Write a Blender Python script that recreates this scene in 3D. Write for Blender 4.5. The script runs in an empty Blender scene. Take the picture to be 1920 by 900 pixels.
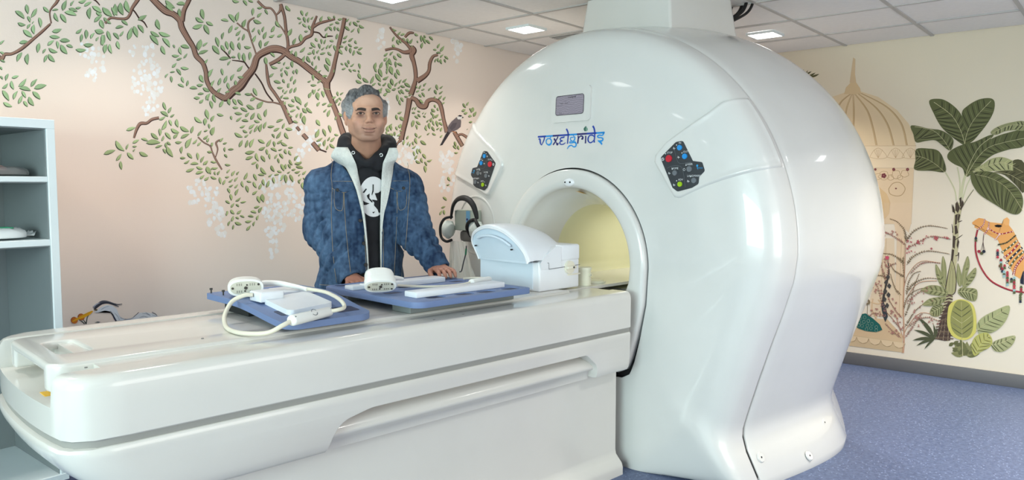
import bpy, bmesh, math, random
import numpy as np
from mathutils import Vector, Matrix
from mathutils.bvhtree import BVHTree
random.seed(7)
C = bpy.context.scene.collection
scene = bpy.context.scene
PI = math.pi

# ------------------------------------------------------------------ camera, world, light, exposure
CAM_H = 1.35
YAW = math.radians(39.89)          # the wall with the tree runs 39.9 degrees to the right of the view
PITCH = math.atan(100/1413.)
cam_d = bpy.data.cameras.new('camera')
cam_d.sensor_width = 36.0
cam_d.lens = 36.0*1413./1920.
cam_d.clip_start = 0.05
cam = bpy.data.objects.new('camera', cam_d)
C.objects.link(cam)
cam.location = (0, 0, CAM_H)
cam.rotation_euler = (PI/2-PITCH, 0, YAW-PI/2)
scene.camera = cam

world = bpy.data.worlds.new('world')
scene.world = world
world.use_nodes = True
world.node_tree.nodes['Background'].inputs[0].default_value = (0.9, 0.95, 1.0, 1)
world.node_tree.nodes['Background'].inputs[1].default_value = 0.6

scene.view_settings.view_transform = 'Standard'
scene.view_settings.look = 'None'
scene.view_settings.exposure = 0.81
scene.view_settings.gamma = 1.0

ROOM = dict(x0=-2.9, x1=6.01, y0=-2.9, y1=3.85, h=2.40)
def area(name, loc, rot, sx, sy, power, col, spread=PI):
    l = bpy.data.lights.new(name, 'AREA')
    l.shape = 'RECTANGLE'; l.size = sx; l.size_y = sy
    l.energy = power; l.color = col; l.spread = spread
    o = bpy.data.objects.new(name, l); C.objects.link(o)
    o.location = loc; o.rotation_euler = rot
    return o
DAY_POWER = 88.0
FILL_POWER = 34.0
LAMP_POWER = 8.0
LAMP_SPREAD = 2.1
# daylight coming through the wide window behind the foot of the table
area('window_daylight', (ROOM['x0']+0.10, 0.9, 1.45), (PI/2, 0, -PI/2), 2.6, 1.2, DAY_POWER, (0.76, 1.0, 0.99))
# soft fill light added at the unseen wall on the camera's right
area('near_wall_fill', (1.6, ROOM['y0']+0.10, 1.3), (-PI/2, 0, PI), 3.2, 1.7, FILL_POWER, (1.0, 0.955, 0.89))

# ------------------------------------------------------------------ helpers
def tag(o, label=None, cat=None, group=None, kind=None):
    if label: o['label'] = label
    if cat: o['category'] = cat
    if group: o['group'] = group
    if kind: o['kind'] = kind
    return o
def thing(name, label, cat, loc=(0, 0, 0), rotz=0.0, group=None):
    o = bpy.data.objects.new(name, None); C.objects.link(o)
    o.empty_display_size = 0.1
    o.location = loc; o.rotation_euler = (0, 0, rotz)
    return tag(o, label, cat, group)
def link_mesh(name, me, parent=None):
    o = bpy.data.objects.new(name, me); C.objects.link(o)
    if parent is not None: o.parent = parent
    return o
def mesh(name, vs, fs, mat=None, parent=None, smooth=True, angle=None, mats=None, fmi=None):
    me = bpy.data.meshes.new(name)
    me.from_pydata([tuple(float(c) for c in v) for v in vs], [], [tuple(int(i) for i in f) for f in fs])
    me.update()
    if mats:
        for m in mats: me.materials.append(m)
        if fmi is not None:
            for p, i in zip(me.polygons, fmi): p.material_index = i
    elif mat: me.materials.append(mat)
    if smooth:
        me.polygons.foreach_set('use_smooth', [True]*len(me.polygons))
        if angle: me.set_sharp_from_angle(angle=math.radians(angle))
    return link_mesh(name, me, parent)
def bm_obj(name, bm, mat, parent=None, smooth=True, angle=35):
    me = bpy.data.meshes.new(name)
    bmesh.ops.recalc_face_normals(bm, faces=bm.faces)
    bm.to_mesh(me); bm.free()
    if mat: me.materials.append(mat)
    if smooth:
        me.polygons.foreach_set('use_smooth', [True]*len(me.polygons))
        if angle: me.set_sharp_from_angle(angle=math.radians(angle))
    return link_mesh(name, me, parent)
def box_bm(bm, x0, x1, y0, y1, z0, z1, bevel=0.0, seg=2, M=None):
    r = bmesh.ops.create_cube(bm, size=1.0)
    vs = r['verts']
    for v in vs:
        v.co = Vector((x0+(v.co.x+.5)*(x1-x0), y0+(v.co.y+.5)*(y1-y0), z0+(v.co.z+.5)*(z1-z0)))
    if bevel > 0:
        es = set()
        for v in vs: es.update(v.link_edges)
        g = bmesh.ops.bevel(bm, geom=list(es), offset=bevel, segments=seg, profile=0.5, affect='EDGES')
        vs = list(set(g['verts']) | set(v for v in vs if v.is_valid))
    if M is not None:
        vs = [v for v in vs if v.is_valid]
        for v in vs: v.co = M @ v.co
def box(name, x0, x1, y0, y1, z0, z1, mat, parent=None, bevel=0.0, seg=2, M=None):
    bm = bmesh.new(); box_bm(bm, x0, x1, y0, y1, z0, z1, bevel, seg, M)
    return bm_obj(name, bm, mat, parent)
def cyl_bm(bm, p0, p1, r0, r1=None, n=24, cap=True):
    p0 = Vector(p0); p1 = Vector(p1); r1 = r0 if r1 is None else r1
    d = (p1-p0).normalized()
    a = d.orthogonal().normalized(); b = d.cross(a)
    A = []; B = []
    for i in range(n):
        t = 2*PI*i/n; o = a*math.cos(t)+b*math.sin(t)
        A.append(bm.verts.new(p0+o*r0)); B.append(bm.verts.new(p1+o*r1))
    for i in range(n):
        j = (i+1) % n
        bm.faces.new((A[i], A[j], B[j], B[i]))
    if cap:
        bm.faces.new(A[::-1]); bm.faces.new(B)
def catmull(P, n=8, closed=False):
    P = [Vector(p) for p in P]; out = []
    N = len(P)
    rng = range(N if closed else N-1)
    for i in rng:
        if closed: p0, p1, p2, p3 = P[(i-1) % N], P[i], P[(i+1) % N], P[(i+2) % N]
        else: p0, p1, p2, p3 = P[max(i-1, 0)], P[i], P[i+1], P[min(i+2, N-1)]
        for k in range(n):
            t = k/n
            out.append(0.5*((2*p1)+(-p0+p2)*t+(2*p0-5*p1+4*p2-p3)*t*t+(-p0+3*p1-3*p2+p3)*t*t*t))
    if not closed: out.append(P[-1].copy())
    return out
def tube(name, pts, r, mat, parent=None, n=10, closed=False, radii=None, flat=None):
    """swept round tube; flat=(sx,sy) squashes the section"""
    N = len(pts); pts = [Vector(p) for p in pts]
    vs = []; fs = []; prev = None
    for i, p in enumerate(pts):
        if closed: t = (pts[(i+1) % N]-pts[i-1]).normalized()
        else: t = (pts[min(i+1, N-1)]-pts[max(i-1, 0)]).normalized()
        if prev is None: a = t.orthogonal().normalized() if abs(t.z) > .9 else t.cross(Vector((0, 0, 1))).normalized()
        else:
            a = prev-t*prev.dot(t)
            a = a.normalized() if a.length > 1e-6 else t.orthogonal().normalized()
        prev = a; b = t.cross(a)
        rr = radii[i] if radii else r
        sx, sy = flat if flat else (1, 1)
        for k in range(n):
            th = 2*PI*k/n
            vs.append(p+a*math.cos(th)*rr*sx+b*math.sin(th)*rr*sy)
    M = N if closed else N-1
    for i in range(M):
        j = (i+1) % N
        for k in range(n):
            l = (k+1) % n
            fs.append((i*n+k, i*n+l, j*n+l, j*n+k))
    if not closed:
        fs.append(tuple(range(n))[::-1]); fs.append(tuple((N-1)*n+k for k in range(n)))
    return mesh(name, vs, fs, mat, parent, True, 60)
def bake(o):
    dg = bpy.context.evaluated_depsgraph_get()
    me = bpy.data.meshes.new_from_object(o.evaluated_get(dg))
    old = o.data; o.modifiers.clear(); o.data = me
    bpy.data.meshes.remove(old)
    return o
def boolean(o, cutters, bevel=0.0, seg=3, angle=30):
    for c in cutters:
        c.parent = o.parent
        m = o.modifiers.new('b', 'BOOLEAN'); m.operation = 'DIFFERENCE'; m.object = c; m.solver = 'EXACT'; m.use_self = True
    if bevel > 0:
        m = o.modifiers.new('v', 'BEVEL'); m.width = bevel; m.segments = seg; m.limit_method = 'ANGLE'
        m.angle_limit = math.radians(angle); m.harden_normals = False
    bpy.context.view_layer.update()
    bake(o)
    for c in cutters: bpy.data.objects.remove(c)
    me = o.data
    me.polygons.foreach_set('use_smooth', [True]*len(me.polygons))
    me.set_sharp_from_angle(angle=math.radians(40))
    return o
def prism(name, poly, z0, z1, mat, parent=None, axis='z', smooth=True):
    """poly 2-D outline extruded along an axis; axis 'z': (x,y); 'y': (x,z); 'x': (y,z)"""
    n = len(poly); vs = []
    for z in (z0, z1):
        for a, b in poly:
            vs.append({'z': (a, b, z), 'y': (a, z, b), 'x': (z, a, b)}[axis])
    fs = [tuple(range(n))[::-1], tuple(range(n, 2*n))]
    for i in range(n):
        j = (i+1) % n
        fs.append((i, j, n+j, n+i))
    bm = bmesh.new()
    V = [bm.verts.new(v) for v in vs]
    for f in fs: bm.faces.new([V[i] for i in f])
    return bm_obj(name, bm, mat, parent, smooth)
def round_poly(P, r, n=6):
    """round the corners of a 2-D polygon; r a number or one per corner"""
    out = []; N = len(P)
    for i in range(N):
        p = Vector(P[i]); a = Vector(P[i-1]); b = Vector(P[(i+1) % N])
        ri = r[i] if isinstance(r, (list, tuple)) else r
        if ri <= 0: out.append((p.x, p.y)); continue
        da = (a-p).normalized(); db = (b-p).normalized()
        ang = da.angle(db); d = min(ri/math.tan(ang/2), (a-p).length*.49, (b-p).length*.49)
        rr = d*math.tan(ang/2)
        c = p+(da+db).normalized()*(rr/math.sin(ang/2))
        s = p+da*d-c; e = p+db*d-c
        for k in range(n+1):
            t = k/n
            v = s.lerp(e, t); v = v.normalized()*rr
            out.append((c.x+v.x, c.y+v.y))
    return out

# ------------------------------------------------------------------ materials
def lin(c):
    c = c/255.
    return c/12.92 if c <= 0.04045 else ((c+0.055)/1.055)**2.4
def srgb(r, g, b): return (lin(r), lin(g), lin(b), 1)
def mat(name, col, rough=0.5, metal=0.0, coat=0.0, spec=0.5, bump=0.0, bscale=50.0, var=0.0, vscale=5.0, trans=0.0, emit=None, estr=0.0, alpha=1.0, coatr=0.05):
    m = bpy.data.materials.new(name); m.use_nodes = True
    nt = m.node_tree; b = nt.nodes['Principled BSDF']
    b.inputs['Base Color'].default_value = col
    b.inputs['Roughness'].default_value = rough
    b.inputs['Metallic'].default_value = metal
    b.inputs['Coat Weight'].default_value = coat
    b.inputs['Coat Roughness'].default_value = coatr
    b.inputs['Specular IOR Level'].default_value = spec
    b.inputs['Transmission Weight'].default_value = trans
    b.inputs['Alpha'].default_value = alpha
    if emit:
        b.inputs['Emission Color'].default_value = emit; b.inputs['Emission Strength'].default_value = estr
    tc = nt.nodes.new('ShaderNodeTexCoord')
    n = nt.nodes.new('ShaderNodeTexNoise'); n.inputs['Scale'].default_value = vscale; n.inputs['Detail'].default_value = 4
    nt.links.new(tc.outputs['Object'], n.inputs['Vector'])
    mx = nt.nodes.new('ShaderNodeMix'); mx.data_type = 'RGBA'; mx.blend_type = 'MULTIPLY'
    v = max(var, 0.02)
    mr = nt.nodes.new('ShaderNodeMapRange'); mr.inputs[1].default_value = 0.3; mr.inputs[2].default_value = 0.7
    mr.inputs[3].default_value = 1-v; mr.inputs[4].default_value = 1+v*.4
    nt.links.new(n.outputs['Fac'], mr.inputs[0])
    mx.inputs['Factor'].default_value = 1.0
    mx.inputs['A'].default_value = col
    cb = nt.nodes.new('ShaderNodeCombineColor')
    for i in range(3): nt.links.new(mr.outputs[0], cb.inputs[i])
    nt.links.new(cb.outputs[0], mx.inputs['B'])
    nt.links.new(mx.outputs['Result'], b.inputs['Base Color'])
    if bump > 0:
        n2 = nt.nodes.new('ShaderNodeTexNoise'); n2.inputs['Scale'].default_value = bscale; n2.inputs['Detail'].default_value = 5
        nt.links.new(tc.outputs['Object'], n2.inputs['Vector'])
        bp = nt.nodes.new('ShaderNodeBump'); bp.inputs['Strength'].default_value = bump; bp.inputs['Distance'].default_value = 0.005
        nt.links.new(n2.outputs['Fac'], bp.inputs['Height']); nt.links.new(bp.outputs[0], b.inputs['Normal'])
    return m
def vcol_mat(name, rough=0.6, spec=0.4, bump=0.0, bscale=60.0, coat=0.0):
    m = mat(name, (1, 1, 1, 1), rough, bump=bump, bscale=bscale, spec=spec, coat=coat)
    nt = m.node_tree
    a = nt.nodes.new('ShaderNodeVertexColor'); a.layer_name = 'Col'
    mx = [n for n in nt.nodes if n.type == 'MIX'][0]
    nt.links.new(a.outputs[0], mx.inputs['A'])
    return m
def set_vcol(o, cols):
    me = o.data
    at = me.color_attributes.new('Col', 'FLOAT_COLOR', 'POINT')
    at.data.foreach_set('color', np.asarray(cols, dtype=np.float32).reshape(-1))
WHITE = mat('gloss_white_fibreglass', srgb(224, 223, 219), 0.25, coat=0.6, var=0.015, coatr=.04)
TABLEW = mat('table_white_fibreglass', srgb(218, 214, 207), 0.2, coat=0.35, var=0.02)
CREAM = mat('bore_cream', srgb(226, 224, 188), 0.4)
GREYGAP = mat('gap_grey_rubber', srgb(150, 148, 142), 0.6)
BLACKGAP = mat('gap_black', srgb(30, 30, 32), 0.6)
SHELFW = mat('shelf_laminate', srgb(222, 230, 232), 0.45)
MATTEW = mat('matte_white_plastic', srgb(235, 237, 240), 0.4)
IVORY = mat('ivory_plastic', srgb(232, 226, 208), 0.4)
DARKGREY = mat('dark_grey_plastic', srgb(60, 62, 64), 0.5)
BLACK = mat('black_plastic', srgb(18, 18, 20), 0.45)

# ------------------------------------------------------------------ scanner frame: l into the bore, w to the left, z up
SC_ANG = math.radians(39.8903-45.6689)
_am = math.radians(45.6689)
def uv2xy(u, v):
    return (u*math.cos(SC_ANG)-v*math.sin(SC_ANG), u*math.sin(SC_ANG)+v*math.cos(SC_ANG))
SU, SV = 2.87, 2.51
SC_LOC = (*uv2xy(SU, SV), 0)
def sc(l, w, z=0.0):
    x, y = uv2xy(SU+l, SV+w)
    return (x, y, z)
# ------------------------------------------------------------------ room shell
def wall_mat(name, c_top, c_mid, c_low, zlo, zhi):
    m = bpy.data.materials.new(name); m.use_nodes = True
    nt = m.node_tree; b = nt.nodes['Principled BSDF']
    b.inputs['Roughness'].default_value = 0.75; b.inputs['Specular IOR Level'].default_value = 0.2
    geo = nt.nodes.new('ShaderNodeTexCoord')
    sep = nt.nodes.new('ShaderNodeSeparateXYZ'); nt.links.new(geo.outputs['Object'], sep.inputs[0])
    n = nt.nodes.new('ShaderNodeTexNoise'); n.inputs['Scale'].default_value = 0.9; n.inputs['Detail'].default_value = 3
    nt.links.new(geo.outputs['Object'], n.inputs['Vector'])
    ad = nt.nodes.new('ShaderNodeMath'); ad.operation = 'MULTIPLY_ADD'; ad.inputs[1].default_value = 0.8
    nt.links.new(n.outputs['Fac'], ad.inputs[0]); nt.links.new(sep.outputs['Z'], ad.inputs[2])
    mr = nt.nodes.new('ShaderNodeMapRange'); mr.inputs[1].default_value = zlo+.4; mr.inputs[2].default_value = zhi+.4
    nt.links.new(ad.outputs[0], mr.inputs[0])
    cr = nt.nodes.new('ShaderNodeValToRGB')
    e = cr.color_ramp.elements
    e[0].position = 0; e[0].color = c_low; e[1].position = 1; e[1].color = c_top
    k = e.new(0.5); k.color = c_mid
    nt.links.new(mr.outputs[0], cr.inputs[0])
    nt.links.new(cr.outputs[0], b.inputs['Base Color'])
    n2 = nt.nodes.new('ShaderNodeTexNoise'); n2.inputs['Scale'].default_value = 160
    nt.links.new(geo.outputs['Object'], n2.inputs['Vector'])
    bp = nt.nodes.new('ShaderNodeBump'); bp.inputs['Strength'].default_value = 0.12; bp.inputs['Distance'].default_value = 0.002
    nt.links.new(n2.outputs['Fac'], bp.inputs['Height']); nt.links.new(bp.outputs[0], b.inputs['Normal'])
    return m
WALL_L = wall_mat('painted_wall_peach', srgb(236, 221, 211), srgb(241, 219, 204), srgb(230, 222, 216), 0.5, 2.2)
WALL_R = wall_mat('painted_wall_cream', srgb(224, 212, 190), srgb(233, 222, 202), srgb(230, 220, 202), 0.3, 2.2)
WALL_P = mat('plain_wall_paint', srgb(225, 224, 218), 0.8)
R = ROOM
def struct(o): o['kind'] = 'structure'; return o
wall_left = struct(box('wall_left', R['x0']-.12, R['x1']+.12, R['y1'], R['y1']+.12, 0, R['h']+.15, WALL_L))
wall_right = struct(box('wall_right', R['x1'], R['x1']+.12, R['y0'], R['y1'], 0, R['h']+.15, WALL_R))
bm = bmesh.new()
box_bm(bm, R['x0']-.12, -.05, R['y0']-.12, R['y0'], 0, R['h']+.15)
box_bm(bm, 3.25, R['x1']+.12, R['y0']-.12, R['y0'], 0, R['h']+.15)
box_bm(bm, -.05, 3.25, R['y0']-.12, R['y0'], 0, .4)  # opening made up to go with the added fill light
box_bm(bm, -.05, 3.25, R['y0']-.12, R['y0'], 2.2, R['h']+.15)
wall_near = struct(bm_obj('wall_near', bm, WALL_P))
# wall behind the camera, with the window opening the daylight comes through
wy0, wy1, wz0, wz1 = -0.5, 2.3, 0.8, 2.1
bm = bmesh.new()
box_bm(bm, R['x0']-.12, R['x0'], R['y0'], wy0, 0, R['h']+.15)
box_bm(bm, R['x0']-.12, R['x0'], wy1, R['y1'], 0, R['h']+.15)
box_bm(bm, R['x0']-.12, R['x0'], wy0, wy1, 0, wz0)
box_bm(bm, R['x0']-.12, R['x0'], wy0, wy1, wz1, R['h']+.15)
wall_back = struct(bm_obj('wall_back', bm, WALL_P))
win = struct(box('window_1', R['x0']-.10, R['x0']-.04, wy0, wy0+.05, wz0, wz1, SHELFW))
for a, b_, c, d in ((wy1-.05, wy1, wz0, wz1), (wy0, wy1, wz0, wz0+.05), (wy0, wy1, wz1-.05, wz1), ((wy0+wy1)/2-.025, (wy0+wy1)/2+.025, wz0, wz1)):
    box('window_frame', R['x0']-.10, R['x0']-.04, a, b_, c, d, SHELFW, win)

# speckled blue vinyl floor
FL = bpy.data.materials.new('blue_speckled_vinyl'); FL.use_nodes = True
nt = FL.node_tree; b = nt.nodes['Principled BSDF']
b.inputs['Roughness'].default_value = 0.42; b.inputs['Specular IOR Level'].default_value = 0.35
tc = nt.nodes.new('ShaderNodeTexCoord')
base = (srgb(100, 114, 146), srgb(82, 95, 127))
n1 = nt.nodes.new('ShaderNodeTexNoise'); n1.inputs['Scale'].default_value = 45; n1.inputs['Detail'].default_value = 6
vo = nt.nodes.new('ShaderNodeTexVoronoi'); vo.inputs['Scale'].default_value = 95
vo2 = nt.nodes.new('ShaderNodeTexVoronoi'); vo2.inputs['Scale'].default_value = 60
for n in (n1, vo, vo2): nt.links.new(tc.outputs['Object'], n.inputs['Vector'])
mx = nt.nodes.new('ShaderNodeMix'); mx.data_type = 'RGBA'; mx.inputs['A'].default_value = base[1]; mx.inputs['B'].default_value = base[0]
mr = nt.nodes.new('ShaderNodeMapRange'); mr.inputs[1].default_value = .35; mr.inputs[2].default_value = .65
nt.links.new(n1.outputs['Fac'], mr.inputs[0]); nt.links.new(mr.outputs[0], mx.inputs['Factor'])
def speck(src, thr, col, prev):
    lt = nt.nodes.new('ShaderNodeMath'); lt.operation = 'LESS_THAN'; lt.inputs[1].default_value = thr
    nt.links.new(src.outputs['Distance'], lt.inputs[0])
    sx = nt.nodes.new('ShaderNodeSeparateColor'); nt.links.new(src.outputs['Color'], sx.inputs[0])
    gt = nt.nodes.new('ShaderNodeMath'); gt.operation = 'GREATER_THAN'; gt.inputs[1].default_value = .55
    nt.links.new(sx.outputs[0], gt.inputs[0])
    mu = nt.nodes.new('ShaderNodeMath'); mu.operation = 'MULTIPLY'
    nt.links.new(lt.outputs[0], mu.inputs[0]); nt.links.new(gt.outputs[0], mu.inputs[1])
    m2 = nt.nodes.new('ShaderNodeMix'); m2.data_type = 'RGBA'; m2.inputs['B'].default_value = col
    nt.links.new(prev.outputs['Result'], m2.inputs['A']); nt.links.new(mu.outputs[0], m2.inputs['Factor'])
    return m2
m2 = speck(vo, .32, srgb(72, 84, 118), mx)
m3 = speck(vo2, .22, srgb(140, 154, 190), m2)
nt.links.new(m3.outputs['Result'], b.inputs['Base Color'])
floor = struct(box('floor', R['x0']-.12, R['x1']+.12, R['y0']-.12, R['y1']+.12, -0.1, 0, FL))
BASEB = mat('baseboard_grey', srgb(104, 104, 106), 0.5)
struct(box('baseboard_right', R['x1']-.015, R['x1'], R['y0'], R['y1'], 0, 0.092, BASEB, bevel=.003))
struct(box('baseboard_left', R['x0'], R['x1']-.015, R['y1']-.015, R['y1'], 0, 0.092, BASEB, bevel=.003))

# suspended ceiling: panels lying in a T grid
TILE = mat('ceiling_tile_mineral', srgb(240, 237, 234), 0.9, var=0.03, vscale=30, bump=.15, bscale=250, spec=.2)
GRIDM = mat('ceiling_grid_metal', srgb(186, 183, 180), 0.5)
ceiling = struct(box('ceiling', R['x0']-.12, R['x1']+.12, R['y0']-.12, R['y1']+.12, R['h']+.16, R['h']+.26, WALL_P))
DX, DY, GX0, GY0 = 0.597, 0.578, 3.692, 3.495
xs = sorted([R['x0'], R['x1']]+[GX0+DX*k for k in range(-12, 5) if R['x0']+.02 < GX0+DX*k < R['x1']-.02])
ys = sorted([R['y0'], R['y1']]+[GY0-DY*k for k in range(-1, 13) if R['y0']+.02 < GY0-DY*k < R['y1']-.02])
bm = bmesh.new()
for x in xs[1:-1]: box_bm(bm, x-.011, x+.011, R['y0'], R['y1'], R['h']+.001, R['h']+.03)
for y in ys[1:-1]: box_bm(bm, R['x0'], R['x1'], y-.011, y+.011, R['h']+.0015, R['h']+.03)
bm_obj('ceiling_grid', bm, GRIDM, ceiling, smooth=False)
tile_me = {}
turret_c = (sc(0.78, 0.04)[0], sc(0.78, 0.04)[1])
for i in range(len(xs)-1):
    for j in range(len(ys)-1):
        wx = round(xs[i+1]-xs[i]-.018, 3); wy = round(ys[j+1]-ys[j]-.018, 3)
        cx = (xs[i]+xs[i+1])/2; cy = (ys[j]+ys[j+1])/2
        k = (wx, wy)
        if k not in tile_me:
            o = box('ceiling_tile', -wx/2, wx/2, -wy/2, wy/2, 0, .015, TILE, ceiling, bevel=.002, seg=1)
            tile_me[k] = o.data
        else: o = link_mesh('ceiling_tile', tile_me[k], ceiling)
        o.location = (cx, cy, R['h']+.006+random.uniform(0, .004))
        o.rotation_euler = (random.uniform(-.003, .003), random.uniform(-.003, .003), 0)

# square recessed LED lamps
LEDM = mat('led_diffuser', (1, 1, 1, 1), .5, emit=(1, .99, .97, 1), estr=5)
def led(x, y, label, grp='square recessed ceiling lamps', k=1.0):
    t = thing('ceiling_lamp', label, 'ceiling light', (x, y, R['h']-.004), 0, grp)
    s = .088
    bm = bmesh.new()
    for a in ((-s-.01, s+.01, -s-.01, -s), (-s-.01, s+.01, s, s+.01), (-s-.01, -s, -s, s), (s, s+.01, -s, s)):
        box_bm(bm, *a, -.004, .012)
    bm_obj('lamp_frame', bm, SHELFW, t, smooth=False)
    box('diffuser', -s, s, -s, s, 0, .006, LEDM, t)
    area('lamp_light', (x, y, R['h']-.02), (0, 0, 0), .17, .17, LAMP_POWER*k, (1, .955, .885), LAMP_SPREAD)
led(3.99, 3.21, 'square white ceiling lamp lit above the wall corner, just left of the scanner top', k=.34)
led(5.20, 2.06, 'square white ceiling lamp lit right of the scanner turret', k=1.3)
for x, y in ((4.0, -.26), (5.2, -.26), (2.8, -.26)): led(x, y, 'square white ceiling lamp added outside the view, lit', 'ceiling lamps outside the photograph', 1.6 if x > 3 else 1.0)  # lamps added out of view to brighten the right wall
led(2.84, 3.25, 'square white ceiling lamp lit at the top edge above the man', k=.34)
for x in (-2.0, -.8, .4, 1.6, 2.8, 4.0, 5.2):
    for y in (-1.6, .9):
        if not (x > -1): led(x, y, 'square white ceiling lamp added outside the view, lit', 'ceiling lamps outside the photograph')
for x in (-.8, .4, 1.6): led(x, 3.21, 'square white ceiling lamp added outside the view, lit', 'ceiling lamps outside the photograph', .34)

# dark slotted vent in the ceiling left of the scanner top
_vx, _vy = 4.36, 3.02
vt = thing('ceiling_vent', 'dark narrow slotted vent in the ceiling just left of the scanner top', 'vent', (_vx, _vy, R['h']-.003))
VENTM = mat('vent_dark', srgb(70, 68, 68), .7)
box('vent_frame', -.05, .05, -.24, .24, .0, .008, GRIDM, vt)
box('vent_back', -.04, .04, -.23, .23, -.001, .004, VENTM, vt)
for k in range(3): box('vent_slat', -.028+.024*k, -.020+.024*k, -.225, .225, -.003, .0, GRIDM, vt)
# ------------------------------------------------------------------ the scanner body
scn = thing('mri_scanner', 'large glossy white scanner with round body, open bore and twin button panels', 'medical scanner', SC_LOC, SC_ANG)
ZC = 1.06; RMAX = 1.18
side = [(1.06, 1.18), (.95, 1.165), (.8, 1.115), (.66, 1.062), (.5, 1.005), (.35, .955), (.27, .93), (.21, .928), (.165, .945), (.125, .975), (.095, 1.0), (.07, 1.012), (.045, 1.016), (.0, 1.016)]
out_pts = [(RMAX*math.sin(a), ZC+RMAX*math.cos(a)) for a in np.linspace(0, PI/2, 60)]+[(w, z) for z, w in side[1:]]+[(w, 0.0) for w in np.linspace(.95, 0, 12)]
out_pts = np.array(out_pts)
out_ang = np.arctan2(out_pts[:, 0], -(out_pts[:, 1]-ZC)*-1)
out_ang = np.unwrap(np.arctan2(out_pts[:, 0], out_pts[:, 1]-ZC))
rz = [(.97, .475), (.8, .465), (.63, .43), (.52, .40), (.46, .375), (.435, .33), (.43, .25), (.43, 0)]
in_pts = np.array([(.475*math.sin(a), .97+.475*math.cos(a)) for a in np.linspace(0, PI/2, 40)]+[(w, z) for z, w in rz[1:]])
ZI = .97
in_ang = np.unwrap(np.arctan2(in_pts[:, 0], in_pts[:, 1]-ZI))
bo = [(.372*math.sin(a), .97+.372*math.cos(a)) for a in np.linspace(0, PI/2, 40)]+[(.366, .9), (.34, .84), (.30, .80), (.2, .79), (0, .79)]
bo = np.array(bo); bo_ang = np.unwrap(np.arctan2(bo[:, 0], bo[:, 1]-ZI))
def polar(ang, tab_ang, tab_pts):
    s = 1 if ang >= 0 else -1
    a = abs(ang)
    return Vector((s*np.interp(a, tab_ang, tab_pts[:, 0]), np.interp(a, tab_ang, tab_pts[:, 1])))
prof_l = [0, .004, .012, .026, .05, .085, .13, .2]
prof_R = [.475, .70, .82, .93, 1.015, 1.06, 1.08, 1.092]
back = [(.2, 1.092), (.28, 1.108), (.38, 1.124), (.52, 1.145), (.68, 1.162), (.82, 1.168), (.95, 1.16), (1.06, 1.135), (1.17, 1.08), (1.28, .99), (1.38, .87), (1.46, .70), (1.5, .52), (1.51, .40)]
def smooth_tab(X, Y, n):
    P = catmull([(x, y, 0) for x, y in zip(X, Y)], n)
    return [p.x for p in P], [p.y for p in P]
def osec(ang, S):
    """outline of the body at a section whose radius is S*RMAX"""
    p = polar(ang, out_ang, out_pts)
    z = ZC+(p.y-ZC)*S if p.y >= ZC else ZC-(ZC-p.y)*min(1.0, S/.92)
    return p.x*S, z
def body(ang, l, Rr, off=0.0):
    if l <= .2 and Rr < 1.092:
        tau = (Rr-.475)/(1.092-.475)
        I = polar(ang, in_ang, in_pts); w, z = osec(ang, (1.092+off)/RMAX)
        g = 1.0-min(1.0, max(0.0, (abs(ang)-2.35)/.42))
        return Vector((l*g*g*(3-2*g), I.x*(1-tau)+w*tau, I.y*(1-tau)+z*tau))
    w, z = osec(ang, (Rr+off)/RMAX)
    return Vector((l, w, z))
NA = 240
# more samples around the floor corner
cor = math.atan2(1.02, -1.06)
angs = list(np.linspace(-PI, PI, NA, endpoint=False))
def surf(name, path, matl, parent, shift=0.0):
    vs = []; fs = []
    n = len(angs)
    for (l, Rr, off) in path:
        for a in angs:
            p = body(a, l, Rr, off)
            if shift:       # the gap opens towards the floor
                k = min(1, max(0, (abs(a)-1.6)/.55)); p.x += shift*k*k*(3-2*k)*max(0, 1-abs(l-.2065)/.1)
            vs.append(p)
    for i in range(len(path)-1):
        for k in range(n):
            j = (k+1) % n
            fs.append((i*n+k, (i+1)*n+k, (i+1)*n+j, i*n+j))
    return mesh(name, vs, fs, matl, parent, True, 50)
Lf, Rf = smooth_tab(prof_l, prof_R, 5)
front_path = [(l, r, 0) for l, r in zip(Lf, Rf)]
front_path[-1] = (.1945, 1.0905, 0)
front_path += [(.1975, 1.086, 0), (.1985, 1.08, 0), (.1985, 1.05, 0)]
front_cover = surf('front_cover', front_path, WHITE, scn)
Lb, Rb = smooth_tab([b_[0] for b_ in back], [b_[1] for b_ in back], 4)
bp_ = [(l, r, 0) for l, r in zip(Lb, Rb)]
bp_ = [(.2065, 1.05, 0), (.2065, 1.083, 0), (.2075, 1.088, 0), (.212, 1.091, 0)]+[p for p in bp_ if p[0] > .22]+[(1.52, .372, 0)]
rear_cover = surf('rear_cover', bp_, WHITE, scn, .011)
surf('seam_liner', [(.17, 1.076, 0), (.24, 1.076, 0)], BLACKGAP, scn)

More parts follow.
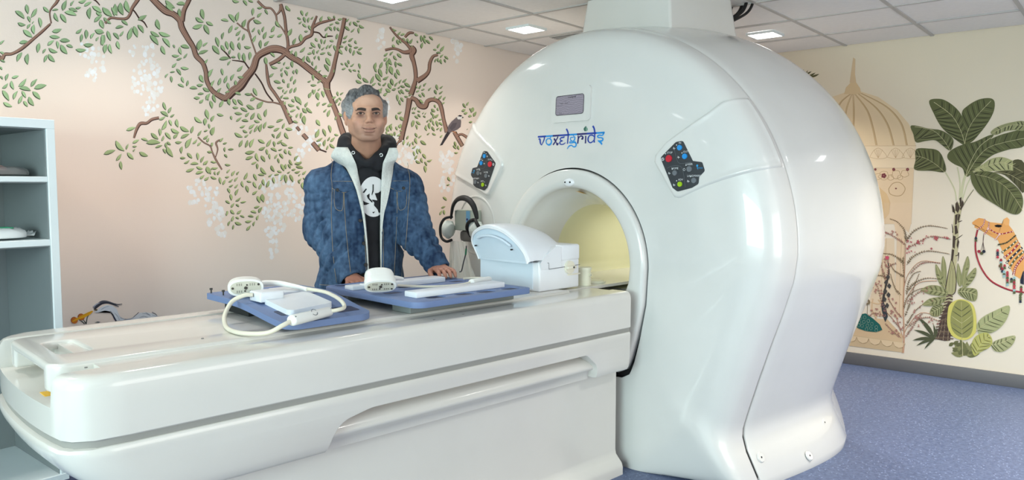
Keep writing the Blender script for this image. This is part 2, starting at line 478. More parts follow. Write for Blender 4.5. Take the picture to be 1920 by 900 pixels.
# bore ring, flared mouth and cream liner
def ring_surface(name, rows, matl, parent, crop=None):
    """rows: list of (f, l) f=1 outer arch .. 0 bore"""
    n = 160; vs = []; fs = []
    A = [-PI+2*PI*k/n for k in range(n)]
    for f, l, k in rows:
        for a in A:
            o = polar(a, in_ang, in_pts); b_ = polar(a, bo_ang, bo)
            p = b_.lerp(o, f)
            if k != 1: p = Vector((p.x*k, .97+(p.y-.97)*k))
            vs.append((l, p.x, p.y))
    for i in range(len(rows)-1):
        for k in range(n):
            j = (k+1) % n
            fs.append((i*n+k, (i+1)*n+k, (i+1)*n+j, i*n+j))
    return mesh(name, vs, fs, matl, parent, True, 70)
ring_surface('bore_ring_gap', [(1.0, .0, 1), (.985, .02, 1), (.90, .02, 1)], BLACKGAP, scn)
ring_surface('bore_ring', [(.93, .02, 1), (.93, -.008, 1), (.92, -.016, 1), (.90, -.022, 1), (.86, -.026, 1), (.7, -.029, 1), (.4, -.029, 1), (.22, -.027, 1), (.12, -.022, 1), (.05, -.012, 1), (.01, .0, 1), (0, .012, 1), (0, .05, .94), (0, .10, .87), (0, .16, .81), (0, .21, .775)], WHITE, scn)
ring_surface('bore_liner', [(0, .21, .775), (0, .235, .762), (0, .30, .755), (0, .9, .755), (0, 1.45, .755), (0, 1.52, 1.0)], CREAM, scn)
# the bore's own lamp, high inside the tunnel
bl_ = area('bore_lamp', sc(.75, 0, 1.22), (0, 0, SC_ANG), .5, .12, .8, (1, 1, .96)); bl_.parent = None

# turret on top, going into the ceiling
def loft(name, secs, matl, parent, cap=True, angle=50):
    vs = []; fs = []; n = len(secs[0])
    for s in secs: vs += [tuple(p) for p in s]
    for i in range(len(secs)-1):
        for k in range(n):
            j = (k+1) % n
            fs.append((i*n+k, i*n+j, (i+1)*n+j, (i+1)*n+k))
    if cap: fs.append(tuple(range(n))[::-1]); fs.append(tuple((len(secs)-1)*n+k for k in range(n)))
    bm = bmesh.new(); V = [bm.verts.new(v) for v in vs]
    for f in fs: bm.faces.new([V[i] for i in f])
    return bm_obj(name, bm, matl, parent, True, angle)
secs = []
for z, g in ((1.9, .034), (2.12, .028), (2.17, .017), (2.22, .007), (2.30, -.002), (2.38, -.012), (2.398, -.014)):
    P = [(.47-g, -.255-g), (1.10+g, -.285-g), (1.10+g, .36+g), (.47-g, .335+g)]
    P = round_poly(P, [.014, .05, .05, .03], 8)
    # gently bowed front
    secs.append([(x-.02*max(0, 1-((y-.04)/.3)**2)*(1 if x < .6 else 0), y, z) for x, y in P])
turret = loft('turret', secs, WHITE, scn)
# ------------------------------------------------------------------ things built onto the scanner's covers
_full = list(zip(Lf, Rf))+[(l, r) for l, r in zip(Lb, Rb)][1:]
_arc = [0.0]
for i in range(1, len(_full)):
    _arc.append(_arc[-1]+math.hypot(_full[i][0]-_full[i-1][0], _full[i][1]-_full[i-1][1]))
def path_at(s): return float(np.interp(s, _arc, [p[0] for p in _full])), float(np.interp(s, _arc, [p[1] for p in _full]))
def s_of_R(Rv):      # arc position on the front part with radius Rv
    return float(np.interp(Rv, Rf, _arc[:len(Rf)]))
def body_n(a, s, e=.004):
    l, r = path_at(s); p = body(a, l, r)
    l2, r2 = path_at(s+e); q = body(a, l2, r2)
    t = body(a+e*2, l, r)
    n = (q-p).cross(t-p).normalized()
    c = Vector((.6, 0, 1.0))
    return p, (n if n.dot(p-c) > 0 else -n)
def panel_cover(name, sg):
    """raised control cover that wraps from the face round to the seam; sg=-1 near side, +1 far side"""
    NS, NT = 56, 34
    s0, s1 = s_of_R(.678), s_of_R(1.088)
    vs = []; fs = []
    for i in range(NS+1):
        u = i/NS; s = s0+(s1-s0)*u; l, r = path_at(s)
        top = np.interp(r, [.70, .77, .88, .98, 1.04, 1.07, 1.09], [.795, .80, .842, .872, .878, .893, .905])
        bot = np.interp(r, [.68, .84, 1.0, 1.06, 1.09], [1.135, 1.166, 1.207, 1.222, 1.225])
        for j in range(NT+1):
            v = j/NT
            # square off the front edge: pull the middle back to the chord, round the corners
            cr = .0
            a = top+(bot-top)*v
            chord = (.692*math.cos((bot-top)/2))/max(.2, math.cos(a-(top+bot)/2))
            ss = s
            if u < .5: ss = s+(s_of_R(chord)-s_of_R(.692))*(1-u*2)
            l2, r2 = path_at(ss)
            p, n = body_n(sg*a, ss)
            L_u = (s1-s0); L_v = (bot-top)*r
            du = min(u, 1)*L_u; dv0 = v*L_v; dv1 = (1-v)*L_v; due = (1-u)*L_u
            rr = .035
            def edge(x, y):
                if x < rr and y < rr: return rr-math.hypot(rr-x, rr-y)
                return min(x, y)
            d = min(edge(du, dv0), edge(du, dv1), due*.8+.004)
            w = .011
            t = max(0.0, min(1.0, d/w))
            h = -.006+.0175*math.sin(t*PI/2)**.8 if d > 0 else -.006
            # the raised rim falls back a little inside
            t2 = max(0.0, min(1.0, (d-.014)/.012)); h -= .0035*t2*t2*(3-2*t2)
            vs.append(p+n*h)
    for i in range(NS):
        for j in range(NT):
            k = i*(NT+1)+j
            fs.append((k, k+1, k+NT+2, k+NT+1) if sg > 0 else (k, k+NT+1, k+NT+2, k+1))
    return mesh(name, vs, fs, WHITE, scn, True)
pc = [panel_cover('control_cover', -1), panel_cover('control_cover', 1)]
bpy.context.view_layer.update()
_dg = bpy.context.evaluated_depsgraph_get()
_bv = [BVHTree.FromObject(o, _dg) for o in (front_cover, pc[0], pc[1])]
def face_l(w, z):
    best = 9
    for b_ in _bv:
        r = b_.ray_cast(Vector((-1, w, z)), Vector((1, 0, 0)))
        if r[0] is not None and r[0].x < best: best = r[0].x
    return best if best < 9 else 0.0
def plate(name, P, matl, parent, h, base=None, n_edge=3, smooth=False):
    """flat plate laid on the face; P = outline in (w,z)"""
    P = [p for i in range(len(P)) for p in [(P[i][0]+(P[(i+1) % len(P)][0]-P[i][0])*k/n_edge, P[i][1]+(P[(i+1) % len(P)][1]-P[i][1])*k/n_edge) for k in range(n_edge)]]
    cx = sum(p[0] for p in P)/len(P); cz = sum(p[1] for p in P)/len(P)
    n = len(P); vs = []; fs = []
    for q, dh in ((1.0, .004), (1.0, -h), (.5, -h)):
        for w, z in P:
            w2, z2 = cx+(w-cx)*q, cz+(z-cz)*q
            vs.append((face_l(w2, z2)+dh, w2, z2))
    vs.append((face_l(cx, cz)-h, cx, cz))
    for r in range(2):
        for i in range(n):
            j = (i+1) % n; fs.append((r*n+i, r*n+j, (r+1)*n+j, (r+1)*n+i))
    for i in range(n): fs.append((2*n+i, 2*n+(i+1) % n, 3*n))
    return mesh(name, vs, fs, matl, parent, smooth)
KEYM = mat('keypad_charcoal', srgb(46, 52, 58), .35)
BT = dict(red=mat('button_red', srgb(206, 32, 52), .35), blue=mat('button_blue', srgb(28, 150, 226), .35), grey=mat('button_grey', srgb(112, 118, 124), .4), green=mat('button_green', srgb(164, 204, 20), .35))
PRINT = mat('white_print', srgb(226, 230, 232), .5)
PRINTB = mat('blue_print', srgb(40, 160, 220), .5)
LINEP = mat('grey_print', srgb(104, 112, 118), .5)
def text_mesh(s, size, align='CENTER'):
    cu = bpy.data.curves.new('t', 'FONT'); cu.body = s; cu.size = size; cu.align_x = align; cu.resolution_u = 2
    o = bpy.data.objects.new('t', cu); C.objects.link(o)
    bpy.context.view_layer.update()
    me = bpy.data.meshes.new_from_object(o.evaluated_get(bpy.context.evaluated_depsgraph_get()))
    bpy.data.objects.remove(o); bpy.data.curves.remove(cu)
    V = [tuple(v.co) for v in me.vertices]; F = [tuple(p.vertices) for p in me.polygons]
    bpy.data.meshes.remove(me)
    return V, F
class Print:
    """flat print on the scanner face: gathers (w,z) geometry and lays it on the surface"""
    def __init__(s, h): s.v = []; s.f = []; s.h = h
    def text(s, t, size, w, z):
        V, F = text_mesh(t, size); b = len(s.v)
        L = face_l(w, z)
        for x, y, _ in V: s.v.append((face_l(w-x, z+y)-s.h if size > .02 else L-s.h, w-x, z+y))
        s.f += [tuple(i+b for i in f) for f in F]
    def disc(s, w, z, r, n=12, r2=None):
        b = len(s.v)
        if r2 is None:
            for k in range(n): s.v.append((face_l(w, z)-s.h, w+r*math.cos(2*PI*k/n), z+r*math.sin(2*PI*k/n)))
            s.f.append(tuple(range(b, b+n)))
        else:
            for k in range(n):
                for q in (r, r2): s.v.append((face_l(w, z)-s.h, w+q*math.cos(2*PI*k/n), z+q*math.sin(2*PI*k/n)))
            for k in range(n):
                j = (k+1) % n; s.f.append((b+2*k, b+2*j, b+2*j+1, b+2*k+1))
    def line(s, P, wd, n=4):
        W = wd if isinstance(wd, (list, tuple)) else [wd]*len(P)
        Q = catmull([(a, b_, c) for (a, b_), c in zip(P, W)], n)
        b = len(s.v); N = len(Q)
        for i, q in enumerate(Q):
            t = Q[min(i+1, N-1)]-Q[max(i-1, 0)]; l = math.hypot(t.x, t.y) or 1
            nx, ny = -t.y/l*q.z/2, t.x/l*q.z/2
            for sg in (-1, 1): s.v.append((face_l(q.x+nx*sg, q.y+ny*sg)-s.h, q.x+nx*sg, q.y+ny*sg))
        for i in range(N-1): s.f.append((b+2*i, b+2*i+1, b+2*i+3, b+2*i+2))
    def build(s, name, m, parent): return mesh(name, s.v, s.f, m, parent, False)
KP = [(-.535, 1.480), (-.612, 1.548), (-.645, 1.552), (-.698, 1.462), (-.742, 1.456), (-.757, 1.418), (-.731, 1.393), (-.729, 1.362), (-.700, 1.345), (-.628, 1.328), (-.603, 1.345)]
KR = [.012, .02, .014, .004, .01, .012, .008, .012, .01, .016, .012]
def keypad(sg):
    off = .018
    f = lambda P: [((-w+off if sg > 0 else w), z) for w, z in P]
    P = f(round_poly(KP, KR, 4))
    if sg > 0: P = P[::-1]
    k = plate('keypad', P, KEYM, scn, .0025, n_edge=1)
    k['label'] = 'dark keypad with coloured round buttons on the %s of the scanner face' % ('right' if sg < 0 else 'left')
    def bw(w): return -w+off if sg > 0 else w
    for nm, w, z, r in (('red', -.580, 1.475, .0165), ('blue', -.632, 1.522, .0125), ('blue', -.659, 1.483, .0125), ('grey', -.613, 1.411, .0122), ('green', -.640, 1.361, .0118), ('grey', -.684, 1.427, .0132), ('grey', -.708, 1.377, .0122)):
        bm = bmesh.new(); L = face_l(bw(w), z)
        cyl_bm(bm, (L+.002, bw(w), z), (L-.0072, bw(w), z), r, r*.94, 24)
        o = bm_obj('button', bm, BT[nm], k); o['label'] = nm+' round button'
    bpy.context.view_layer.update()
    def one(nm, m, h, fn):
        q = Print(h); fn(q); q.build(nm, m, k)
    for s_, w, z in (('IN', -.634, 1.542), ('OUT', -.664, 1.502), ('STOP', -.584, 1.500), ('HOME', -.614, 1.430), ('ADV', -.644, 1.380), ('LASER', -.684, 1.447), ('LANDMARK', -.708, 1.396)):
        q = Print(.0052); q.text(s_, .0125, bw(w), z-.003); o = q.build('key_label', PRINT, k); o['kind'] = 'stuff'
    for w, z, r in ((-.617, 1.534, .0028), (-.646, 1.498, .0028), (-.563, 1.497, .0028), (-.600, 1.428, .0028), (-.624, 1.376, .0028), (-.668, 1.444, .0028), (-.692, 1.394, .0028)): one('indicator_dot', PRINT, .0052, lambda q: q.disc(bw(w), z, r, 8))
    for w, z in ((-.606, 1.520), (-.630, 1.480), (-.586, 1.410), (-.612, 1.358), (-.682, 1.374)):   # hand-and-table symbols
        one('key_symbol', PRINT, .0052, lambda q: (q.line([(bw(w)-.006, z-.002), (bw(w), z+.001), (bw(w)+.006, z-.002)], .002, 2), q.line([(bw(w), z-.006), (bw(w)+.001, z), (bw(w)+.004, z+.005)], .0022, 2)))
    one('key_symbol', PRINT, .0052, lambda q: (q.disc(bw(-.550), 1.473, .0072, 12, .005), q.line([(bw(-.550)-.006, 1.469), (bw(-.550), 1.473), (bw(-.550)+.006, 1.477)], .0016, 2)))
    one('key_symbol', PRINT, .0052, lambda q: q.disc(bw(-.660), 1.425, .0058, 12, .0042))
    one('key_outline', LINEP, .0046, lambda q: q.line([(bw(-.603), 1.528), (bw(-.622), 1.470), (bw(-.640), 1.452), (bw(-.692), 1.457)], .0012, 3))
    one('key_outline', LINEP, .0046, lambda q: q.line([(bw(-.573), 1.432), (bw(-.600), 1.442), (bw(-.640), 1.440), (bw(-.655), 1.415), (bw(-.668), 1.348)], .0012, 3))
    one('maker_mark', PRINTB, .0052, lambda q: (q.disc(bw(-.722), 1.441, .0052, 10), q.line([(bw(-.722), 1.443), (bw(-.724), 1.430), (bw(-.727), 1.424)], .002, 2)))
    q = Print(.0052); q.text('ımeus', .0125, bw(-.735), 1.428); o = q.build('maker_mark', PRINTB, k); o['kind'] = 'stuff'
keypad(-1); keypad(1)

# display with its raised frame
scw = .008
fr = plate('display_frame', round_poly([(scw+.130, 1.674), (scw+.130, 1.846), (scw-.130, 1.846), (scw-.130, 1.674)], .02, 5), WHITE, scn, .012, n_edge=1)
# bevelled lip
LCD = bpy.data.materials.new('display_lcd'); LCD.use_nodes = True
nt = LCD.node_tree; b = nt.nodes['Principled BSDF']; b.inputs['Roughness'].default_value = .3
tc = nt.nodes.new('ShaderNodeTexCoord'); wv = nt.nodes.new('ShaderNodeTexWave'); wv.inputs['Scale'].default_value = 30; wv.inputs['Distortion'].default_value = 9; wv.inputs['Detail'].default_value = 2
wv.wave_type = 'RINGS'; nt.links.new(tc.outputs['Object'], wv.inputs['Vector'])
cr = nt.nodes.new('ShaderNodeValToRGB'); cr.color_ramp.elements[0].color = srgb(116, 110, 122); cr.color_ramp.elements[1].color = srgb(134, 129, 140)
nt.links.new(wv.outputs['Fac'], cr.inputs[0]); nt.links.new(cr.outputs[0], b.inputs['Base Color']); nt.links.new(cr.outputs[0], b.inputs['Emission Color']); b.inputs['Emission Strength'].default_value = .22
def frame_ring(name, P0, P1, l0, l1, m):
    n = len(P0); vs = [(face_l(w, z)+l0, w, z) for w, z in P0]+[(face_l(w, z)+l1, w, z) for w, z in P1]
    fs = [(i, (i+1) % n, n+(i+1) % n, n+i) for i in range(n)]
    return mesh(name, vs, fs, m, scn, False)
R0 = round_poly([(scw+.094, 1.710), (scw+.094, 1.806), (scw-.090, 1.806), (scw-.090, 1.710)], .012, 4)
plate('display_screen', R0, LCD, scn, .0128, n_edge=1)['label'] = 'small grey backlit screen'
dk = mat('screen_border', srgb(40, 38, 46), .4)
p_ = Print(.0135); bpy.context.view_layer.update()
ring = R0+[R0[0]]
for i in range(len(ring)-1):
    p_.line([ring[i], ((ring[i][0]+ring[i+1][0])/2, (ring[i][1]+ring[i+1][1])/2), ring[i+1]], .0028, 1)
for t, w, z, s_ in (('voxelgrids', -.005, 1.792, .013), ('Table', .062, 1.765, .009), ('Status', .03, 1.765, .009), ('Z 0.0', .07, 1.716, .009)): p_.text(t, s_, w, z)
p_.build('screen_lettering', dk, scn)['kind'] = 'stuff'

# the clinic's name in strokes hanging from a headline
LG = dict(navy=mat('logo_navy', srgb(30, 30, 110), .5), blue=mat('logo_blue', srgb(24, 64, 168), .5), sky=mat('logo_sky', srgb(32, 148, 222), .5), leaf=mat('logo_leaf', srgb(62, 112, 96), .5), leaf2=mat('logo_leaf_pale', srgb(130, 168, 150), .5))
def lg(P): return [(.236-(x-165)*.0002766, 1.610-(y-(410-.053*(x-165)))*.000209) for x, y in P]
def logo_part(c, b, strokes, name='logo_letter'):
    q = Print(.0012)
    f = lambda x: 410-.053*(x-165)
    if b: m = (b[0]+b[1])/2; q.line(lg([(b[0], f(b[0])), (m, f(m)), (b[1], f(b[1]))]), .0088, 2)
    for P, w in strokes: q.line(lg(P), [a*.00034 for a in w], 5)
    return q.build(name, LG[c], scn)
logo_part('blue', (165, 375), [([(180,475),(200,462),(222,480),(232,560),(262,620)], [10,22,30,26,10]), ([(262,620),(300,545),(330,470),(335,415)], [12,16,22,24])])
logo_part('sky', (375, 550), [([(500,400),(490,430),(470,455),(420,460),(385,500),(385,560),(430,605),(480,600),(515,550),(510,490),(470,458)], [20,18,14,18,24,20,22,30,28,24,16])])
logo_part('navy', (550, 710), [([(575,470),(600,480),(640,560),(665,600),(690,560)], [34,30,18,34,20]), ([(680,410),(650,470),(600,550),(560,610)], [24,20,22,24])])
logo_part('blue', (710, 960), [([(845,410),(820,425),(755,440),(735,475),(760,505),(800,512),(745,530),(725,565),(760,598),(820,590),(865,555)], [14,22,20,22,18,10,18,22,16,16,12]), ([(880,225),(905,265),(925,320),(930,400),(920,500),(915,585)], [26,28,26,24,22,20])])
logo_part('sky', (960, 1140), [([(1050,370),(1060,400),(1090,440),(1075,500),(1030,522),(990,490),(985,450),(1010,430),(1060,430)], [14,14,24,22,16,18,16,14,12]), ([(1020,520),(975,535),(970,560),(1020,560),(1090,545),(1125,590),(1110,645),(1060,655),(1010,620),(950,645),(910,710)], [14,14,18,20,26,26,22,18,18,20,10])])
logo_part('navy', (1140, 1370), [([(1165,390),(1172,440),(1165,520),(1160,580)], [24,24,24,24]), ([(1175,480),(1200,420),(1245,400),(1280,430),(1268,465),(1245,462)], [10,18,20,26,30,22]), ([(1345,395),(1345,450),(1343,520),(1340,575)], [24,22,24,24])])
logo_part('blue', (1370, 1590), [([(1500,170),(1530,215),(1548,300),(1550,420),(1540,500),(1545,555)], [28,28,26,24,22,24]), ([(1540,420),(1500,385),(1440,390),(1405,440),(1400,500),(1430,550),(1480,552),(1530,500)], [14,20,18,24,24,18,18,12])])
logo_part('sky', (1590, 1770), [([(1760,310),(1745,350),(1720,390),(1650,385),(1615,410),(1640,440),(1700,445),(1735,470),(1720,510),(1660,520),(1620,510)], [30,28,18,20,24,18,18,24,24,22,14]), ([(1640,520),(1680,545),(1720,600)], [22,30,22])])
logo_part('leaf', None, [([(1350,165),(1335,200),(1322,240),(1335,290)], [4,26,44,16])], 'logo_leaf')
logo_part('leaf2', None, [([(1352,180),(1362,215),(1370,250),(1350,290)], [4,22,34,10])], 'logo_leaf')

# little sensor and yellow sticker at the crown of the bore ring
bm = bmesh.new()
bmesh.ops.create_uvsphere(bm, u_segments=20, v_segments=12, radius=1)
for v in bm.verts: v.co = Vector((v.co.x*.014-.026, v.co.y*.036-.008, v.co.z*.021+1.372))
sen = bm_obj('ring_sensor', bm, MATTEW, scn)
for w in (.008, -.024):
    bm = bmesh.new(); cyl_bm(bm, (-.036, w, 1.372), (-.0415, w, 1.372), .0042, n=10); bm_obj('sensor_eye', bm, BLACK, sen)
def patch(name, pts, m, parent): return mesh(name, pts, [tuple(range(len(pts)))], m, parent, False)
stq = bmesh.new(); box_bm(stq, .018, .050, -.055, -.015, 1.3305, 1.3312, M=None)
o = bm_obj('bore_sticker', stq, YEL if 'YEL' in globals() else mat('yellow_warning_sticker', srgb(236, 176, 30), .4), scn, False)
for v in o.data.vertices: v.co.z = 1.330-.009*(abs(v.co.y)/.05)+(v.co.z-1.3305)-(v.co.x-.018)*.25
o['label'] = 'yellow warning sticker at the top of the bore'

# dished recess on the far side of the face that carries the intercom box
def torus_on_face(name, w0, z0, rw, rz_, tr, m):
    vs = []; fs = []; n, k = 64, 10
    for i in range(n):
        a = 2*PI*i/n; w = w0+rw*math.cos(a); z = z0+rz_*math.sin(a); L = face_l(w, z)
        for j in range(k):
            b_ = 2*PI*j/k; vs.append((L-.001-tr*.55*math.sin(b_), w+tr*math.cos(b_)*math.cos(a), z+tr*math.cos(b_)*math.sin(a)))
    for i in range(n):
        for j in range(k): fs.append((i*k+j, i*k+(j+1) % k, ((i+1) % n)*k+(j+1) % k, ((i+1) % n)*k+j))
    return mesh(name, vs, fs, m, scn, True)
torus_on_face('round_recess_rim', .735, 1.13, .165, .165, .007, WHITE)
BOXG = mat('intercom_grey_green', srgb(188, 198, 184), .45)
o = box('intercom_box', -.075, .012, .684, .826, 1.100, 1.217, BOXG, scn, bevel=.006, seg=3); o['label'] = 'pale green grey box fixed to the left of the scanner face'
LBL = mat('label_blue', srgb(120, 186, 226), .5)
q = box('box_label', -.0765, -.0748, .690, .722, 1.105, 1.213, LBL, o)
for w, z, c in ((.712, 1.165, 'navy'), (.702, 1.152, 'navy')):
    bm = bmesh.new(); cyl_bm(bm, (-.0765, w, z), (-.0775, w, z), .007, n=12); bm_obj('label_mark', bm, LG['navy'], o)
bm = bmesh.new(); cyl_bm(bm, (-.0765, .707, 1.13), (-.0775, .707, 1.13), .009, n=3); bm_obj('label_mark', bm, YEL if 'YEL' in globals() else BT['green'], o)
# hook under the box
bmk = bmesh.new()
box_bm(bmk, -.06, .012, .705, .805, 1.035, 1.1005, bevel=.02)
bm_obj('headphone_hook', bmk, mat('hook_grey', srgb(110, 108, 104), .5), scn)

# skirt plugs on the foot of the rear and front cover
for a, l in ((-2.345, .60), (-2.335, .27), (-2.33, .88)):
    Rv = float(np.interp(l, Lb, Rb)); p = body(a, l, Rv); q = body(a+.02, l, Rv); r = body(a, l+.02, float(np.interp(l+.02, Lb, Rb)))
    n = (q-p).cross(r-p).normalized(); n = n if n.y < 0 else -n
    bm = bmesh.new(); cyl_bm(bm, p-n*.004, p+n*.0015, .024, .020, 24)
    pl_ = bm_obj('skirt_plug', bm, WHITE, scn)
    bm = bmesh.new(); cyl_bm(bm, p+n*.001, p+n*.0022, .0045, n=10); bm_obj('plug_hole', bm, BLACKGAP, pl_)

# black cables running down behind the turret
for i, (a, b_, c) in enumerate(((1.20, -.20, .012), (1.22, -.26, .012), (1.19, -.30, .010), (1.21, -.33, .008))):
    tube('turret_cable', catmull([(a+.02, b_+.02, 2.46), (a-.0, b_+.02, 2.39), (a-.04, b_+.035, 2.34), (a-.12, b_+.08, 2.29)], 6), c, BLACK, scn, 8)
# ------------------------------------------------------------------ the patient table (scanner frame, l = u-2.87, w = v-2.51)
tbl = thing('patient_table', 'long glossy white patient table running into the scanner bore', 'patient table', SC_LOC, SC_ANG)
TW0, TW1 = -.45, .39          # near and far long edges
L1 = -.10                     # end at the bore
def table_outline(inset_s=0.0, inset_e=0.0, l_end=L1, r=.075):
    """plan outline with a bowed foot end"""
    w0, w1 = TW0+inset_s, TW1-inset_s
    wc, hw = (TW0+TW1)/2, (w1-w0)/2
    P = [(l_end, w0), (l_end, w1)]
    # foot end from far to near side, bowed towards the foot
    N = 14
    arc = []
    for k in range(N+1):
        t = 1-2*k/N
        arc.append((-2.378-.03*(1-abs(t)**2.2)+inset_e+.006*abs(t)**6, wc+hw*t*.985))
    # rounded corners: add the side tangents
    far = [(-2.378+inset_e+r+.06, w1), (-2.378+inset_e+r*.6+.01, w1-.006)]
    near = [(-2.378+inset_e+r*.6+.01, w0+.006), (-2.378+inset_e+r+.06, w0)]
    arc = arc[1:-1] if False else [a for k, a in enumerate(arc) if abs(1-2*k/N)*.985 < .88]
    cf = [(arc[0][0]+.017, w1-.034), ]
    cn = [(arc[-1][0]+.017, w0+.034), ]
    return P+far+cf+arc+cn+near
# upper slab
secs = []
for z, g in ((.7065, .004), (.7105, 0), (.84, 0), (.852, .0015), (.861, .005), (.868, .011), (.872, .020), (.873, .032)):
    secs.append([(l, w, z) for l, w in table_outline(g, g)])
slab = loft('upper_shell', secs, TABLEW, tbl, True, 50)
# notch across the foot end for the board's handle, with sloping side walls
bmn = bmesh.new()
V = [bmn.verts.new((l, w, z)) for l in (-2.7, -2.27) for w, z in ((-.33, .785), (.27, .785), (.295, 1.0), (-.365, 1.0))]
for f in ((0, 1, 2, 3), (7, 6, 5, 4), (0, 4, 5, 1), (1, 5, 6, 2), (2, 6, 7, 3), (3, 7, 4, 0)): bmn.faces.new([V[i] for i in f])
cut1 = bm_obj('cut', bmn, None, None, False)
# shallow channel the board slides in
cut2 = box('cut', -2.6, .3, -.345, .285, .868, 1.0, None)
boolean(slab, [cut1, cut2], bevel=0)
# grey line between upper and lower shells
prism('shell_gap', table_outline(.006, .006), .688, .7075, GREYGAP, tbl)
# lower shell: lofted, tucked in under the foot end
secs = []
for z, s, e in ((.690, .010, .004), (.687, .003, -.006), (.679, -.001, -.010), (.66, .0, -.006), (.63, .001, .01), (.60, .001, .035), (.57, .002, .07), (.545, .004, .11), (.525, .008, .15), (.513, .016, .20), (.510, .03, .26)):
    secs.append([(l, w, z) for l, w in table_outline(s, e, L1+.0)])
low = loft('lower_shell', secs, TABLEW, tbl, True, 40)
lev = [(-1.72, .40), (-1.625, .60), (-1.50, .626), (-.405, .626), (-.335, .57), (-.315, .40)]
lev = round_poly(lev, [0, .09, .25, .05, .05, 0], 8)
n = len(lev)
bmn = bmesh.new()
V = [bmn.verts.new((l, w, z)) for w in (-.6, TW0+.075) for l, z in lev]
bmn.faces.new(V[:n]); bmn.faces.new(V[n:][::-1])
for i in range(n): bmn.faces.new((V[i], V[n+i], V[n+(i+1) % n], V[(i+1) % n]))
bmesh.ops.recalc_face_normals(bmn, faces=bmn.faces)
cut = bm_obj('cut', bmn, None, None, False)
boolean(low, [cut], bevel=.006, seg=3, angle=50)
# rail showing inside the long cut-out
rail = [(TW0+.072, .60), (TW0+.045, .585), (TW0+.028, .562), (TW0+.030, .548), (TW0+.055, .535), (TW0+.062, .50), (TW0+.2, .50), (TW0+.2, .60)]
bmn = bmesh.new()
V = [bmn.verts.new((l, w, z)) for l in (-1.72, -.33) for w, z in rail]
n = len(rail)
bmn.faces.new(V[:n][::-1]); bmn.faces.new(V[n:])
for i in range(n): bmn.faces.new((V[i], V[(i+1) % n], V[n+(i+1) % n], V[n+i]))
bm_obj('side_rail', bmn, TABLEW, tbl, True, 60)
# pedestal and its flared skirt
ped = []
for z, g in ((.0, .045), (.035, .045), (.055, .038), (.075, .018), (.09, .004), (.11, 0), (.3, 0), (.505, 0)):
    P = [(-2.02-g, TW0+.095-g), (-.075, TW0+.095-g), (-.075, TW1-.095+g), (-2.02-g, TW1-.095+g)]
    P = round_poly(P, [.06, .008, .008, .06], 6)
    ped.append([(x, y, z) for x, y in P])
loft('pedestal', ped, TABLEW, tbl, True, 40)
# the board with its carrying handle
brd = prism('patient_board', round_poly([(-2.375, -.262), (-2.375, .235), (-.3, .235), (-.3, -.262)], [.05, .05, .01, .01], 6), .800, .878, TABLEW, tbl)
c1 = box('cut', -2.315, -2.232, -.115, .10, .7, 1.0, None, bevel=.02)          # hole behind the handle
c2 = box('cut', -2.5, -2.20, -.19, .150, .7, .852, None)                        # open below the handle
c3 = box('cut', -2.15, 0.2, -.4, .4, .7, .845, None)
boolean(brd, [c1, c2, c3], bevel=.010, seg=4, angle=30)
prism('board_tongue', [(-.31, -.205), (-.31, .19), (1.3, .19), (1.3, -.205)], .858, .872, TABLEW, tbl)
# small details: stickers, screws
YEL = mat('yellow_warning_sticker', srgb(244, 190, 30), .4)
box('warning_sticker', -2.375, -2.338, -.20, -.145, .7852, .7865, YEL, tbl)['label'] = 'small yellow warning sticker'
SCREW = mat('screw_grey', srgb(120, 118, 115), .5)
for l, w, z in ((-2.30, -.305, .870), (-1.94, -.18, .879), (-1.72, -.20, .879), (-2.27, .262, .870), (-1.05, -.385, .873), (-1.2, -.40, .873)):
    bm = bmesh.new(); cyl_bm(bm, (l, w, z-.001), (l, w, z+.0015), .004, n=10); bm_obj('screw', bm, SCREW, tbl)
# ------------------------------------------------------------------ things lying on the table
BLUE1 = mat('coil_foam_blue', srgb(108, 128, 170), .55, bump=.1, bscale=300)
BLUE2 = mat('coil_slot_dark_blue', srgb(44, 52, 82), .6)
FEET = mat('foot_pad_grey', srgb(128, 134, 132), .7)
PADW = mat('coil_white_plastic', srgb(232, 235, 240), .35)
CABLE = mat('cable_ivory', srgb(224, 218, 200), .45)
CONW = mat('connector_white', srgb(238, 238, 234), .35)
CONI = mat('connector_face_ivory', srgb(206, 202, 186), .5)
PIN = mat('connector_pins_dark', srgb(70, 64, 58), .5)
GOLD = mat('connector_pins_brass', srgb(190, 160, 100), .35, metal=.8)
def sthing(name, label, cat, l, w, z=0, rot=0.0, group=None):
    return thing(name, label, cat, sc(l, w, z), SC_ANG+rot, group)
def bx(name, x0, x1, y0, y1, z0, z1, m, p, bv=.004, seg=3): return box(name, x0, x1, y0, y1, z0, z1, m, p, bevel=bv, seg=seg)
def capsule(name, p0, p1, r0, r1, m, parent, n=24, sy=1.0):
    """rounded rod with a squashed section"""
    p0 = Vector(p0); p1 = Vector(p1); d = p1-p0; L = d.length
    pts = []; rad = []
    for k in range(6): a = k/5*PI/2; pts.append(p0-d.normalized()*r0*.5*math.cos(a)+d.normalized()*r0*.5); rad.append(max(.0008, r0*math.sin(a)))
    for k in range(6): a = (5-k)/5*PI/2; pts.append(p1+d.normalized()*r1*.5*math.cos(a)-d.normalized()*r1*.5); rad.append(max(.0008, r1*math.sin(a)))
    return tube(name, pts, r0, m, parent, n, radii=rad, flat=(1, sy))

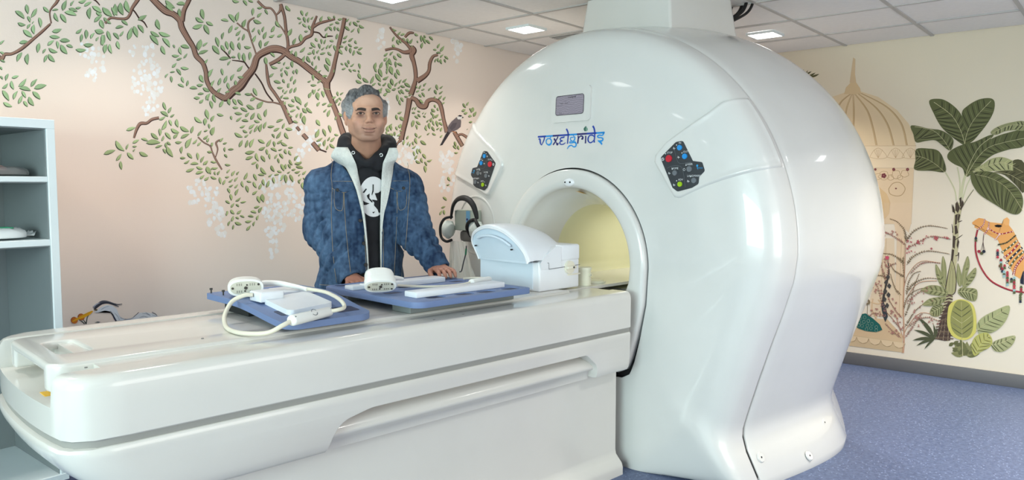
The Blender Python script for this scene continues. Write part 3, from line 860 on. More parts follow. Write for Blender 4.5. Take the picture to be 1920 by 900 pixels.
# spine coil: flat blue board on grey feet
c0 = (-.95, -.02)
sp_ = sthing('spine_coil', 'flat slotted blue coil board on grey feet with two white rails', 'imaging coil', *c0, .8785)
def R_(l, w): return (l-c0[0], w-c0[1])
bd1 = prism('base_board', [R_(*p) for p in round_poly([(-1.25, -.365), (-1.25, .29), (-.665, .29), (-.655, -.365)], [.05, .05, .03, .03], 6)], .0335, .0565, BLUE1, sp_)
SL = [(-1.165, .25), (-1.01, .02), (-1.15, -.077), (-1.105, -.29), (-.97, -.30), (-.865, -.31), (-.735, -.315), (-.735, .02), (-1.01, .20), (-.87, .20), (-1.02, -.12), (-.88, -.12)]
cuts = []
for l, w in SL:
    x, y = R_(l, w)
    P = round_poly([(x-.04, y-.012), (x-.026, y-.027), (x+.026, y-.027), (x+.04, y-.012), (x+.04, y+.012), (x+.026, y+.027), (x-.026, y+.027), (x-.04, y+.012)], .006, 2)
    cuts.append(prism('cut', P, .0515, .2, None, None, smooth=False))
boolean(bd1, cuts, bevel=.003, seg=2, angle=40)
bd1['label'] = 'blue board with lozenge shaped recesses'
for l, w in SL:
    x, y = R_(l, w); prism('recess_pad', [(x-.036, y-.013), (x-.024, y-.024), (x+.024, y-.024), (x+.036, y-.013), (x+.036, y+.013), (x+.024, y+.024), (x-.024, y+.024), (x-.036, y+.013)], .0510, .0530, BLUE2, sp_, smooth=False)
for w0, w1 in ((-.265, -.150), (.16, .285)):
    bx('foot', *[a-c0[0] for a in (-1.205, -.665)], w0-c0[1], w1-c0[1], 0, .0335, FEET, sp_, .002, 1)
for w0, w1, l1 in ((-.272, -.196, -.725), (.035, .112, -.79)):
    bx('rail', -1.18-c0[0], l1-c0[0], w0-c0[1], w1-c0[1], .0565, .078, PADW, sp_, .003, 2)
bx('small_pad', -1.235-c0[0], -1.11-c0[0], .075-c0[1], .135-c0[1], .0565, .0735, PADW, sp_, .003, 2)

def connector(name, label, l, w, z, yaw, tilt, parent=None, s=1.0, pins=True):
    """large oval multi pin plug; local -y is the open face"""
    t = sthing(name, label, 'connector', l, w, z)
    M = Matrix.Rotation(yaw, 4, 'Z') @ Matrix.Rotation(tilt, 4, 'X')
    def oval(a, b, n=28, p=2.6):
        P = []
        for k in range(n):
            th = 2*PI*k/n; c_, s_ = math.cos(th), math.sin(th)
            P.append((a*math.copysign(abs(c_)**(2/p), c_), b*math.copysign(abs(s_)**(2/p), s_)))
        return P
    secs = []
    for y, g in ((-.036, .93), (-.0355, .985), (-.032, 1.0), (-.004, 1.0), (0, .97), (.004, .955), (.030, .93), (.044, .86), (.052, .70), (.055, .4)):
        secs.append([M @ Vector((x*g*s, y*s, zz*g*s+.034*s)) for x, zz in oval(.062, .032)])
    bm = bmesh.new(); n = 28; V = [[bm.verts.new(p) for p in S] for S in secs]
    for i in range(len(V)-1):
        for k in range(n): bm.faces.new((V[i][k], V[i][(k+1) % n], V[i+1][(k+1) % n], V[i+1][k]))
    bm.faces.new(V[0]); bm.faces.new(V[-1][::-1])
    bm_obj('shell', bm, CONW, t, True, 60)
    f = prism('socket_face', oval(.054*s, .0255*s), -.0, .0, CONI, t) if False else None
    bm = bmesh.new(); vs_ = [bm.verts.new(M @ Vector((x*s, -.0366*s, zz*s+.034*s))) for x, zz in oval(.053, .0245)]; bm.faces.new(vs_)
    fc = bm_obj('socket_face', bm, CONI, t, False)
    bm = bmesh.new()
    for r_, zz in ((0, .015), (1, .0105), (2, -.0105), (3, -.015)):
        for k in range(-4, 5):
            x = k*.0075
            if abs(k) < 2: continue
            p = M @ Vector((x*s, -.0366*s, (.034+zz)*s)); q = M @ Vector((x*s, -.0385*s, (.034+zz)*s))
            cyl_bm(bm, p, q, .0014*s, n=6)
    for x, zz, r_ in ((0, 0, .006), (.004, .011, .003), (-.003, -.011, .003), (.044, .012, .0042), (-.045, 0, .0042), (.044, -.013, .0036)):
        cyl_bm(bm, M @ Vector((x*s, -.0366*s, (.034+zz)*s)), M @ Vector((x*s, -.0392*s, (.034+zz)*s)), r_*s, n=12)
    bm_obj('contact_pins', bm, PIN, t)
    return t, M
# plug lying on the spine coil and its cable to a small module
con1, M1 = connector('cable_plug', 'white oval multi pin plug lying on the left end of the flat blue coil board', -1.200, -.060, .961, -.50, .62, s=.98)
tube('cable_boot', catmull([(.05, .012, .028), (.085, .010, .026), (.12, .008, .020)], 6), .012, CONW, con1, 12, radii=[.013-.0006*i for i in range(13)])
bx('latch', -.012, .012, -.008, .016, .058, .070, CONW, con1, .003)
V, F = text_mesh('C 2', .017); mesh('plug_marking', [(x*.88+.0, -.010+y*.6, .0612+y*.12) for x, y, _ in V], F, mat('marking_dark_blue', srgb(52, 60, 96), .5), con1, False)
cb = []
cw = sthing('coil_cable', 'thin ivory cable crossing the flat blue coil board to a small white module', 'cable', -1.0, -.03, .93)
def cR(P, o): return [(l-o[0], w-o[1], z-o[2]) for l, w, z in P]
tube('cable_lead', catmull(cR([(-1.085, -.02, .951), (-1.03, -.045, .945), (-.97, -.085, .942), (-.90, -.12, .942), (-.84, -.145, .946), (-.80, -.150, .952)], (-1.0, -.03, .93)), 8), .0052, CABLE, cw, 10)
capsule('module', *cR([(-.81, -.155, .951), (-.665, -.115, .951)], (-1.0, -.03, .93)), .017, .014, CONW, cw, 24, .8)
tube('cable_tail', catmull(cR([(-.67, -.115, .950), (-.64, -.085, .946), (-.635, -.03, .944), (-.66, .005, .943), (-.70, .018, .943)], (-1.0, -.03, .93)), 8), .0048, CABLE, cw, 10)

# curved coil: blue board that bends down towards the near side
f0 = (-1.55, 0.02)
fc_ = sthing('curved_coil', 'smaller curved blue coil board with white pads near the table foot', 'imaging coil', *f0, .8785)
def zf(w):
    t = min(1, max(0, (.12-w)/.44)); return .046-.036*t*t*(3-2*t)*1.0
def curved_board(name, P, h0, h1, m, parent, NB=26):
    """outline in (l,w), draped over zf; grid fill by strips in w"""
    bm = bmesh.new(); V0 = [bm.verts.new((l-f0[0], w-f0[1], 0)) for l, w in P]
    f = bm.faces.new(V0)
    ws = [p[1] for p in P]
    for k in range(1, NB):
        wv_ = min(ws)+(max(ws)-min(ws))*k/NB
        bmesh.ops.bisect_plane(bm, geom=bm.verts[:]+bm.edges[:]+bm.faces[:], plane_co=(0, wv_-f0[1], 0), plane_no=(0, 1, 0))
    top = list(bm.faces)
    r = bmesh.ops.extrude_face_region(bm, geom=top)
    up = [v for v in r['geom'] if isinstance(v, bmesh.types.BMVert)]; ups = set(up)
    for v in bm.verts: v.co.z = zf(v.co.y+f0[1])+(h1 if v in ups else h0)
    return bm_obj(name, bm, m, parent, True, 40)
cv = curved_board('base_board', round_poly([(-1.715, -.305), (-1.715, .345), (-1.335, .345), (-1.335, .10), (-1.385, -.305)], [.05, .02, .03, .05, .07], 6), -.0, .0215, BLUE1, fc_)
bx('foot', -1.66-f0[0], -1.40-f0[0], .10-f0[1], .30-f0[1], 0, .0465, mat('foot_black_foam', srgb(34, 36, 36), .8), fc_, .002, 1)
for P in ([(-1.50, .11), (-1.50, .17), (-1.40, .17), (-1.40, .11)], [(-1.49, -.235), (-1.49, -.165), (-1.40, -.165), (-1.40, -.235)], [(-1.675, -.185), (-1.675, -.12), (-1.60, -.12), (-1.60, -.185)]):
    curved_board('slot_recess', round_poly(P, .01, 3), .021, .0222, BLUE2, fc_, 4)
curved_board('white_pad', round_poly([(-1.655, -.20), (-1.655, -.01), (-1.465, .03), (-1.465, -.16)], .02, 5), .0215, .040, PADW, fc_, 10)
bx('cable_box', -1.675-f0[0], -1.585-f0[0], -.03-f0[1], .055-f0[1], .066, .102, PADW, fc_, .005)
bx('long_pad', -1.535-f0[0], -1.40-f0[0], .06-f0[1], .20-f0[1], .0665, .083, PADW, fc_, .006)
for l, w in ((-1.700, .325), (-1.690, .24), (-1.66, .22)):
    bm = bmesh.new(); cyl_bm(bm, (l-f0[0], w-f0[1], .066), (l-f0[0], w-f0[1], .082), .003, n=8); cyl_bm(bm, (l-f0[0], w-f0[1], .080), (l-f0[0], w-f0[1], .087), .0055, n=10)
    bm_obj('stud', bm, PIN, fc_)
# big plug resting on the curved coil
con2, M2 = connector('cable_plug', 'large white oval plug showing its pins, standing on the curved blue coil board', -1.645, .150, .9515, -.40, .08)
bx('plug_base', -.035, .045, -.015, .035, -.0015, .012, mat('plug_base_grey', srgb(150, 154, 152), .6), con2, .002, 1)
o2 = (-1.55, -.05, .93)
lw = sthing('coil_cable', 'thick ivory cable looping over the curved blue coil board', 'cable', *o2)
tube('cable_boot', catmull(cR([(-1.574, .176, .982), (-1.555, .165, .986), (-1.52, .13, .985), (-1.485, .07, .975), (-1.468, .015, .968)], o2), 6), .011, CONW, lw, 12, radii=[.0125-.00018*i for i in range(25)])
tube('cable_lead', catmull(cR([(-1.475, .04, .971), (-1.455, -.02, .968), (-1.455, -.10, .967), (-1.475, -.20, .962), (-1.488, -.26, .952), (-1.502, -.292, .940), (-1.53, -.300, .936), (-1.56, -.285, .931)], o2), 8), .0068, CABLE, lw, 12)
capsule('module', *cR([(-1.725, -.335, .927), (-1.545, -.275, .930)], o2), .021, .019, CONW, lw, 28, .85)
tube('cable_loop', catmull(cR([(-1.715, -.33, .927), (-1.75, -.335, .916), (-1.79, -.31, .894), (-1.83, -.24, .888), (-1.835, -.15, .886), (-1.815, -.06, .890), (-1.785, .01, .912), (-1.745, .04, .950), (-1.705, .03, .968), (-1.679, .02, .968)], o2), 8), .0074, CABLE, lw, 12)
pl = Vector(((-1.725-1.545)/2-o2[0], (-.335-.275)/2-o2[1], .9285-o2[2]))
dv = Vector((.18, .06, 0)).normalized(); nv = Vector((dv.y, -dv.x, 0))
bm = bmesh.new(); ndir = (nv*.72+Vector((0, 0, .62))).normalized(); up = ndir.cross(dv)
cc0 = pl+ndir*.0202
for a0, a1 in ((.4, 2.9), (3.6, 6.1)):
    prev = None
    for k in range(11):
        a = a0+(a1-a0)*k/10
        q = [bm.verts.new(cc0+dv*math.cos(a)*r_+up*math.sin(a)*r_+ndir*.0006) for r_ in (.0125, .0105)]
        if prev: bm.faces.new((prev[0], prev[1], q[1], q[0]))
        prev = q
bm_obj('module_marking', bm, mat('marking_dark', srgb(60, 70, 84), .5), lw, False)
for f_ in (.06, .94):
    c_ = Vector((-1.725-o2[0], -.335-o2[1], .9275-o2[2]))+dv*.18*f_*1.05+ndir*.018
    bm = bmesh.new(); cyl_bm(bm, c_, c_+ndir*.0012, .0034, n=8); bm_obj('screw', bm, SCREW, lw)

# head coil: arched hood on a boxy base
h0 = (-.36, -.03, .8785)
hc = sthing('head_coil', 'white arched head coil standing on the table in front of the bore', 'imaging coil', *h0)
HCW = mat('head_coil_white', srgb(238, 240, 244), .3, coat=.2)
HCB = mat('head_coil_pale_blue', srgb(216, 230, 242), .3, coat=.2)
def HP(l, w, z): return (l-h0[0], w-h0[1], z-h0[2])
low_ = prism('base_block', [HP(-.50, .13, 0)[:2], HP(-.44, -.20, 0)[:2], HP(-.17, -.20, 0)[:2], HP(-.17, .13, 0)[:2]], 0, .135, HCW, hc)
m_ = low_.modifiers.new('b', 'BEVEL'); m_.width = .008; m_.segments = 3; bpy.context.view_layer.update(); bake(low_)
low_.data.polygons.foreach_set('use_smooth', [True]*len(low_.data.polygons)); low_.data.set_sharp_from_angle(angle=.7)
# hood: arch outline in w,z swept along l, leaning forward at its foot-side lip
arch = [(.135, 1.010), (.150, 1.05), (.165, 1.095), (.150, 1.128), (.11, 1.152), (.05, 1.168), (-.02, 1.165), (-.085, 1.145), (-.145, 1.105), (-.185, 1.060), (-.20, 1.010)]
arch = [(v.x, v.y) for v in catmull([(a, b_, 0) for a, b_ in arch], 4)]
secs = []
lips = [(-.505, .0, .94), (-.512, .003, .975), (-.510, .006, .99), (-.50, .010, 1.0), (-.46, .012, 1.0), (-.40, .010, 1.0), (-.34, .002, .995), (-.30, -.010, .985), (-.27, -.020, .975), (-.235, -.050, .95), (-.20, -.085, .92), (-.175, -.108, .90)]
for l, dz, g in lips:
    S = []
    for w, z in arch:
        zz = 1.010+(z-1.010)*g*(1+dz*6 if dz < 0 else 1)+max(dz, 0)
        lean = -.055*max(0, (z-1.02)/.15)*(1 if l < -.45 else max(0, 1-(l+.45)/.15))
        S.append(HP(l+lean*(0.6), -.02+(w+.02)*g, zz))
    secs.append(S)
vs = []; fs = []; n = len(secs[0])
for S in secs: vs += S
for i in range(len(secs)-1):
    for k in range(n-1): fs.append((i*n+k, i*n+k+1, (i+1)*n+k+1, (i+1)*n+k))
hood = mesh('hood', vs, fs+[tuple((len(secs)-1)*n+k for k in range(n))], HCW, hc, True, 45)
# pale front window of the hood with a raised border
inner = []
fw = [HP(-.507-.033*max(0, (z-1.02)/.15), -.02+(w+.02)*.955, 1.010+(z-1.010)*.955) for w, z in arch]
bm = bmesh.new(); vv = [bm.verts.new(v) for v in fw]; bm.faces.new(vv)
bm_obj('front_window', bm, HCB, hc, False)['label'] = 'pale blue front face of the hood'
bd_ = [Vector(v)+Vector((-.004, 0, 0)) for v in fw]
tube('window_rim', bd_, .0045, HCW, hc, 8)
tube('window_lip', catmull([HP(-.545, .10, 1.112), HP(-.548, .06, 1.124), HP(-.548, .0, 1.126), HP(-.543, -.06, 1.112), HP(-.535, -.11, 1.085)], 6), .006, HCB, hc, 8)
for w, z in ((.125, 1.075), (-.115, 1.07)):
    bm = bmesh.new(); cyl_bm(bm, HP(-.528, w, z), HP(-.538, w, z), .0035, n=10); bm_obj('screw', bm, BLACK, hc)
o = prism('front_plate', [HP(-.506, .122, 0)[:2], HP(-.452, -.165, 0)[:2], HP(-.446, -.165, 0)[:2], HP(-.499, .122, 0)[:2]], .01, .142, HCB, hc)
# split line, side knob, rear block
up_ = prism('upper_block', [HP(-.30, -.202, 0)[:2], HP(-.165, -.202, 0)[:2], HP(-.165, .135, 0)[:2], HP(-.30, .135, 0)[:2]], .128, .203, HCW, hc)
m_ = up_.modifiers.new('b', 'BEVEL'); m_.width = .012; m_.segments = 4; bpy.context.view_layer.update(); bake(up_)
up_.data.polygons.foreach_set('use_smooth', [True]*len(up_.data.polygons)); up_.data.set_sharp_from_angle(angle=.7)
prism('side_cheek', [(-.435-h0[0], .100), (-.30-h0[0], .100), (-.30-h0[0], .196), (-.34-h0[0], .198), (-.405-h0[0], .160), (-.44-h0[0], .128)], -.203-h0[1], -.17-h0[1], HCW, hc, axis='y')
GAPM = mat('split_line_grey', srgb(120, 124, 130), .6)
tube('split_line', [HP(*p) for p in ((-.50, -.165, 1.018), (-.385, -.2045, 1.006), (-.384, -.2045, .978), (-.30, -.2045, .980), (-.17, -.2045, .984))], .0014, GAPM, hc, 6)
bm = bmesh.new(); cyl_bm(bm, HP(-.245, -.198, .977), HP(-.245, -.212, .977), .031, .030, 32); kn = bm_obj('side_knob', bm, IVORY, hc)
box('knob_grip', *[-.245-h0[0]-.030, -.245-h0[0]+.030], -.224-h0[1], -.210-h0[1], .977-h0[2]-.007, .977-h0[2]+.007, IVORY, kn, bevel=.003)
bm = bmesh.new(); cyl_bm(bm, HP(-.235, -.224, .977), HP(-.235, -.2255, .977), .005, n=10); bm_obj('knob_hole', bm, BLACK, kn)
box('side_step', *[a-h0[0] for a in (-.255, -.165)], -.2035-h0[1], -.195-h0[1], .06, .066, IVORY, hc, bevel=.001)
# holder cup and flat disc behind the head coil
cup = sthing('cup_holder', 'small ivory plastic cup standing behind the head coil', 'cup', -.075, -.15, .8725)
IVT = mat('ivory_translucent_plastic', srgb(232, 232, 210), .35)
bm = bmesh.new()
cyl_bm(bm, (0, 0, 0), (0, 0, .076), .033, .033, 28, cap=False); cyl_bm(bm, (0, 0, .076), (0, 0, .088), .037, .036, 28, cap=False); cyl_bm(bm, (0, 0, .088), (0, 0, .084), .036, .030, 28)
bm_obj('cup_body', bm, IVT, cup)
bm = bmesh.new(); cyl_bm(bm, (0, 0, .0), (0, 0, .004), .034, n=28); bm_obj('cup_base', bm, IVT, cup)
bm = bmesh.new(); cyl_bm(bm, (.004, -.033, .052), (.004, -.040, .052), .007, n=14); kk = bm_obj('cup_button', bm, IVT, cup)
bm = bmesh.new(); cyl_bm(bm, (.004, -.040, .052), (.004, -.0408, .052), .0025, n=8); bm_obj('button_dot', bm, BLACK, kk)
dsc = sthing('flat_disc', 'thin ivory plastic disc lying on the table at the bore mouth', 'disc', .05, -.11, .8725)
bm = bmesh.new(); cyl_bm(bm, (0, 0, 0), (0, 0, .007), .058, .056, 36); cyl_bm(bm, (0, 0, .007), (0, 0, .010), .048, .046, 36)
bm_obj('disc_plate', bm, IVT, dsc)

# headphones hanging on the scanner's hook
hp0 = (-.063, .735, 1.10)
hp = sthing('headphones', 'black over ear headphones with white covers hanging on the intercom box', 'headphones', hp0[0]-.012, hp0[1], hp0[2])
hp0 = (-.075, .735, 1.10)
def HQ(l, w, z): return (l-hp0[0], w-hp0[1], z-hp0[2])
band = catmull([HQ(-.085, .845, 1.165), HQ(-.09, .832, 1.20), HQ(-.095, .812, 1.243), HQ(-.098, .775, 1.275), HQ(-.10, .725, 1.287), HQ(-.10, .675, 1.278), HQ(-.10, .635, 1.248), HQ(-.10, .612, 1.205), HQ(-.10, .602, 1.17)], 8)
rr = [.008+.010*math.sin(PI*i/(len(band)-1))**.6 for i in range(len(band))]
BLKFOAM = mat('headband_black', srgb(22, 22, 24), .6)
tube('headband', band, .012, BLKFOAM, hp, 14, radii=rr, flat=(1.0, .62))
COVW = mat('earcup_cover_white', srgb(214, 222, 216), .8, bump=.5, bscale=60)
def earcup(name, l, w, z, rl, rw, rz_, m):
    bm = bmesh.new(); bmesh.ops.create_uvsphere(bm, u_segments=26, v_segments=16, radius=1)
    rs_ = random.Random(int(w*100))
    for v in bm.verts:
        k = 1+.05*math.sin(v.co.y*9+v.co.z*5)+.03*math.sin(v.co.z*17)
        v.co = Vector(HQ(l+v.co.x*rl*k, w+v.co.y*rw*k, z+v.co.z*rz_*k))
    return bm_obj(name, bm, m, hp)
earcup('ear_cover', -.10, .850, 1.105, .042, .034, .052, COVW); earcup('ear_cover', -.105, .600, 1.110, .042, .046, .050, COVW)
tube('ear_yoke', catmull([HQ(-.085, .83, 1.178), HQ(-.11, .872, 1.165), HQ(-.12, .898, 1.12), HQ(-.12, .892, 1.06), HQ(-.11, .86, 1.035), HQ(-.10, .82, 1.045)], 6), .008, BLKFOAM, hp, 10)
tube('ear_yoke', catmull([HQ(-.10, .655, 1.075), HQ(-.13, .652, 1.12), HQ(-.135, .63, 1.155), HQ(-.12, .60, 1.168), HQ(-.13, .57, 1.150), HQ(-.12, .548, 1.11)], 6), .010, BLKFOAM, hp, 10)

# clear plastic bag hanging below
BAG = mat('clear_bag_film', srgb(226, 226, 216), .25, alpha=.62, spec=.6)
bag = sthing('plastic_bag', 'crinkled clear plastic bag hanging below the headphones', 'bag', -.03, .78, .80)
vs = []; fs = []; NX, NZ = 40, 26
for j in range(NZ+1):
    t = j/NZ; z = 1.038-.25*t
    wl, wr = .885+.03*t, .725-.085*t
    for i in range(NX+1):
        u = i/NX; w = wl+(wr-wl)*u
        fold = .012*math.sin(u*23+t*2.2)+.008*math.sin(u*41+1.3-t*3)+.004*math.sin(u*70+t*9)
        vs.append((-.068-.02*math.sin(PI*u)+fold*(.3+.7*t)+.03, w-.78, z-.80))
for j in range(NZ):
    for i in range(NX): k = j*(NX+1)+i; fs.append((k, k+1, k+NX+2, k+NX+1))
bagm = mesh('bag_film', vs, fs, BAG, bag, True)
for v in bagm.data.vertices:
    if v.co.y+.78 > .86: v.co.x += (v.co.y+.78-.86)*.55
ln = sthing('headphone_lead', 'thin dark lead with a green sleeve hanging beside the plastic bag', 'cable', -.07, .70, .88)
tube('lead', catmull([(-.05, -.03, .14), (-.05, -.026, .10), (-.055, -.012, .05), (-.06, .0, 0), (-.065, .012, -.008)], 6), .0035, mat('lead_grey', srgb(70, 74, 80), .5), ln, 8)
tube('green_sleeve', [(-.05, -.0285, .125), (-.05, -.024, .09)], .0048, mat('sleeve_green', srgb(40, 120, 84), .5), ln, 8)
# ------------------------------------------------------------------ open shelf unit against the left wall
def SZ(z): return 1.35+(z-1.35)*.957
sx1, sy0, sy1 = 1.14, 3.30, 3.845
sh = thing('shelf_unit', 'pale grey open laminate shelf unit at the left edge beside the painted wall', 'shelf', (.55, 3.57, 0), 0)
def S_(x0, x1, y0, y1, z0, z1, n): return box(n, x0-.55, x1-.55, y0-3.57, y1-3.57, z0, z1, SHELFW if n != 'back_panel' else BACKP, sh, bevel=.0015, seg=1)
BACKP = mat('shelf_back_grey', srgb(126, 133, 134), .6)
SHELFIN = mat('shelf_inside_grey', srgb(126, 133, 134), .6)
zt = 1.612
S_(sx1-.03, sx1, sy0, sy1, .165, zt-.035, 'side_panel'); S_(-.05, -.02, sy0, sy1, .165, zt-.035, 'side_panel')
S_(-.05, sx1, sy0, sy1, zt-.035, zt, 'top_panel'); S_(-.05, sx1, sy0-.002, sy1, .165, .192, 'bottom_panel')
S_(-.02, sx1-.03, sy0+.004, sy1-.02, SZ(1.369), SZ(1.391), 'shelf_board'); S_(-.02, sx1-.03, sy0+.004, sy1-.02, SZ(1.107), SZ(1.133), 'shelf_board')
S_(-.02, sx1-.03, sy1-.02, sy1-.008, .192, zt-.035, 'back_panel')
S_(.0, sx1-.06, sy0+.09, sy1-.02, 0, .165, 'plinth')
# grey inner linings seen through the openings
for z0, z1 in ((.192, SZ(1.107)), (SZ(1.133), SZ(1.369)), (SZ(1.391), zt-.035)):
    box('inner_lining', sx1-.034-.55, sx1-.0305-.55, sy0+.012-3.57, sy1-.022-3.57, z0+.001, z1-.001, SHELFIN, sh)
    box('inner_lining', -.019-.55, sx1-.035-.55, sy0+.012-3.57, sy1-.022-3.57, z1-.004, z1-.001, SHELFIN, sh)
# clear bag with printed cloth on the upper shelf
zb = SZ(1.391)+.004
pk_ = thing('packet', 'flat clear packet with a pink patterned band on the upper shelf', 'packet', (.93, 3.45, zb), .1)
def blob(name, rx, ry, rz_, m, parent, off=(0, 0, 0), seed=0, amp=.12):
    bm = bmesh.new(); bmesh.ops.create_uvsphere(bm, u_segments=36, v_segments=18, radius=1); r_ = random.Random(seed)
    ph = [r_.uniform(0, 6) for _ in range(6)]
    for v in bm.verts:
        c = v.co.copy(); s_ = lambda q: math.copysign(abs(q)**.55, q)
        k = 1+amp*math.sin(c.x*7+ph[0])*math.sin(c.y*6+ph[1])+amp*.6*math.sin(c.x*15+c.y*11+ph[2])
        z_ = s_(c.z)*rz_*k if c.z > 0 else s_(c.z)*.25*rz_
        v.co = Vector((off[0]+s_(c.x)*rx, off[1]+s_(c.y)*ry, off[2]+z_+.25*rz_))
    return bm_obj(name, bm, m, parent, True, 80)
blob('film', .15, .10, .030, mat('clear_film_grey', srgb(170, 168, 166), .15, alpha=.5), pk_, seed=2)
blob('cloth', .10, .07, .022, mat('cloth_dark', srgb(104, 92, 90), .8, var=.5, vscale=30), pk_, seed=4)
mpk = mat('band_pink_pattern', srgb(206, 164, 156), .8, var=.5, vscale=70)
blob('patterned_band', .085, .035, .028, mpk, pk_, (-.01, -.03, .004), 5)
wp = thing('wipes_packet', 'white soft packet with green print on the middle shelf', 'packet', (.95, 3.42, SZ(1.133)+.005), .12)
blob('wrapper', .105, .075, .034, mat('wrapper_white', srgb(236, 238, 238), .4), wp, seed=8, amp=.10)
for sx in (-1, 1):
    bm = bmesh.new(); N = 12
    A_ = [bm.verts.new((sx*.098, -.055+.11*k/N, .012+.010*math.sin(k*1.7))) for k in range(N+1)]; B_ = [bm.verts.new((sx*.128, -.062+.124*k/N, .018+.012*math.sin(k*2.1+1))) for k in range(N+1)]
    for k in range(N): bm.faces.new((A_[k], A_[k+1], B_[k+1], B_[k]))
    bm_obj('crimped_end', bm, bpy.data.materials['wrapper_white'], wp)
GP = mat('green_print', srgb(60, 160, 120), .5)
bm = bmesh.new()
for x0, x1, y0, y1 in ((-.05, .05, -.052, -.047), (-.05, .05, -.012, -.007), (-.05, -.045, -.052, -.007), (.045, .05, -.052, -.007), (-.02, .02, -.040, -.022), (-.055, .055, .005, .016)):
    box_bm(bm, x0, x1, y0, y1, .040, .0452)
bm_obj('printed_label', bm, GP, wp, False)
# ------------------------------------------------------------------ the painted relief mural
# raised paint, 1 to 3 mm thick, lying on the two walls.  Outlines are given as seen from the
# survey point (0, 0, CAM_H) and carried onto the wall planes.
def survey_ray(x, y):
    r = (x-960.)/1413.; u = -(y-450.)/1413.
    c, s = math.cos(PITCH), math.sin(PITCH)
    f = c+u*s; up = -s+u*c
    return Vector((r*math.sin(YAW)+f*math.cos(YAW), -r*math.cos(YAW)+f*math.sin(YAW), up))
def on_left(x, y, h=0.0):
    d = survey_ray(x, y); t = R['y1']/d.y
    return Vector((d.x*t, R['y1']-h, CAM_H+d.z*t))
def on_right(x, y, h=0.0):
    d = survey_ray(x, y); t = R['x1']/d.x
    return Vector((R['x1']-h, d.y*t, CAM_H+d.z*t))
PAINT = vcol_mat('mural_paint', 0.7, .25)
class Paint:
    def __init__(s, on): s.v = []; s.f = []; s.c = []; s.on = on; s.k = 0
    def poly(s, P, col, h=.0012, h2=None, var=0.0):
        """filled outline, fan about its middle; h2 = height of the middle"""
        n = len(P); b = len(s.v); s.k += 1
        h += (s.k % 7)*.00003
        cx = sum(p[0] for p in P)/n; cy = sum(p[1] for p in P)/n
        k = 1+random.uniform(-var, var)
        col = tuple(lin(max(0, min(255, c*k))) for c in col)+(1,)
        for p in P: s.v.append(s.on(p[0], p[1], h)); s.c.append(col)
        s.v.append(s.on(cx, cy, h2 if h2 else h)); s.c.append(col)
        for i in range(n): s.f.append((b+i, b+(i+1) % n, b+n))
    def flat(s, P, col, h=.0012):
        b = len(s.v); s.k += 1; h += (s.k % 7)*.00003
        col = tuple(lin(c) for c in col)+(1,)
        for p in P: s.v.append(s.on(p[0], p[1], h)); s.c.append(col)
        s.f.append(tuple(range(b, b+len(P))))
    def stroke(s, pts, w, col, h=.0014, n=4, closed=False, h0=None):
        """ribbon with a raised middle; w a width or list of widths in survey pixels"""
        W = w if isinstance(w, (list, tuple)) else [w]*len(pts)
        P = catmull([(a, b_, ww) for (a, b_), ww in zip(pts, W)], n)
        col = tuple(lin(c) for c in col)+(1,)
        b = len(s.v); s.k += 1; h += (s.k % 7)*.00003
        N = len(P)
        for i, p in enumerate(P):
            t = P[min(i+1, N-1)]-P[max(i-1, 0)]
            l = math.hypot(t.x, t.y) or 1
            nx, ny = -t.y/l*p.z/2, t.x/l*p.z/2
            s.v.append(s.on(p.x-nx, p.y-ny, h0 if h0 is not None else h*.3)); s.v.append(s.on(p.x, p.y, h)); s.v.append(s.on(p.x+nx, p.y+ny, h0 if h0 is not None else h*.3))
            s.c += [col]*3
        for i in range(N-1):
            a = b+i*3
            s.f += [(a, a+1, a+4, a+3), (a+1, a+2, a+5, a+4)]
    def build(s, name, parent, label=None, stuff=False):
        o = mesh(name, s.v, s.f, PAINT, parent, False)
        set_vcol(o, s.c)
        if label: o['label'] = label
        if stuff: o['kind'] = 'stuff'
        return o
def leaf_shape(x1, y1, x2, y2, wr=.19, bend=None, n=5):
    L = math.hypot(x2-x1, y2-y1); ux, uy = (x2-x1)/L, (y2-y1)/L; vx, vy = -uy, ux
    bend = random.uniform(-.10, .10) if bend is None else bend
    up = []; dn = []
    for i in range(n+1):
        t = i/n
        w = L*wr*math.sin(PI*t**.85)**.9 if 0 < t < 1 else 0
        c = bend*L*math.sin(PI*t)
        x = x1+ux*L*t; y = y1+uy*L*t
        up.append((x+vx*(c+w), y+vy*(c+w)))
        if 0 < i < n: dn.append((x+vx*(c-w), y+vy*(c-w)))
    return up+dn[::-1]

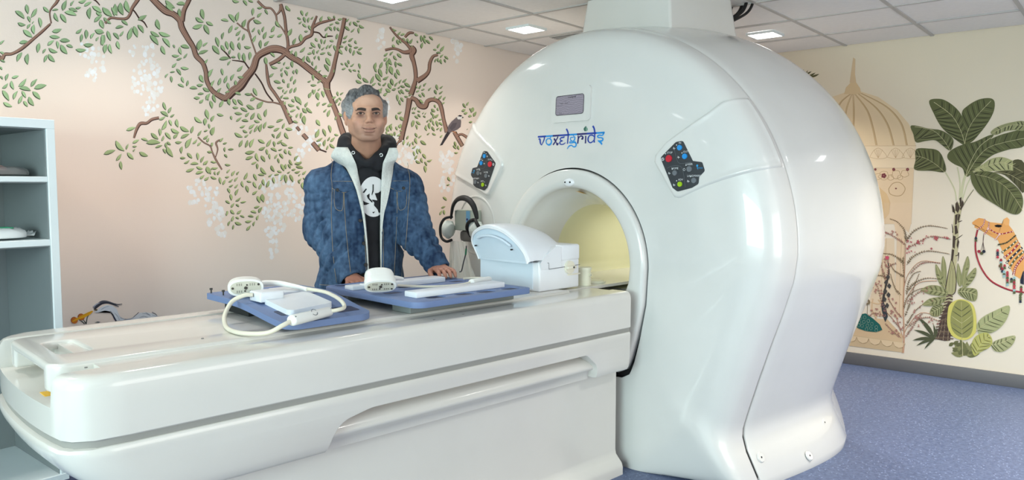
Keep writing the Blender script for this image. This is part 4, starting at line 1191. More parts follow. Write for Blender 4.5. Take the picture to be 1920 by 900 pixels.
LEAVES = [
 (0, 0, 4.5, 1, "128 90 208 158;222 35 238 118;310 68 262 148;150 190 218 210;232 135 255 188;285 178 272 200;258 200 230 242;328 145 345 232;285 205 290 288;195 250 275 315;163 360 240 352;0 375 38 340;0 435 42 465;0 500 45 525;0 560 20 590;187 440 145 520;235 450 235 545;330 360 318 445;385 410 362 450;395 460 372 525;408 455 465 522;410 405 488 440;402 382 458 340;418 305 508 315;440 265 522 245;505 340 592 345;478 345 490 410;512 375 570 455;560 378 617 400;365 55 418 105;440 85 495 80;460 105 495 182;510 115 560 192;545 100 648 130;580 70 655 98;530 88 560 0;598 50 625 5;638 65 685 62;662 15 730 0;710 50 775 15;760 60 758 160;778 50 860 108;795 185 860 125;845 165 875 240;640 280 692 240;690 285 682 355;725 248 728 328;765 325 800 275;800 252 880 275;815 345 830 310;862 290 868 385;705 375 790 375;638 415 730 420;885 375 885 450;865 60 900 120;880 150 900 180;70 620 50 680;100 655 160 640;0 640 25 670;20 745 68 700;95 680 118 755;157 730 222 660;262 730 315 665;288 745 395 718;163 740 262 765;20 760 78 850;115 838 150 765;155 875 190 800;185 765 220 825;275 770 342 838;243 815 288 892;28 862 105 900;200 850 235 900"),
 (180, 0, 4.5, 1, "130 60 182 130;0 100 50 130;15 160 52 125;55 65 138 140;155 135 160 30;205 20 232 128;250 0 290 112;65 145 130 200;38 165 65 238;215 170 270 213;0 250 68 275;165 235 235 225;200 305 232 258;270 335 302 228;318 218 352 315;352 208 402 278;45 380 70 290;95 258 125 345;145 275 195 332;0 345 22 310;70 448 92 370;115 370 135 452;178 345 200 415;355 168 430 128;512 160 540 250;460 262 538 308;530 270 628 302;455 295 528 380;560 318 625 400;552 385 585 460;650 375 665 405;705 395 722 460;715 385 790 405;640 465 705 470;680 505 727 490;740 490 770 448;642 568 680 530;625 608 668 605;715 568 785 580;678 578 718 635;585 655 610 620;630 640 640 695;722 645 742 698;690 708 745 735;765 725 775 675;790 740 858 748;850 715 900 712;880 630 900 690;825 825 880 825;860 795 900 785;875 870 900 840;585 0 668 68;588 42 650 100;680 30 760 38;700 70 718 152;885 75 900 150;840 145 900 185;815 235 895 205;865 425 882 330;862 455 900 425"),
 (360, 0, 4.5, 1, "85 75 100 162;32 145 100 188;5 235 92 210;120 182 180 215;102 205 145 290;75 330 50 420;92 390 135 358;55 450 138 425;105 535 132 497;140 650 178 580;65 632 100 695;40 715 95 715;160 735 190 675;92 738 150 772;0 745 45 745;50 790 102 790;15 825 68 825;70 870 95 835;120 845 155 785;155 850 170 900;180 790 200 865;245 165 310 180;308 118 360 190;378 180 395 98;430 232 455 160;310 278 340 210;362 248 395 228;370 300 412 255;268 270 255 332;200 310 225 395;172 382 232 458;245 378 280 435;285 345 305 418;330 345 355 425;390 340 400 310;425 340 440 282;395 355 408 420;230 498 320 490;302 550 325 510;330 480 370 485;440 390 500 400;315 460 325 415;395 440 402 505;435 445 448 525;488 435 485 505;380 600 428 552;248 575 262 635;222 718 240 655;272 700 295 635;330 680 358 622;385 645 455 660;300 695 315 755;215 785 248 740;365 675 375 730;280 780 335 775;360 780 415 800;235 900 260 845;305 830 322 885;345 830 375 885;385 840 432 890;430 0 465 48;475 0 518 20;340 0 400 15;515 65 512 130;550 65 600 60;552 145 590 108;518 165 588 195;615 75 642 122;505 270 530 230;560 245 575 295;595 270 608 220;605 330 628 265;650 310 698 292;668 270 695 215;508 360 540 295;578 335 582 410;612 388 650 345;708 170 745 230;720 310 765 285;790 45 828 92;805 305 840 240;855 375 875 320;445 790 508 800;518 740 550 808;495 845 540 825;548 895 600 855;460 885 490 900;660 445 700 482;615 480 630 550;665 555 725 575;655 650 692 618;720 525 752 530;690 680 752 700;718 735 768 740;750 600 765 570;775 550 785 520;790 565 825 575;760 610 762 650;780 590 808 640;765 665 785 700;832 685 848 640;810 700 820 740;860 710 875 665;845 510 850 570;878 430 882 490;825 465 850 425;855 590 862 625;880 580 888 625;775 790 805 760;828 785 845 740;862 775 878 735;768 825 820 832;770 750 768 780;865 810 900 860;845 835 865 862;812 880 862 895;770 890 790 855;750 830 768 800"),
 (540, 0, 4.5, 1, "0 70 20 95;108 85 128 132;78 145 112 165;152 135 168 98;130 140 148 190;92 200 118 182;122 198 158 230;175 145 172 190;192 162 212 138;172 212 195 255;138 262 170 265;278 190 292 132;335 138 372 168;385 130 400 155;420 160 460 158;350 210 385 200;398 185 435 200;312 260 340 222;345 222 372 260;392 220 395 260;415 230 435 262;480 220 522 258;525 215 532 178;548 182 590 222;598 208 645 235;530 270 562 240;595 230 600 282;485 180 515 158;580 175 608 180;0 300 32 240;42 375 68 320;105 285 118 365;100 440 145 395;20 465 38 422;65 430 72 485;0 575 15 560;125 540 142 468;160 470 192 528;230 318 252 350;278 325 285 372;192 355 235 400;255 365 272 412;305 372 318 330;178 400 212 402;165 455 205 450;218 412 222 462;245 450 262 420;270 455 318 445;282 420 308 398;322 412 340 375;348 405 372 372;335 435 370 468;352 340 388 350;225 500 235 468;255 470 268 510;320 485 358 555;305 540 345 605;375 625 388 570;205 515 212 555;225 595 240 548;242 615 280 590;282 650 335 640;248 700 290 675;207 625 215 680;165 690 195 680;190 715 242 718;300 745 350 755;180 825 200 772;212 795 230 750;252 765 272 748;245 775 255 840;285 765 302 820;335 885 395 880;245 895 270 860;288 880 328 870;0 880 55 890;65 815 112 880;30 835 55 862;148 895 165 865;45 615 50 590;70 580 78 625;25 680 35 640;0 740 12 700;48 710 60 668;15 785 35 740;50 780 70 735;320 320 330 275;408 330 415 282;465 325 502 298;460 358 498 345;510 350 550 320;565 338 582 370;492 385 498 430;508 368 542 395;525 400 530 450;555 400 595 398;592 420 632 402;548 468 558 420;580 430 625 460;430 385 470 398;385 380 405 435;425 410 462 458;445 530 468 548;480 525 508 568;505 505 518 540;525 560 558 535;455 585 490 575;512 580 538 610;545 588 578 602;595 532 610 580;590 590 605 612;592 615 618 668;572 675 625 700;630 655 682 695;695 705 722 638;730 585 742 525;775 575 795 520;765 575 795 650;738 620 785 690;735 572 750 610;708 725 745 700;760 695 785 722;800 668 848 645;798 722 830 705;762 750 790 785;805 805 835 785;845 700 870 750;825 750 868 772;835 600 848 560;858 565 885 630;868 660 890 720;835 510 845 570;850 490 878 548;810 515 838 485;808 470 842 450;860 455 888 435;878 380 900 400;885 345 898 305;880 240 900 265;880 760 900 740;368 830 405 820;415 770 425 810;440 800 470 780;430 820 450 850;405 870 425 830;425 890 440 860"),
 (720, 40, 4.5, 1, "72 75 108 80;112 120 142 85;140 115 178 108;155 140 185 170;258 100 290 120;72 168 85 125;108 152 128 198;195 140 215 185;220 190 240 145;312 115 318 175;335 115 355 138;330 130 352 190;355 155 390 190;380 125 415 160;318 228 328 175;280 160 290 182;132 150 148 185;70 195 95 220;225 200 250 235;0 290 30 265;50 285 75 255;80 285 112 328;110 270 148 308;40 310 62 368;0 330 28 305;112 352 155 378;95 335 102 390;50 375 70 445;22 390 35 345;25 445 35 398;108 400 135 455;92 430 112 485;0 490 38 462;60 480 78 540;92 550 118 512;130 525 148 490;155 512 192 482;172 518 225 555;140 540 180 555;115 565 140 545;35 520 62 568;0 530 18 515;72 580 105 565;15 568 55 598;0 615 32 600;122 580 142 615;142 570 172 612;180 572 218 590;172 630 205 635;210 630 245 605;108 615 118 675;140 640 165 680;132 660 142 708;415 235 445 245;450 225 470 185;475 255 508 205;440 262 480 268;475 305 502 280;510 290 545 320;430 345 440 312;455 305 465 345;478 315 490 360;508 315 522 348;272 540 285 565;295 570 312 535;335 548 358 520;270 595 300 585;315 580 345 572;375 585 398 558;292 615 318 640;318 598 345 638;300 655 335 690;440 530 455 580;470 565 498 545;425 575 445 615;465 612 498 588;458 655 488 625;500 665 520 635;485 695 515 685;425 630 440 660;665 690 692 730;698 710 715 678;655 755 690 745;675 780 708 770;738 770 750 722;710 800 740 800;755 800 780 760;718 850 745 845;238 745 252 722;262 748 275 718;235 770 265 775;282 752 308 765;258 795 290 822;285 780 310 808;325 780 338 765;345 785 355 768;330 795 352 812;400 735 430 765;395 760 418 795;430 815 458 785;425 700 438 730;450 725 462 755;460 830 490 828;395 850 402 810;360 850 378 828;410 835 425 880;440 840 455 890;465 850 495 880;380 865 382 900;350 875 358 900;115 775 150 765;132 805 172 838;100 785 115 830;50 890 68 865;235 890 255 835;275 840 310 872;125 895 138 865"),
 (180, 180, 4.09, 0, "515 45 538 108;555 130 578 82;495 118 555 158;570 160 603 140;485 182 535 155;560 180 580 228;505 260 540 185;618 175 632 240;233 262 305 240;575 248 640 280;645 232 715 272;730 285 745 228;595 325 632 285;650 322 718 290;485 248 492 305;422 282 480 332;530 278 575 332;505 345 518 302;347 325 400 345;282 360 332 335;385 360 495 358;455 395 510 378;280 385 315 385;535 355 542 400;545 348 575 375;607 352 660 352;690 400 735 320;742 365 775 330;540 385 592 468;513 402 535 442;285 425 300 405;232 410 248 365;152 340 220 422;60 445 150 415;155 495 195 440;240 432 290 485;188 498 198 565;332 428 400 460;660 385 655 440;645 472 688 475;700 435 740 478;675 515 718 490;725 520 788 520;690 578 755 555;775 432 782 490;805 510 830 460;828 525 858 498;770 540 820 558;765 595 825 580;798 635 832 605;832 648 865 620;850 540 882 600;880 615 900 632;880 505 900 500;885 565 900 545;758 15 795 18;800 55 822 25;848 20 870 0;875 35 892 95;755 158 815 205;842 100 862 178;835 168 838 220;885 195 900 150;830 268 858 262;825 330 860 298;780 305 808 262;778 382 808 350;865 215 872 248;850 352 868 322;888 300 895 240;852 425 895 432;885 385 898 355"),
 (380, 180, 4.09, 0, "25 0 45 35;55 35 72 95;85 0 100 50;130 85 160 35;195 20 210 70;235 20 260 65;268 25 310 70;230 85 275 90;290 88 345 120;340 65 400 100;415 95 465 45;365 35 412 10;425 130 455 185;480 160 490 98;110 135 162 150;25 100 45 175;68 195 90 148;15 170 18 225;45 210 52 250;10 270 38 262;75 300 90 235;5 330 42 300;38 355 45 320;68 355 75 385;35 425 75 430;130 350 158 320;155 365 188 358;168 390 172 428;195 408 240 408;165 445 190 472;170 522 215 530;65 500 108 508;5 528 42 495;0 480 12 460;72 555 118 550;30 540 50 595;92 575 100 605;115 605 130 572;62 615 108 635;15 645 48 618;245 128 305 138;328 158 358 125;215 150 225 182;258 195 300 162;368 180 398 125;300 185 352 195;395 185 440 200;285 240 328 225;355 250 400 215;395 275 420 222;440 275 455 210;470 250 488 195;498 235 552 232;308 258 345 280;365 290 380 255;322 315 352 295;245 280 308 315;565 200 620 180;612 250 628 205;545 268 592 245;635 248 690 258;530 288 552 322;565 325 600 270;630 278 660 328;280 390 305 335;328 395 345 335;365 395 395 325;425 332 478 362;490 388 525 330;542 345 552 390;570 365 612 335;600 352 650 380;430 410 482 390;488 405 498 450;522 398 570 425;580 415 612 405;630 405 645 445;655 395 695 395;660 415 682 455;325 435 400 425;330 485 388 465;410 435 430 500;448 455 480 505;375 522 415 505;415 515 420 560;510 440 518 485;552 480 572 445;588 440 618 480;575 475 588 515;600 520 625 575;525 530 552 580;445 545 490 600;425 600 475 608;505 620 535 598;550 605 588 600;572 572 608 585;635 520 640 560;655 520 675 555;705 495 735 455;665 485 690 530;705 518 762 512;715 540 772 552;682 565 715 560;648 590 672 578;705 585 750 575;632 600 640 668;668 600 695 660;598 650 620 600;540 620 550 670;490 700 510 645;462 635 475 685;390 595 415 648;388 655 415 705;432 715 448 668;338 650 375 660;318 640 342 585;300 650 315 700;332 685 350 740;130 620 140 675;155 680 172 640;172 620 205 618;185 590 210 560;222 612 248 572;262 605 280 578;200 660 232 635;245 655 270 620;202 695 235 680;245 705 270 675;190 705 210 745;252 762 275 710;212 750 222 800;175 800 210 825;252 805 292 775;290 815 335 808;218 855 242 820;255 828 280 850;382 755 420 728;418 765 438 820;455 750 468 815;395 855 438 845;185 880 195 900;215 870 240 895;265 895 295 875;370 885 410 892;435 890 455 855;635 10 660 15;612 45 640 60;655 60 705 75;685 20 705 48;670 120 715 105;710 5 755 55;788 80 802 48;720 75 745 105;768 95 800 130;800 90 840 125;645 150 690 160;655 140 640 100;718 165 732 130;755 125 752 172;780 150 785 212;692 190 732 205;735 640 745 672;765 660 775 715;765 600 792 580;770 625 790 640;872 180 900 225;865 315 892 255;872 345 900 330;888 370 900 385;882 0 892 30;878 75 900 50;820 0 815 12"),
 (340, 330, 4.5, 0, "380 335 395 295;415 285 450 320;468 318 508 285;425 382 438 335;458 345 488 362;495 330 535 350;395 420 412 375;452 388 510 408;435 450 440 408;562 335 612 345;585 295 635 312;655 310 682 260;615 262 658 255;638 372 650 328;538 382 595 378;610 422 620 380;550 458 585 415;640 168 665 225;680 150 698 218"),
 (720, 200, 4.09, 1, "105 50 138 38;122 75 158 105;90 65 100 100;20 185 42 140;45 150 62 130;90 150 105 180;120 165 130 130;20 210 25 180;38 205 72 222;78 190 85 225;5 238 32 235;55 245 90 248;100 222 138 215;120 180 148 185;55 275 92 280;150 295 160 250;175 250 185 220;178 295 190 265;198 305 205 275;215 150 225 100;245 110 282 138;245 135 255 175;238 200 258 235;240 235 255 285;265 240 290 222;280 258 325 292;215 320 245 300;220 265 228 295;255 318 262 365;270 320 285 358;225 340 235 380;235 405 255 370;243 410 282 432;295 360 322 398;285 390 298 430;310 420 330 455;330 415 370 405;310 450 320 505;320 145 330 185;345 120 352 170;330 215 350 200;365 150 390 188;370 200 400 218;355 90 360 120;378 55 382 95;360 40 378 65;395 85 418 55;400 105 412 140;425 130 448 135;402 175 425 160;435 190 445 155;430 235 448 215;370 15 395 40;420 100 442 95;540 265 555 305;530 295 555 325;540 350 570 352;565 295 578 330;585 275 592 305;490 535 510 570;480 600 505 595;452 690 482 720;440 775 472 765;428 830 445 795;458 790 465 828;600 25 622 20;612 50 640 45;650 65 675 75;652 115 678 118;655 10 665 30;678 40 685 5;688 75 708 40;635 175 645 170"),
 (560, 160, 5.0, 1, "0 130 25 185;62 205 85 155;35 212 78 260;72 205 128 260;15 305 30 255;50 280 60 368;95 118 122 60;130 35 148 80;180 45 205 30;168 65 185 135;215 50 238 112;175 195 200 155;222 185 265 165;270 198 332 170;232 250 262 220;272 295 295 225;232 25 295 40;305 125 352 105;345 155 375 120;342 325 362 275;362 60 370 100;370 255 420 290;165 320 205 378;160 490 190 405;225 405 255 478;280 370 300 445;168 522 225 490;240 570 250 505;270 520 292 480;298 528 340 485;290 545 340 588;335 455 375 470;185 575 205 540;260 605 275 560;0 720 30 715;0 755 40 780;35 835 70 800;0 850 18 830;10 895 25 870;780 20 760 80;795 95 830 75;815 30 865 60;845 0 870 25;875 45 900 30;818 400 850 430;855 370 870 425;830 450 850 475;865 450 890 470;810 490 840 488;870 505 900 495;870 530 900 540;850 500 855 520"),
]
branches = Paint(on_left)
BR = [  # (points, widths)
 ([(-30,65),(0,109),(9,102),(22,101),(38,93),(52,82),(65,71),(78,60),(92,47),(95,45)], [7,7,6,5,6,6,5,5,4,2]),
 ([(96,44),(93,25),(97,15),(105,6),(112,-6)], [2,2,3,5,5]),
 ([(170,-4),(180,2),(187,10)], [2,2,1]),
 ([(197,44),(207,34),(222,35),(236,35),(243,28),(248,15),(258,0),(262,-8)], [4,4,4,5,5,6,7,7]),
 ([(248,17),(254,24),(262,36),(270,42),(276,52)], [2,2,2,2,1]),
 ([(280,-8),(300,12),(312,22),(325,27),(337,38),(341,52),(352,72),(362,88),(368,105),(380,118),(386,135),(388,152),(398,170),(412,180),(424,184),(436,172),(450,162),(462,145),(475,128),(482,108),(495,98),(512,92),(530,95),(548,108),(562,116),(580,130),(598,144),(612,155)], [10,12,12,11,11,11,10,9,9,8,8,8,8,10,12,15,16,15,13,12,13,14,13,11,11,11,11,11]),
 ([(341,40),(345,20),(352,5),(358,-8)], [10,8,8,8]),
 ([(612,155),(614,170),(622,190),(632,215),(640,240),(648,262)], [14,11,9,9,10,11]),
 ([(612,157),(622,140),(628,115),(636,80),(642,55),(646,34)], [10,9,7,7,7,7]),
 ([(482,108),(478,95),(472,78),(466,60),(456,53),(444,43)], [3,2,2,2,2,2]),
 ([(470,70),(465,52),(467,40),(477,33)], [3,3,3,2]),
 ([(469,132),(462,122),(456,116),(435,113)], [2,2,2,1]),
 ([(432,110),(424,100),(415,92)], [2,2,1]),
 ([(483,2),(496,14),(508,16),(517,28),(520,42),(530,55),(538,70)], [4,4,3,3,2,2,2]),
 ([(518,28),(525,20),(526,8)], [2,4,4]),
 ([(526,8),(533,30),(536,55),(540,85),(535,100),(522,112),(505,121)], [6,5,5,5,6,7,6]),
 ([(535,95),(545,88),(562,83),(572,72),(584,65),(586,50),(594,30)], [5,5,5,6,6,5,3]),
 ([(586,52),(598,44),(612,40),(628,36)], [5,5,4,3]),
 ([(588,60),(598,62),(606,70),(615,68),(624,68)], [2,2,2,2,1]),
 ([(499,120),(501,140),(505,160),(515,175),(525,190),(532,203),(540,220)], [3,5,5,5,5,6,8]),
 ([(478,138),(490,155),(500,175),(512,190)], [2,2,2,2]),
 ([(470,175),(480,184),(500,191),(512,192),(528,196)], [2,2,2,2,3]),
 ([(528,190),(537,212),(546,232)], [6,8,8]),
 ([(556,238),(562,245)], [5,5]), ([(568,252),(576,261)], [7,7]), ([(586,268),(598,282)], [8,8]), ([(598,280),(612,285)], [2,2]),
 ([(251,259),(256,243),(263,232),(275,231),(285,224),(298,221)], [3,5,6,5,5,5]),
 ([(371,257),(382,267),(394,274),(398,285),(405,300),(416,318)], [2,2,2,2,3,2]),
 ([(404,295),(408,280),(405,268),(412,262)], [1,2,3,2]),
 ([(731,51),(740,63),(750,73),(761,81),(770,92)], [3,3,4,5,5]),
 ([(759,70),(767,62),(776,62)], [4,5,3]),
 ([(722,94),(736,91),(746,93),(757,98),(768,97),(773,93)], [4,4,4,6,8,6]),
 ([(771,88),(776,95),(772,104),(776,118),(779,135),(779,150),(775,165),(770,178)], [8,10,9,7,7,7,9,10]),
 ([(782,152),(796,143),(804,133),(806,118),(812,106),(821,103)], [10,8,6,6,5,4]),
 ([(768,185),(765,205),(761,225),(756,245),(752,262)], [11,9,9,9,10]),
 ([(770,183),(780,188),(787,198),(797,200),(802,190),(812,187),(823,192),(828,205),(832,225),(838,248)], [7,8,9,9,8,7,7,7,6,8]),
 ([(852,248),(860,262),(867,274)], [7,7,7]), ([(858,254),(866,252),(876,258)], [4,4,5]),
 ([(752,262),(746,268),(741,276)], [6,3,3]),
]
for pts, w in BR:
    branches.stroke(pts, [a*1.02+.8 for a in w], (74, 52, 46), .0016, 6, h0=.0006)
    pts2 = [(a-.1*ww, b_-.08*ww) for (a, b_), ww in zip(pts, w)]
    if max(w) > 2.5:
        branches.stroke(pts2, [a*.78 for a in w], (166, 130, 114), .0024, 6, h0=.0015)
    if max(w) > 4.5:
        for off in (-.17, .2):
            P = []
            for i, ((a, b_), ww) in enumerate(zip(pts2, w)):
                j = min(i+1, len(pts2)-1); k = max(i-1, 0)
                tx, ty = pts2[j][0]-pts2[k][0], pts2[j][1]-pts2[k][1]; l = math.hypot(tx, ty)
                o_ = off+.08*math.sin(i*1.9)
                P.append((a-ty/l*ww*o_, b_+tx/l*ww*o_))
            branches.stroke(P, [max(.6, a*.09) for a in w], (92, 62, 52), .0027, 6)
branches.build('painted_branches', wall_left, 'winding brown painted branches with dark outlines')
leaves = Paint(on_left)
nleaf = 0
for ox, oy, s, kind, txt in LEAVES:
    for q in txt.split(';'):
        a = [float(v) for v in q.split()]
        x1, y1, x2, y2 = ox+a[0]/s, oy+a[1]/s, ox+a[2]/s, oy+a[3]/s
        if (x1+x2)/2 > 540 and (y1+y2)/2 < 6: continue
        L = math.hypot(x2-x1, y2-y1)
        st = random.getstate(); bend = random.uniform(-.10, .10); wr = random.uniform(.155, .205)
        if L < 9: wr *= 1.12
        d = 1.0
        leaves.poly(leaf_shape(x1-.8, y1+.9, x2-.8, y2+.9, wr*1.12, bend), (70, 82, 58), .0008)
        warm = min(1, max(0, ((x1+x2)/2-150)/500)); low = min(1, max(0, ((y1+y2)/2-150)/150))
        base = (158+14*low, 186+2*low-8*warm, 142-14*warm-6*low)
        leaves.poly(leaf_shape(x1, y1, x2, y2, wr*.92, bend), base, .0012, .0028, var=.08)
        nleaf += 1
leaves.build('painted_foliage', wall_left, 'small green painted leaves with dark shadow edges', True)
# pale wisteria blossoms
bl = Paint(on_left)
WIS = [(165,95,22,18,14),(180,120,20,22,16),(172,138,12,16,9),(268,95,28,14,16),(275,125,25,28,30),(262,160,18,22,20),(290,155,16,26,22),(285,190,12,20,14),(275,205,8,14,6),
 (372,352,22,14,22),(362,372,12,10,8),(398,372,16,24,30),(402,405,16,22,28),(415,430,10,12,10),(420,440,4,8,3),
 (520,350,34,22,40),(540,380,40,24,44),(515,400,22,20,24),(515,425,20,16,20),(512,445,12,14,12),(512,470,9,14,8),(556,400,12,14,10),
 (560,240,16,12,9),(585,258,20,14,10),(575,275,14,18,10),(562,285,8,16,6),(600,275,8,8,3),(548,240,6,8,3),
 (748,270,14,18,8),(770,285,18,16,16),(762,300,22,14,14),(835,300,14,24,26),(840,330,12,30,24),(828,350,5,14,6),(713,75,9,24,14),(856,85,10,12,12),(858,100,8,16,10),(722,190,12,14,5),(728,210,8,14,4),(742,262,8,12,4)]
rs = random.Random(3)
for cx, cy, rx, ry, n in WIS:
    for i in range(n):
        a = rs.uniform(0, 2*PI); q = math.sqrt(rs.random())
        x = cx+rx*q*math.cos(a); y = cy+ry*q*math.sin(a)
        r = rs.uniform(2.4, 4.6)
        m = 7; ph = rs.uniform(0, 6)
        P = [(x+r*(.8+.3*rs.random())*math.cos(ph+k*2*PI/m), y+1.2*r*(.8+.3*rs.random())*math.sin(ph+k*2*PI/m)) for k in range(m)]
        g = .5+.4*rs.random()
        col = tuple(b_*(1-g)+w_*g for b_, w_ in zip((230, 214, 196), (246, 247, 252)))
        bl.poly(P, col, .0003+.00001*i)
bl.build('painted_blossom', wall_left, 'pale whitish hanging blossom clusters', True)
# small grey bird on the branch
bd = Paint(on_left)
bd.poly([(826,270),(824,273),(829,272),(838,258),(846,246),(840,243),(833,256)], (62, 56, 60), .0032)
bd.poly([(838,246),(840,236),(846,228),(855,220),(862,220),(864,228),(863,238),(857,243),(848,247),(842,249)], (112, 102, 106), .0034, .0042)
bd.poly([(842,240),(848,231),(856,230),(853,239),(846,245)], (92, 84, 90), .0042)
bd.poly([(856,221),(858,217),(863,216),(868,220),(864,224),(858,224)], (232, 228, 224), .0040)
bd.poly([(857,218),(861,215.5),(866,217),(863,219)], (40, 38, 44), .0045)
bd.poly([(866,218.5),(869,220.5),(865,222)], (70, 62, 58), .0046)
bd.stroke([(846,246),(851,247),(855,250)], 2, (196, 130, 80), .0044)
bd.build('painted_bird', wall_left, 'small dark grey songbird with white cheek perched on a branch')
# heron with an orange bill behind the table
cr = Paint(on_left)
def c6(x, y): return (110+x/9.6, 550+y/9.6)
cr.poly([c6(*p) for p in [(700,300),(760,250),(860,210),(960,220),(1040,280),(1080,380),(1110,430),(1200,465),(1150,490),(1040,490),(990,400),(920,325),(820,310),(700,345),(640,345)]], (214, 222, 232), .0022)
cr.poly([c6(*p) for p in [(1190,465),(1290,450),(1380,400),(1450,350),(1560,340),(1680,360),(1780,405),(1790,430),(1500,470),(1200,500)]], (218, 223, 230), .0020)
cr.stroke([c6(*p) for p in [(640,290),(700,220),(780,165),(880,160),(980,195),(1080,240)]], [3,6,7,5,3,1], (64, 66, 78), .003)
cr.stroke([c6(*p) for p in [(760,160),(880,148),(980,180),(1060,200),(1140,190)]], [2,2,2,2,1], (86, 88, 98), .0032)
cr.stroke([c6(*p) for p in [(620,250),(680,200),(740,170)]], [3,3,2], (150, 155, 170), .003)
cr.stroke([c6(*p) for p in [(930,320),(980,390),(1010,450),(1040,495)]], [2,3,4,4], (58, 64, 84), .003)
cr.stroke([c6(*p) for p in [(1110,440),(1180,465),(1260,465),(1320,445),(1400,380),(1440,340)]], [1.2,1.6,1.6,1.4,1.2,1], (70, 78, 96), .003)
for a in ([(1000,350),(1050,400),(1090,480)], [(1500,360),(1580,370),(1650,400)], [(1560,340),(1600,365),(1640,390)], [(1680,335),(1740,370),(1770,400)], [(1450,440),(1520,410),(1600,430)], [(760,290),(830,250),(900,230)], [(1680,390),(1730,405),(1770,410)]):
    cr.stroke([c6(*p) for p in a], [.8,1.2,.8], (110, 118, 136), .003)
cr.poly([c6(*p) for p in [(430,385),(520,340),(600,310),(615,325),(560,380),(470,430),(380,460),(250,515),(235,500),(330,440)]], (226, 168, 34), .0034)
cr.stroke([c6(*p) for p in [(590,325),(500,365),(400,420),(260,505)]], [1.6,1,1,.8], (120, 80, 24), .0038)
for x, y in ((405,425),(280,485)):
    cr.poly([c6(x+62*math.cos(t), y+60*math.sin(t)) for t in np.linspace(0, 2*PI, 14)[:-1]], (196, 112, 42), .0028)
    cr.stroke([c6(x+58*math.cos(t), y+56*math.sin(t)) for t in (2.6, 3.4, 4.2, 5.0)], 1.6, (110, 46, 34), .0031)
for a in ([(440,470),(470,510),(490,550)], [(540,390),(510,450),(495,550)], [(370,480),(420,510),(465,550)]):
    cr.stroke([c6(*p) for p in a], [1,1.6,2.2], (72, 80, 78), .0022)
cr.poly([c6(*p) for p in [(640,525),(700,505),(750,515),(720,530)]], (96, 104, 106), .0022)
cr.poly([c6(*p) for p in [(640,290),(690,280),(690,310),(640,310)]], (96, 86, 60), .0036)
cr.build('painted_heron', wall_left, 'grey and white painted heron with an orange bill holding berries')
# ------------------------------------------------------------------ painted garden on the right wall
def cc(ox, oy, s, P): return [(ox+x/s, oy+y/s) for x, y in P]
def big_leaf(name, parent, outline, mid, col, dark, light, nveins=9, vein_dir=None, rib=(222, 214, 170), h=.002, split=.5):
    """one large painted leaf: outline polygon, midrib polyline and veins that run from the midrib to the edge"""
    p = Paint(on_right)
    O = [(v.x, v.y) for v in catmull([(x, y, 0) for x, y in outline], 4, True)]
    p.poly(O, col, h, h+.0006)
    M = [Vector((x, y, 0)) for x, y in mid]; M = catmull(M, 6)
    def inside(x, y):
        c = False; n = len(O)
        for i in range(n):
            x1, y1 = O[i]; x2, y2 = O[i-1]
            if (y1 > y) != (y2 > y) and x < (x2-x1)*(y-y1)/(y2-y1)+x1: c = not c
        return c
    N = len(M)
    for k in range(1, nveins*2):
        i = int(k*(N-2)/(nveins*2))+0
        m = M[i]; t = (M[i+1]-M[i]).normalized()
        for sgn in (-1, 1):
            nx, ny = -t.y*sgn, t.x*sgn
            dx, dy = t.x*.55+nx*.85, t.y*.55+ny*.85
            st = 1.0; x, y = m.x, m.y; pts = [(x, y)]
            while st < 120:
                bx = dx+t.x*st*.006; by = dy+t.y*st*.006
                x2, y2 = x+bx*2.2, y+by*2.2
                if not inside(x2, y2): break
                x, y = x2, y2; pts.append((x, y)); st += 2.2
            if len(pts) > 3:
                P = [pts[0], pts[len(pts)//3], pts[2*len(pts)//3], pts[-1]]
                c = dark if k % 2 else light
                w = 1.5 if k % 2 else .9
                p.stroke(P, [w*.6, w, w, .4], c, h+.0012, 3, h0=h+.0007)
    p.stroke([(m.x, m.y) for m in M[::4]]+[(M[-1].x, M[-1].y)], 1.3, rib, h+.0018, 2)
    o = p.build(name, parent)
    return o
OL, OLD, OLL = (98, 102, 66), (58, 58, 42), (136, 138, 96)
# --- palm: trunk is the part, leaves its sub-parts
A = lambda P: cc(1700, 170, 3.915, P)
B = lambda P: cc(1690, 380, 3.0, P)
pt = Paint(on_right)
trunk = B([(305,0),(345,0),(335,60),(322,150),(322,230),(312,330),(300,420),(290,520),(282,640),(275,770),(262,780),(235,775),(195,768),(225,640),(242,540),(262,440),(280,330),(290,230),(292,120),(300,60)])
pt.poly([trunk[i] for i in range(len(trunk))], (196, 188, 150), .0014)
# dark bark blocks and rings
for P in ([(305,5),(318,0),(330,30),(318,60),(306,40)], [(303,70),(318,62),(312,120),(302,125)], [(300,130),(312,128),(320,170),(302,180)], [(292,185),(306,190),(300,260),(290,250)], [(285,262),(298,265),(290,330),(280,320)], [(322,60),(332,70),(322,110),(316,95)], [(318,200),(326,220),(318,260),(312,240)]):
    pt.poly(B(P), (74, 62, 54), .0026)
for k in range(15):
    y = 520+k*17; w = 20+k*3.4; cx = 272-k*2.6
    pt.poly(B([(cx-w, y+6), (cx, y-3), (cx+w*.9, y+5), (cx+w*.8, y+11), (cx, y+5), (cx-w*.9, y+13)]), (84, 68, 60) if k % 2 else (112, 94, 80), .0026)
pt.poly(B([(225,640),(262,560),(278,560),(290,640),(275,775),(245,778),(195,768)]), (90, 74, 66), .0020)
for a in ([(232,660),(222,720),(205,765)], [(250,640),(244,700),(235,772)], [(268,640),(266,700),(262,775)]):
    pt.stroke(B(a), [1,2,2], (176, 160, 130), .003)
pt.poly(B([(280,320),(300,350),(308,440),(302,500),(285,518),(258,510),(252,480),(262,420)]), (172, 168, 124), .0030)
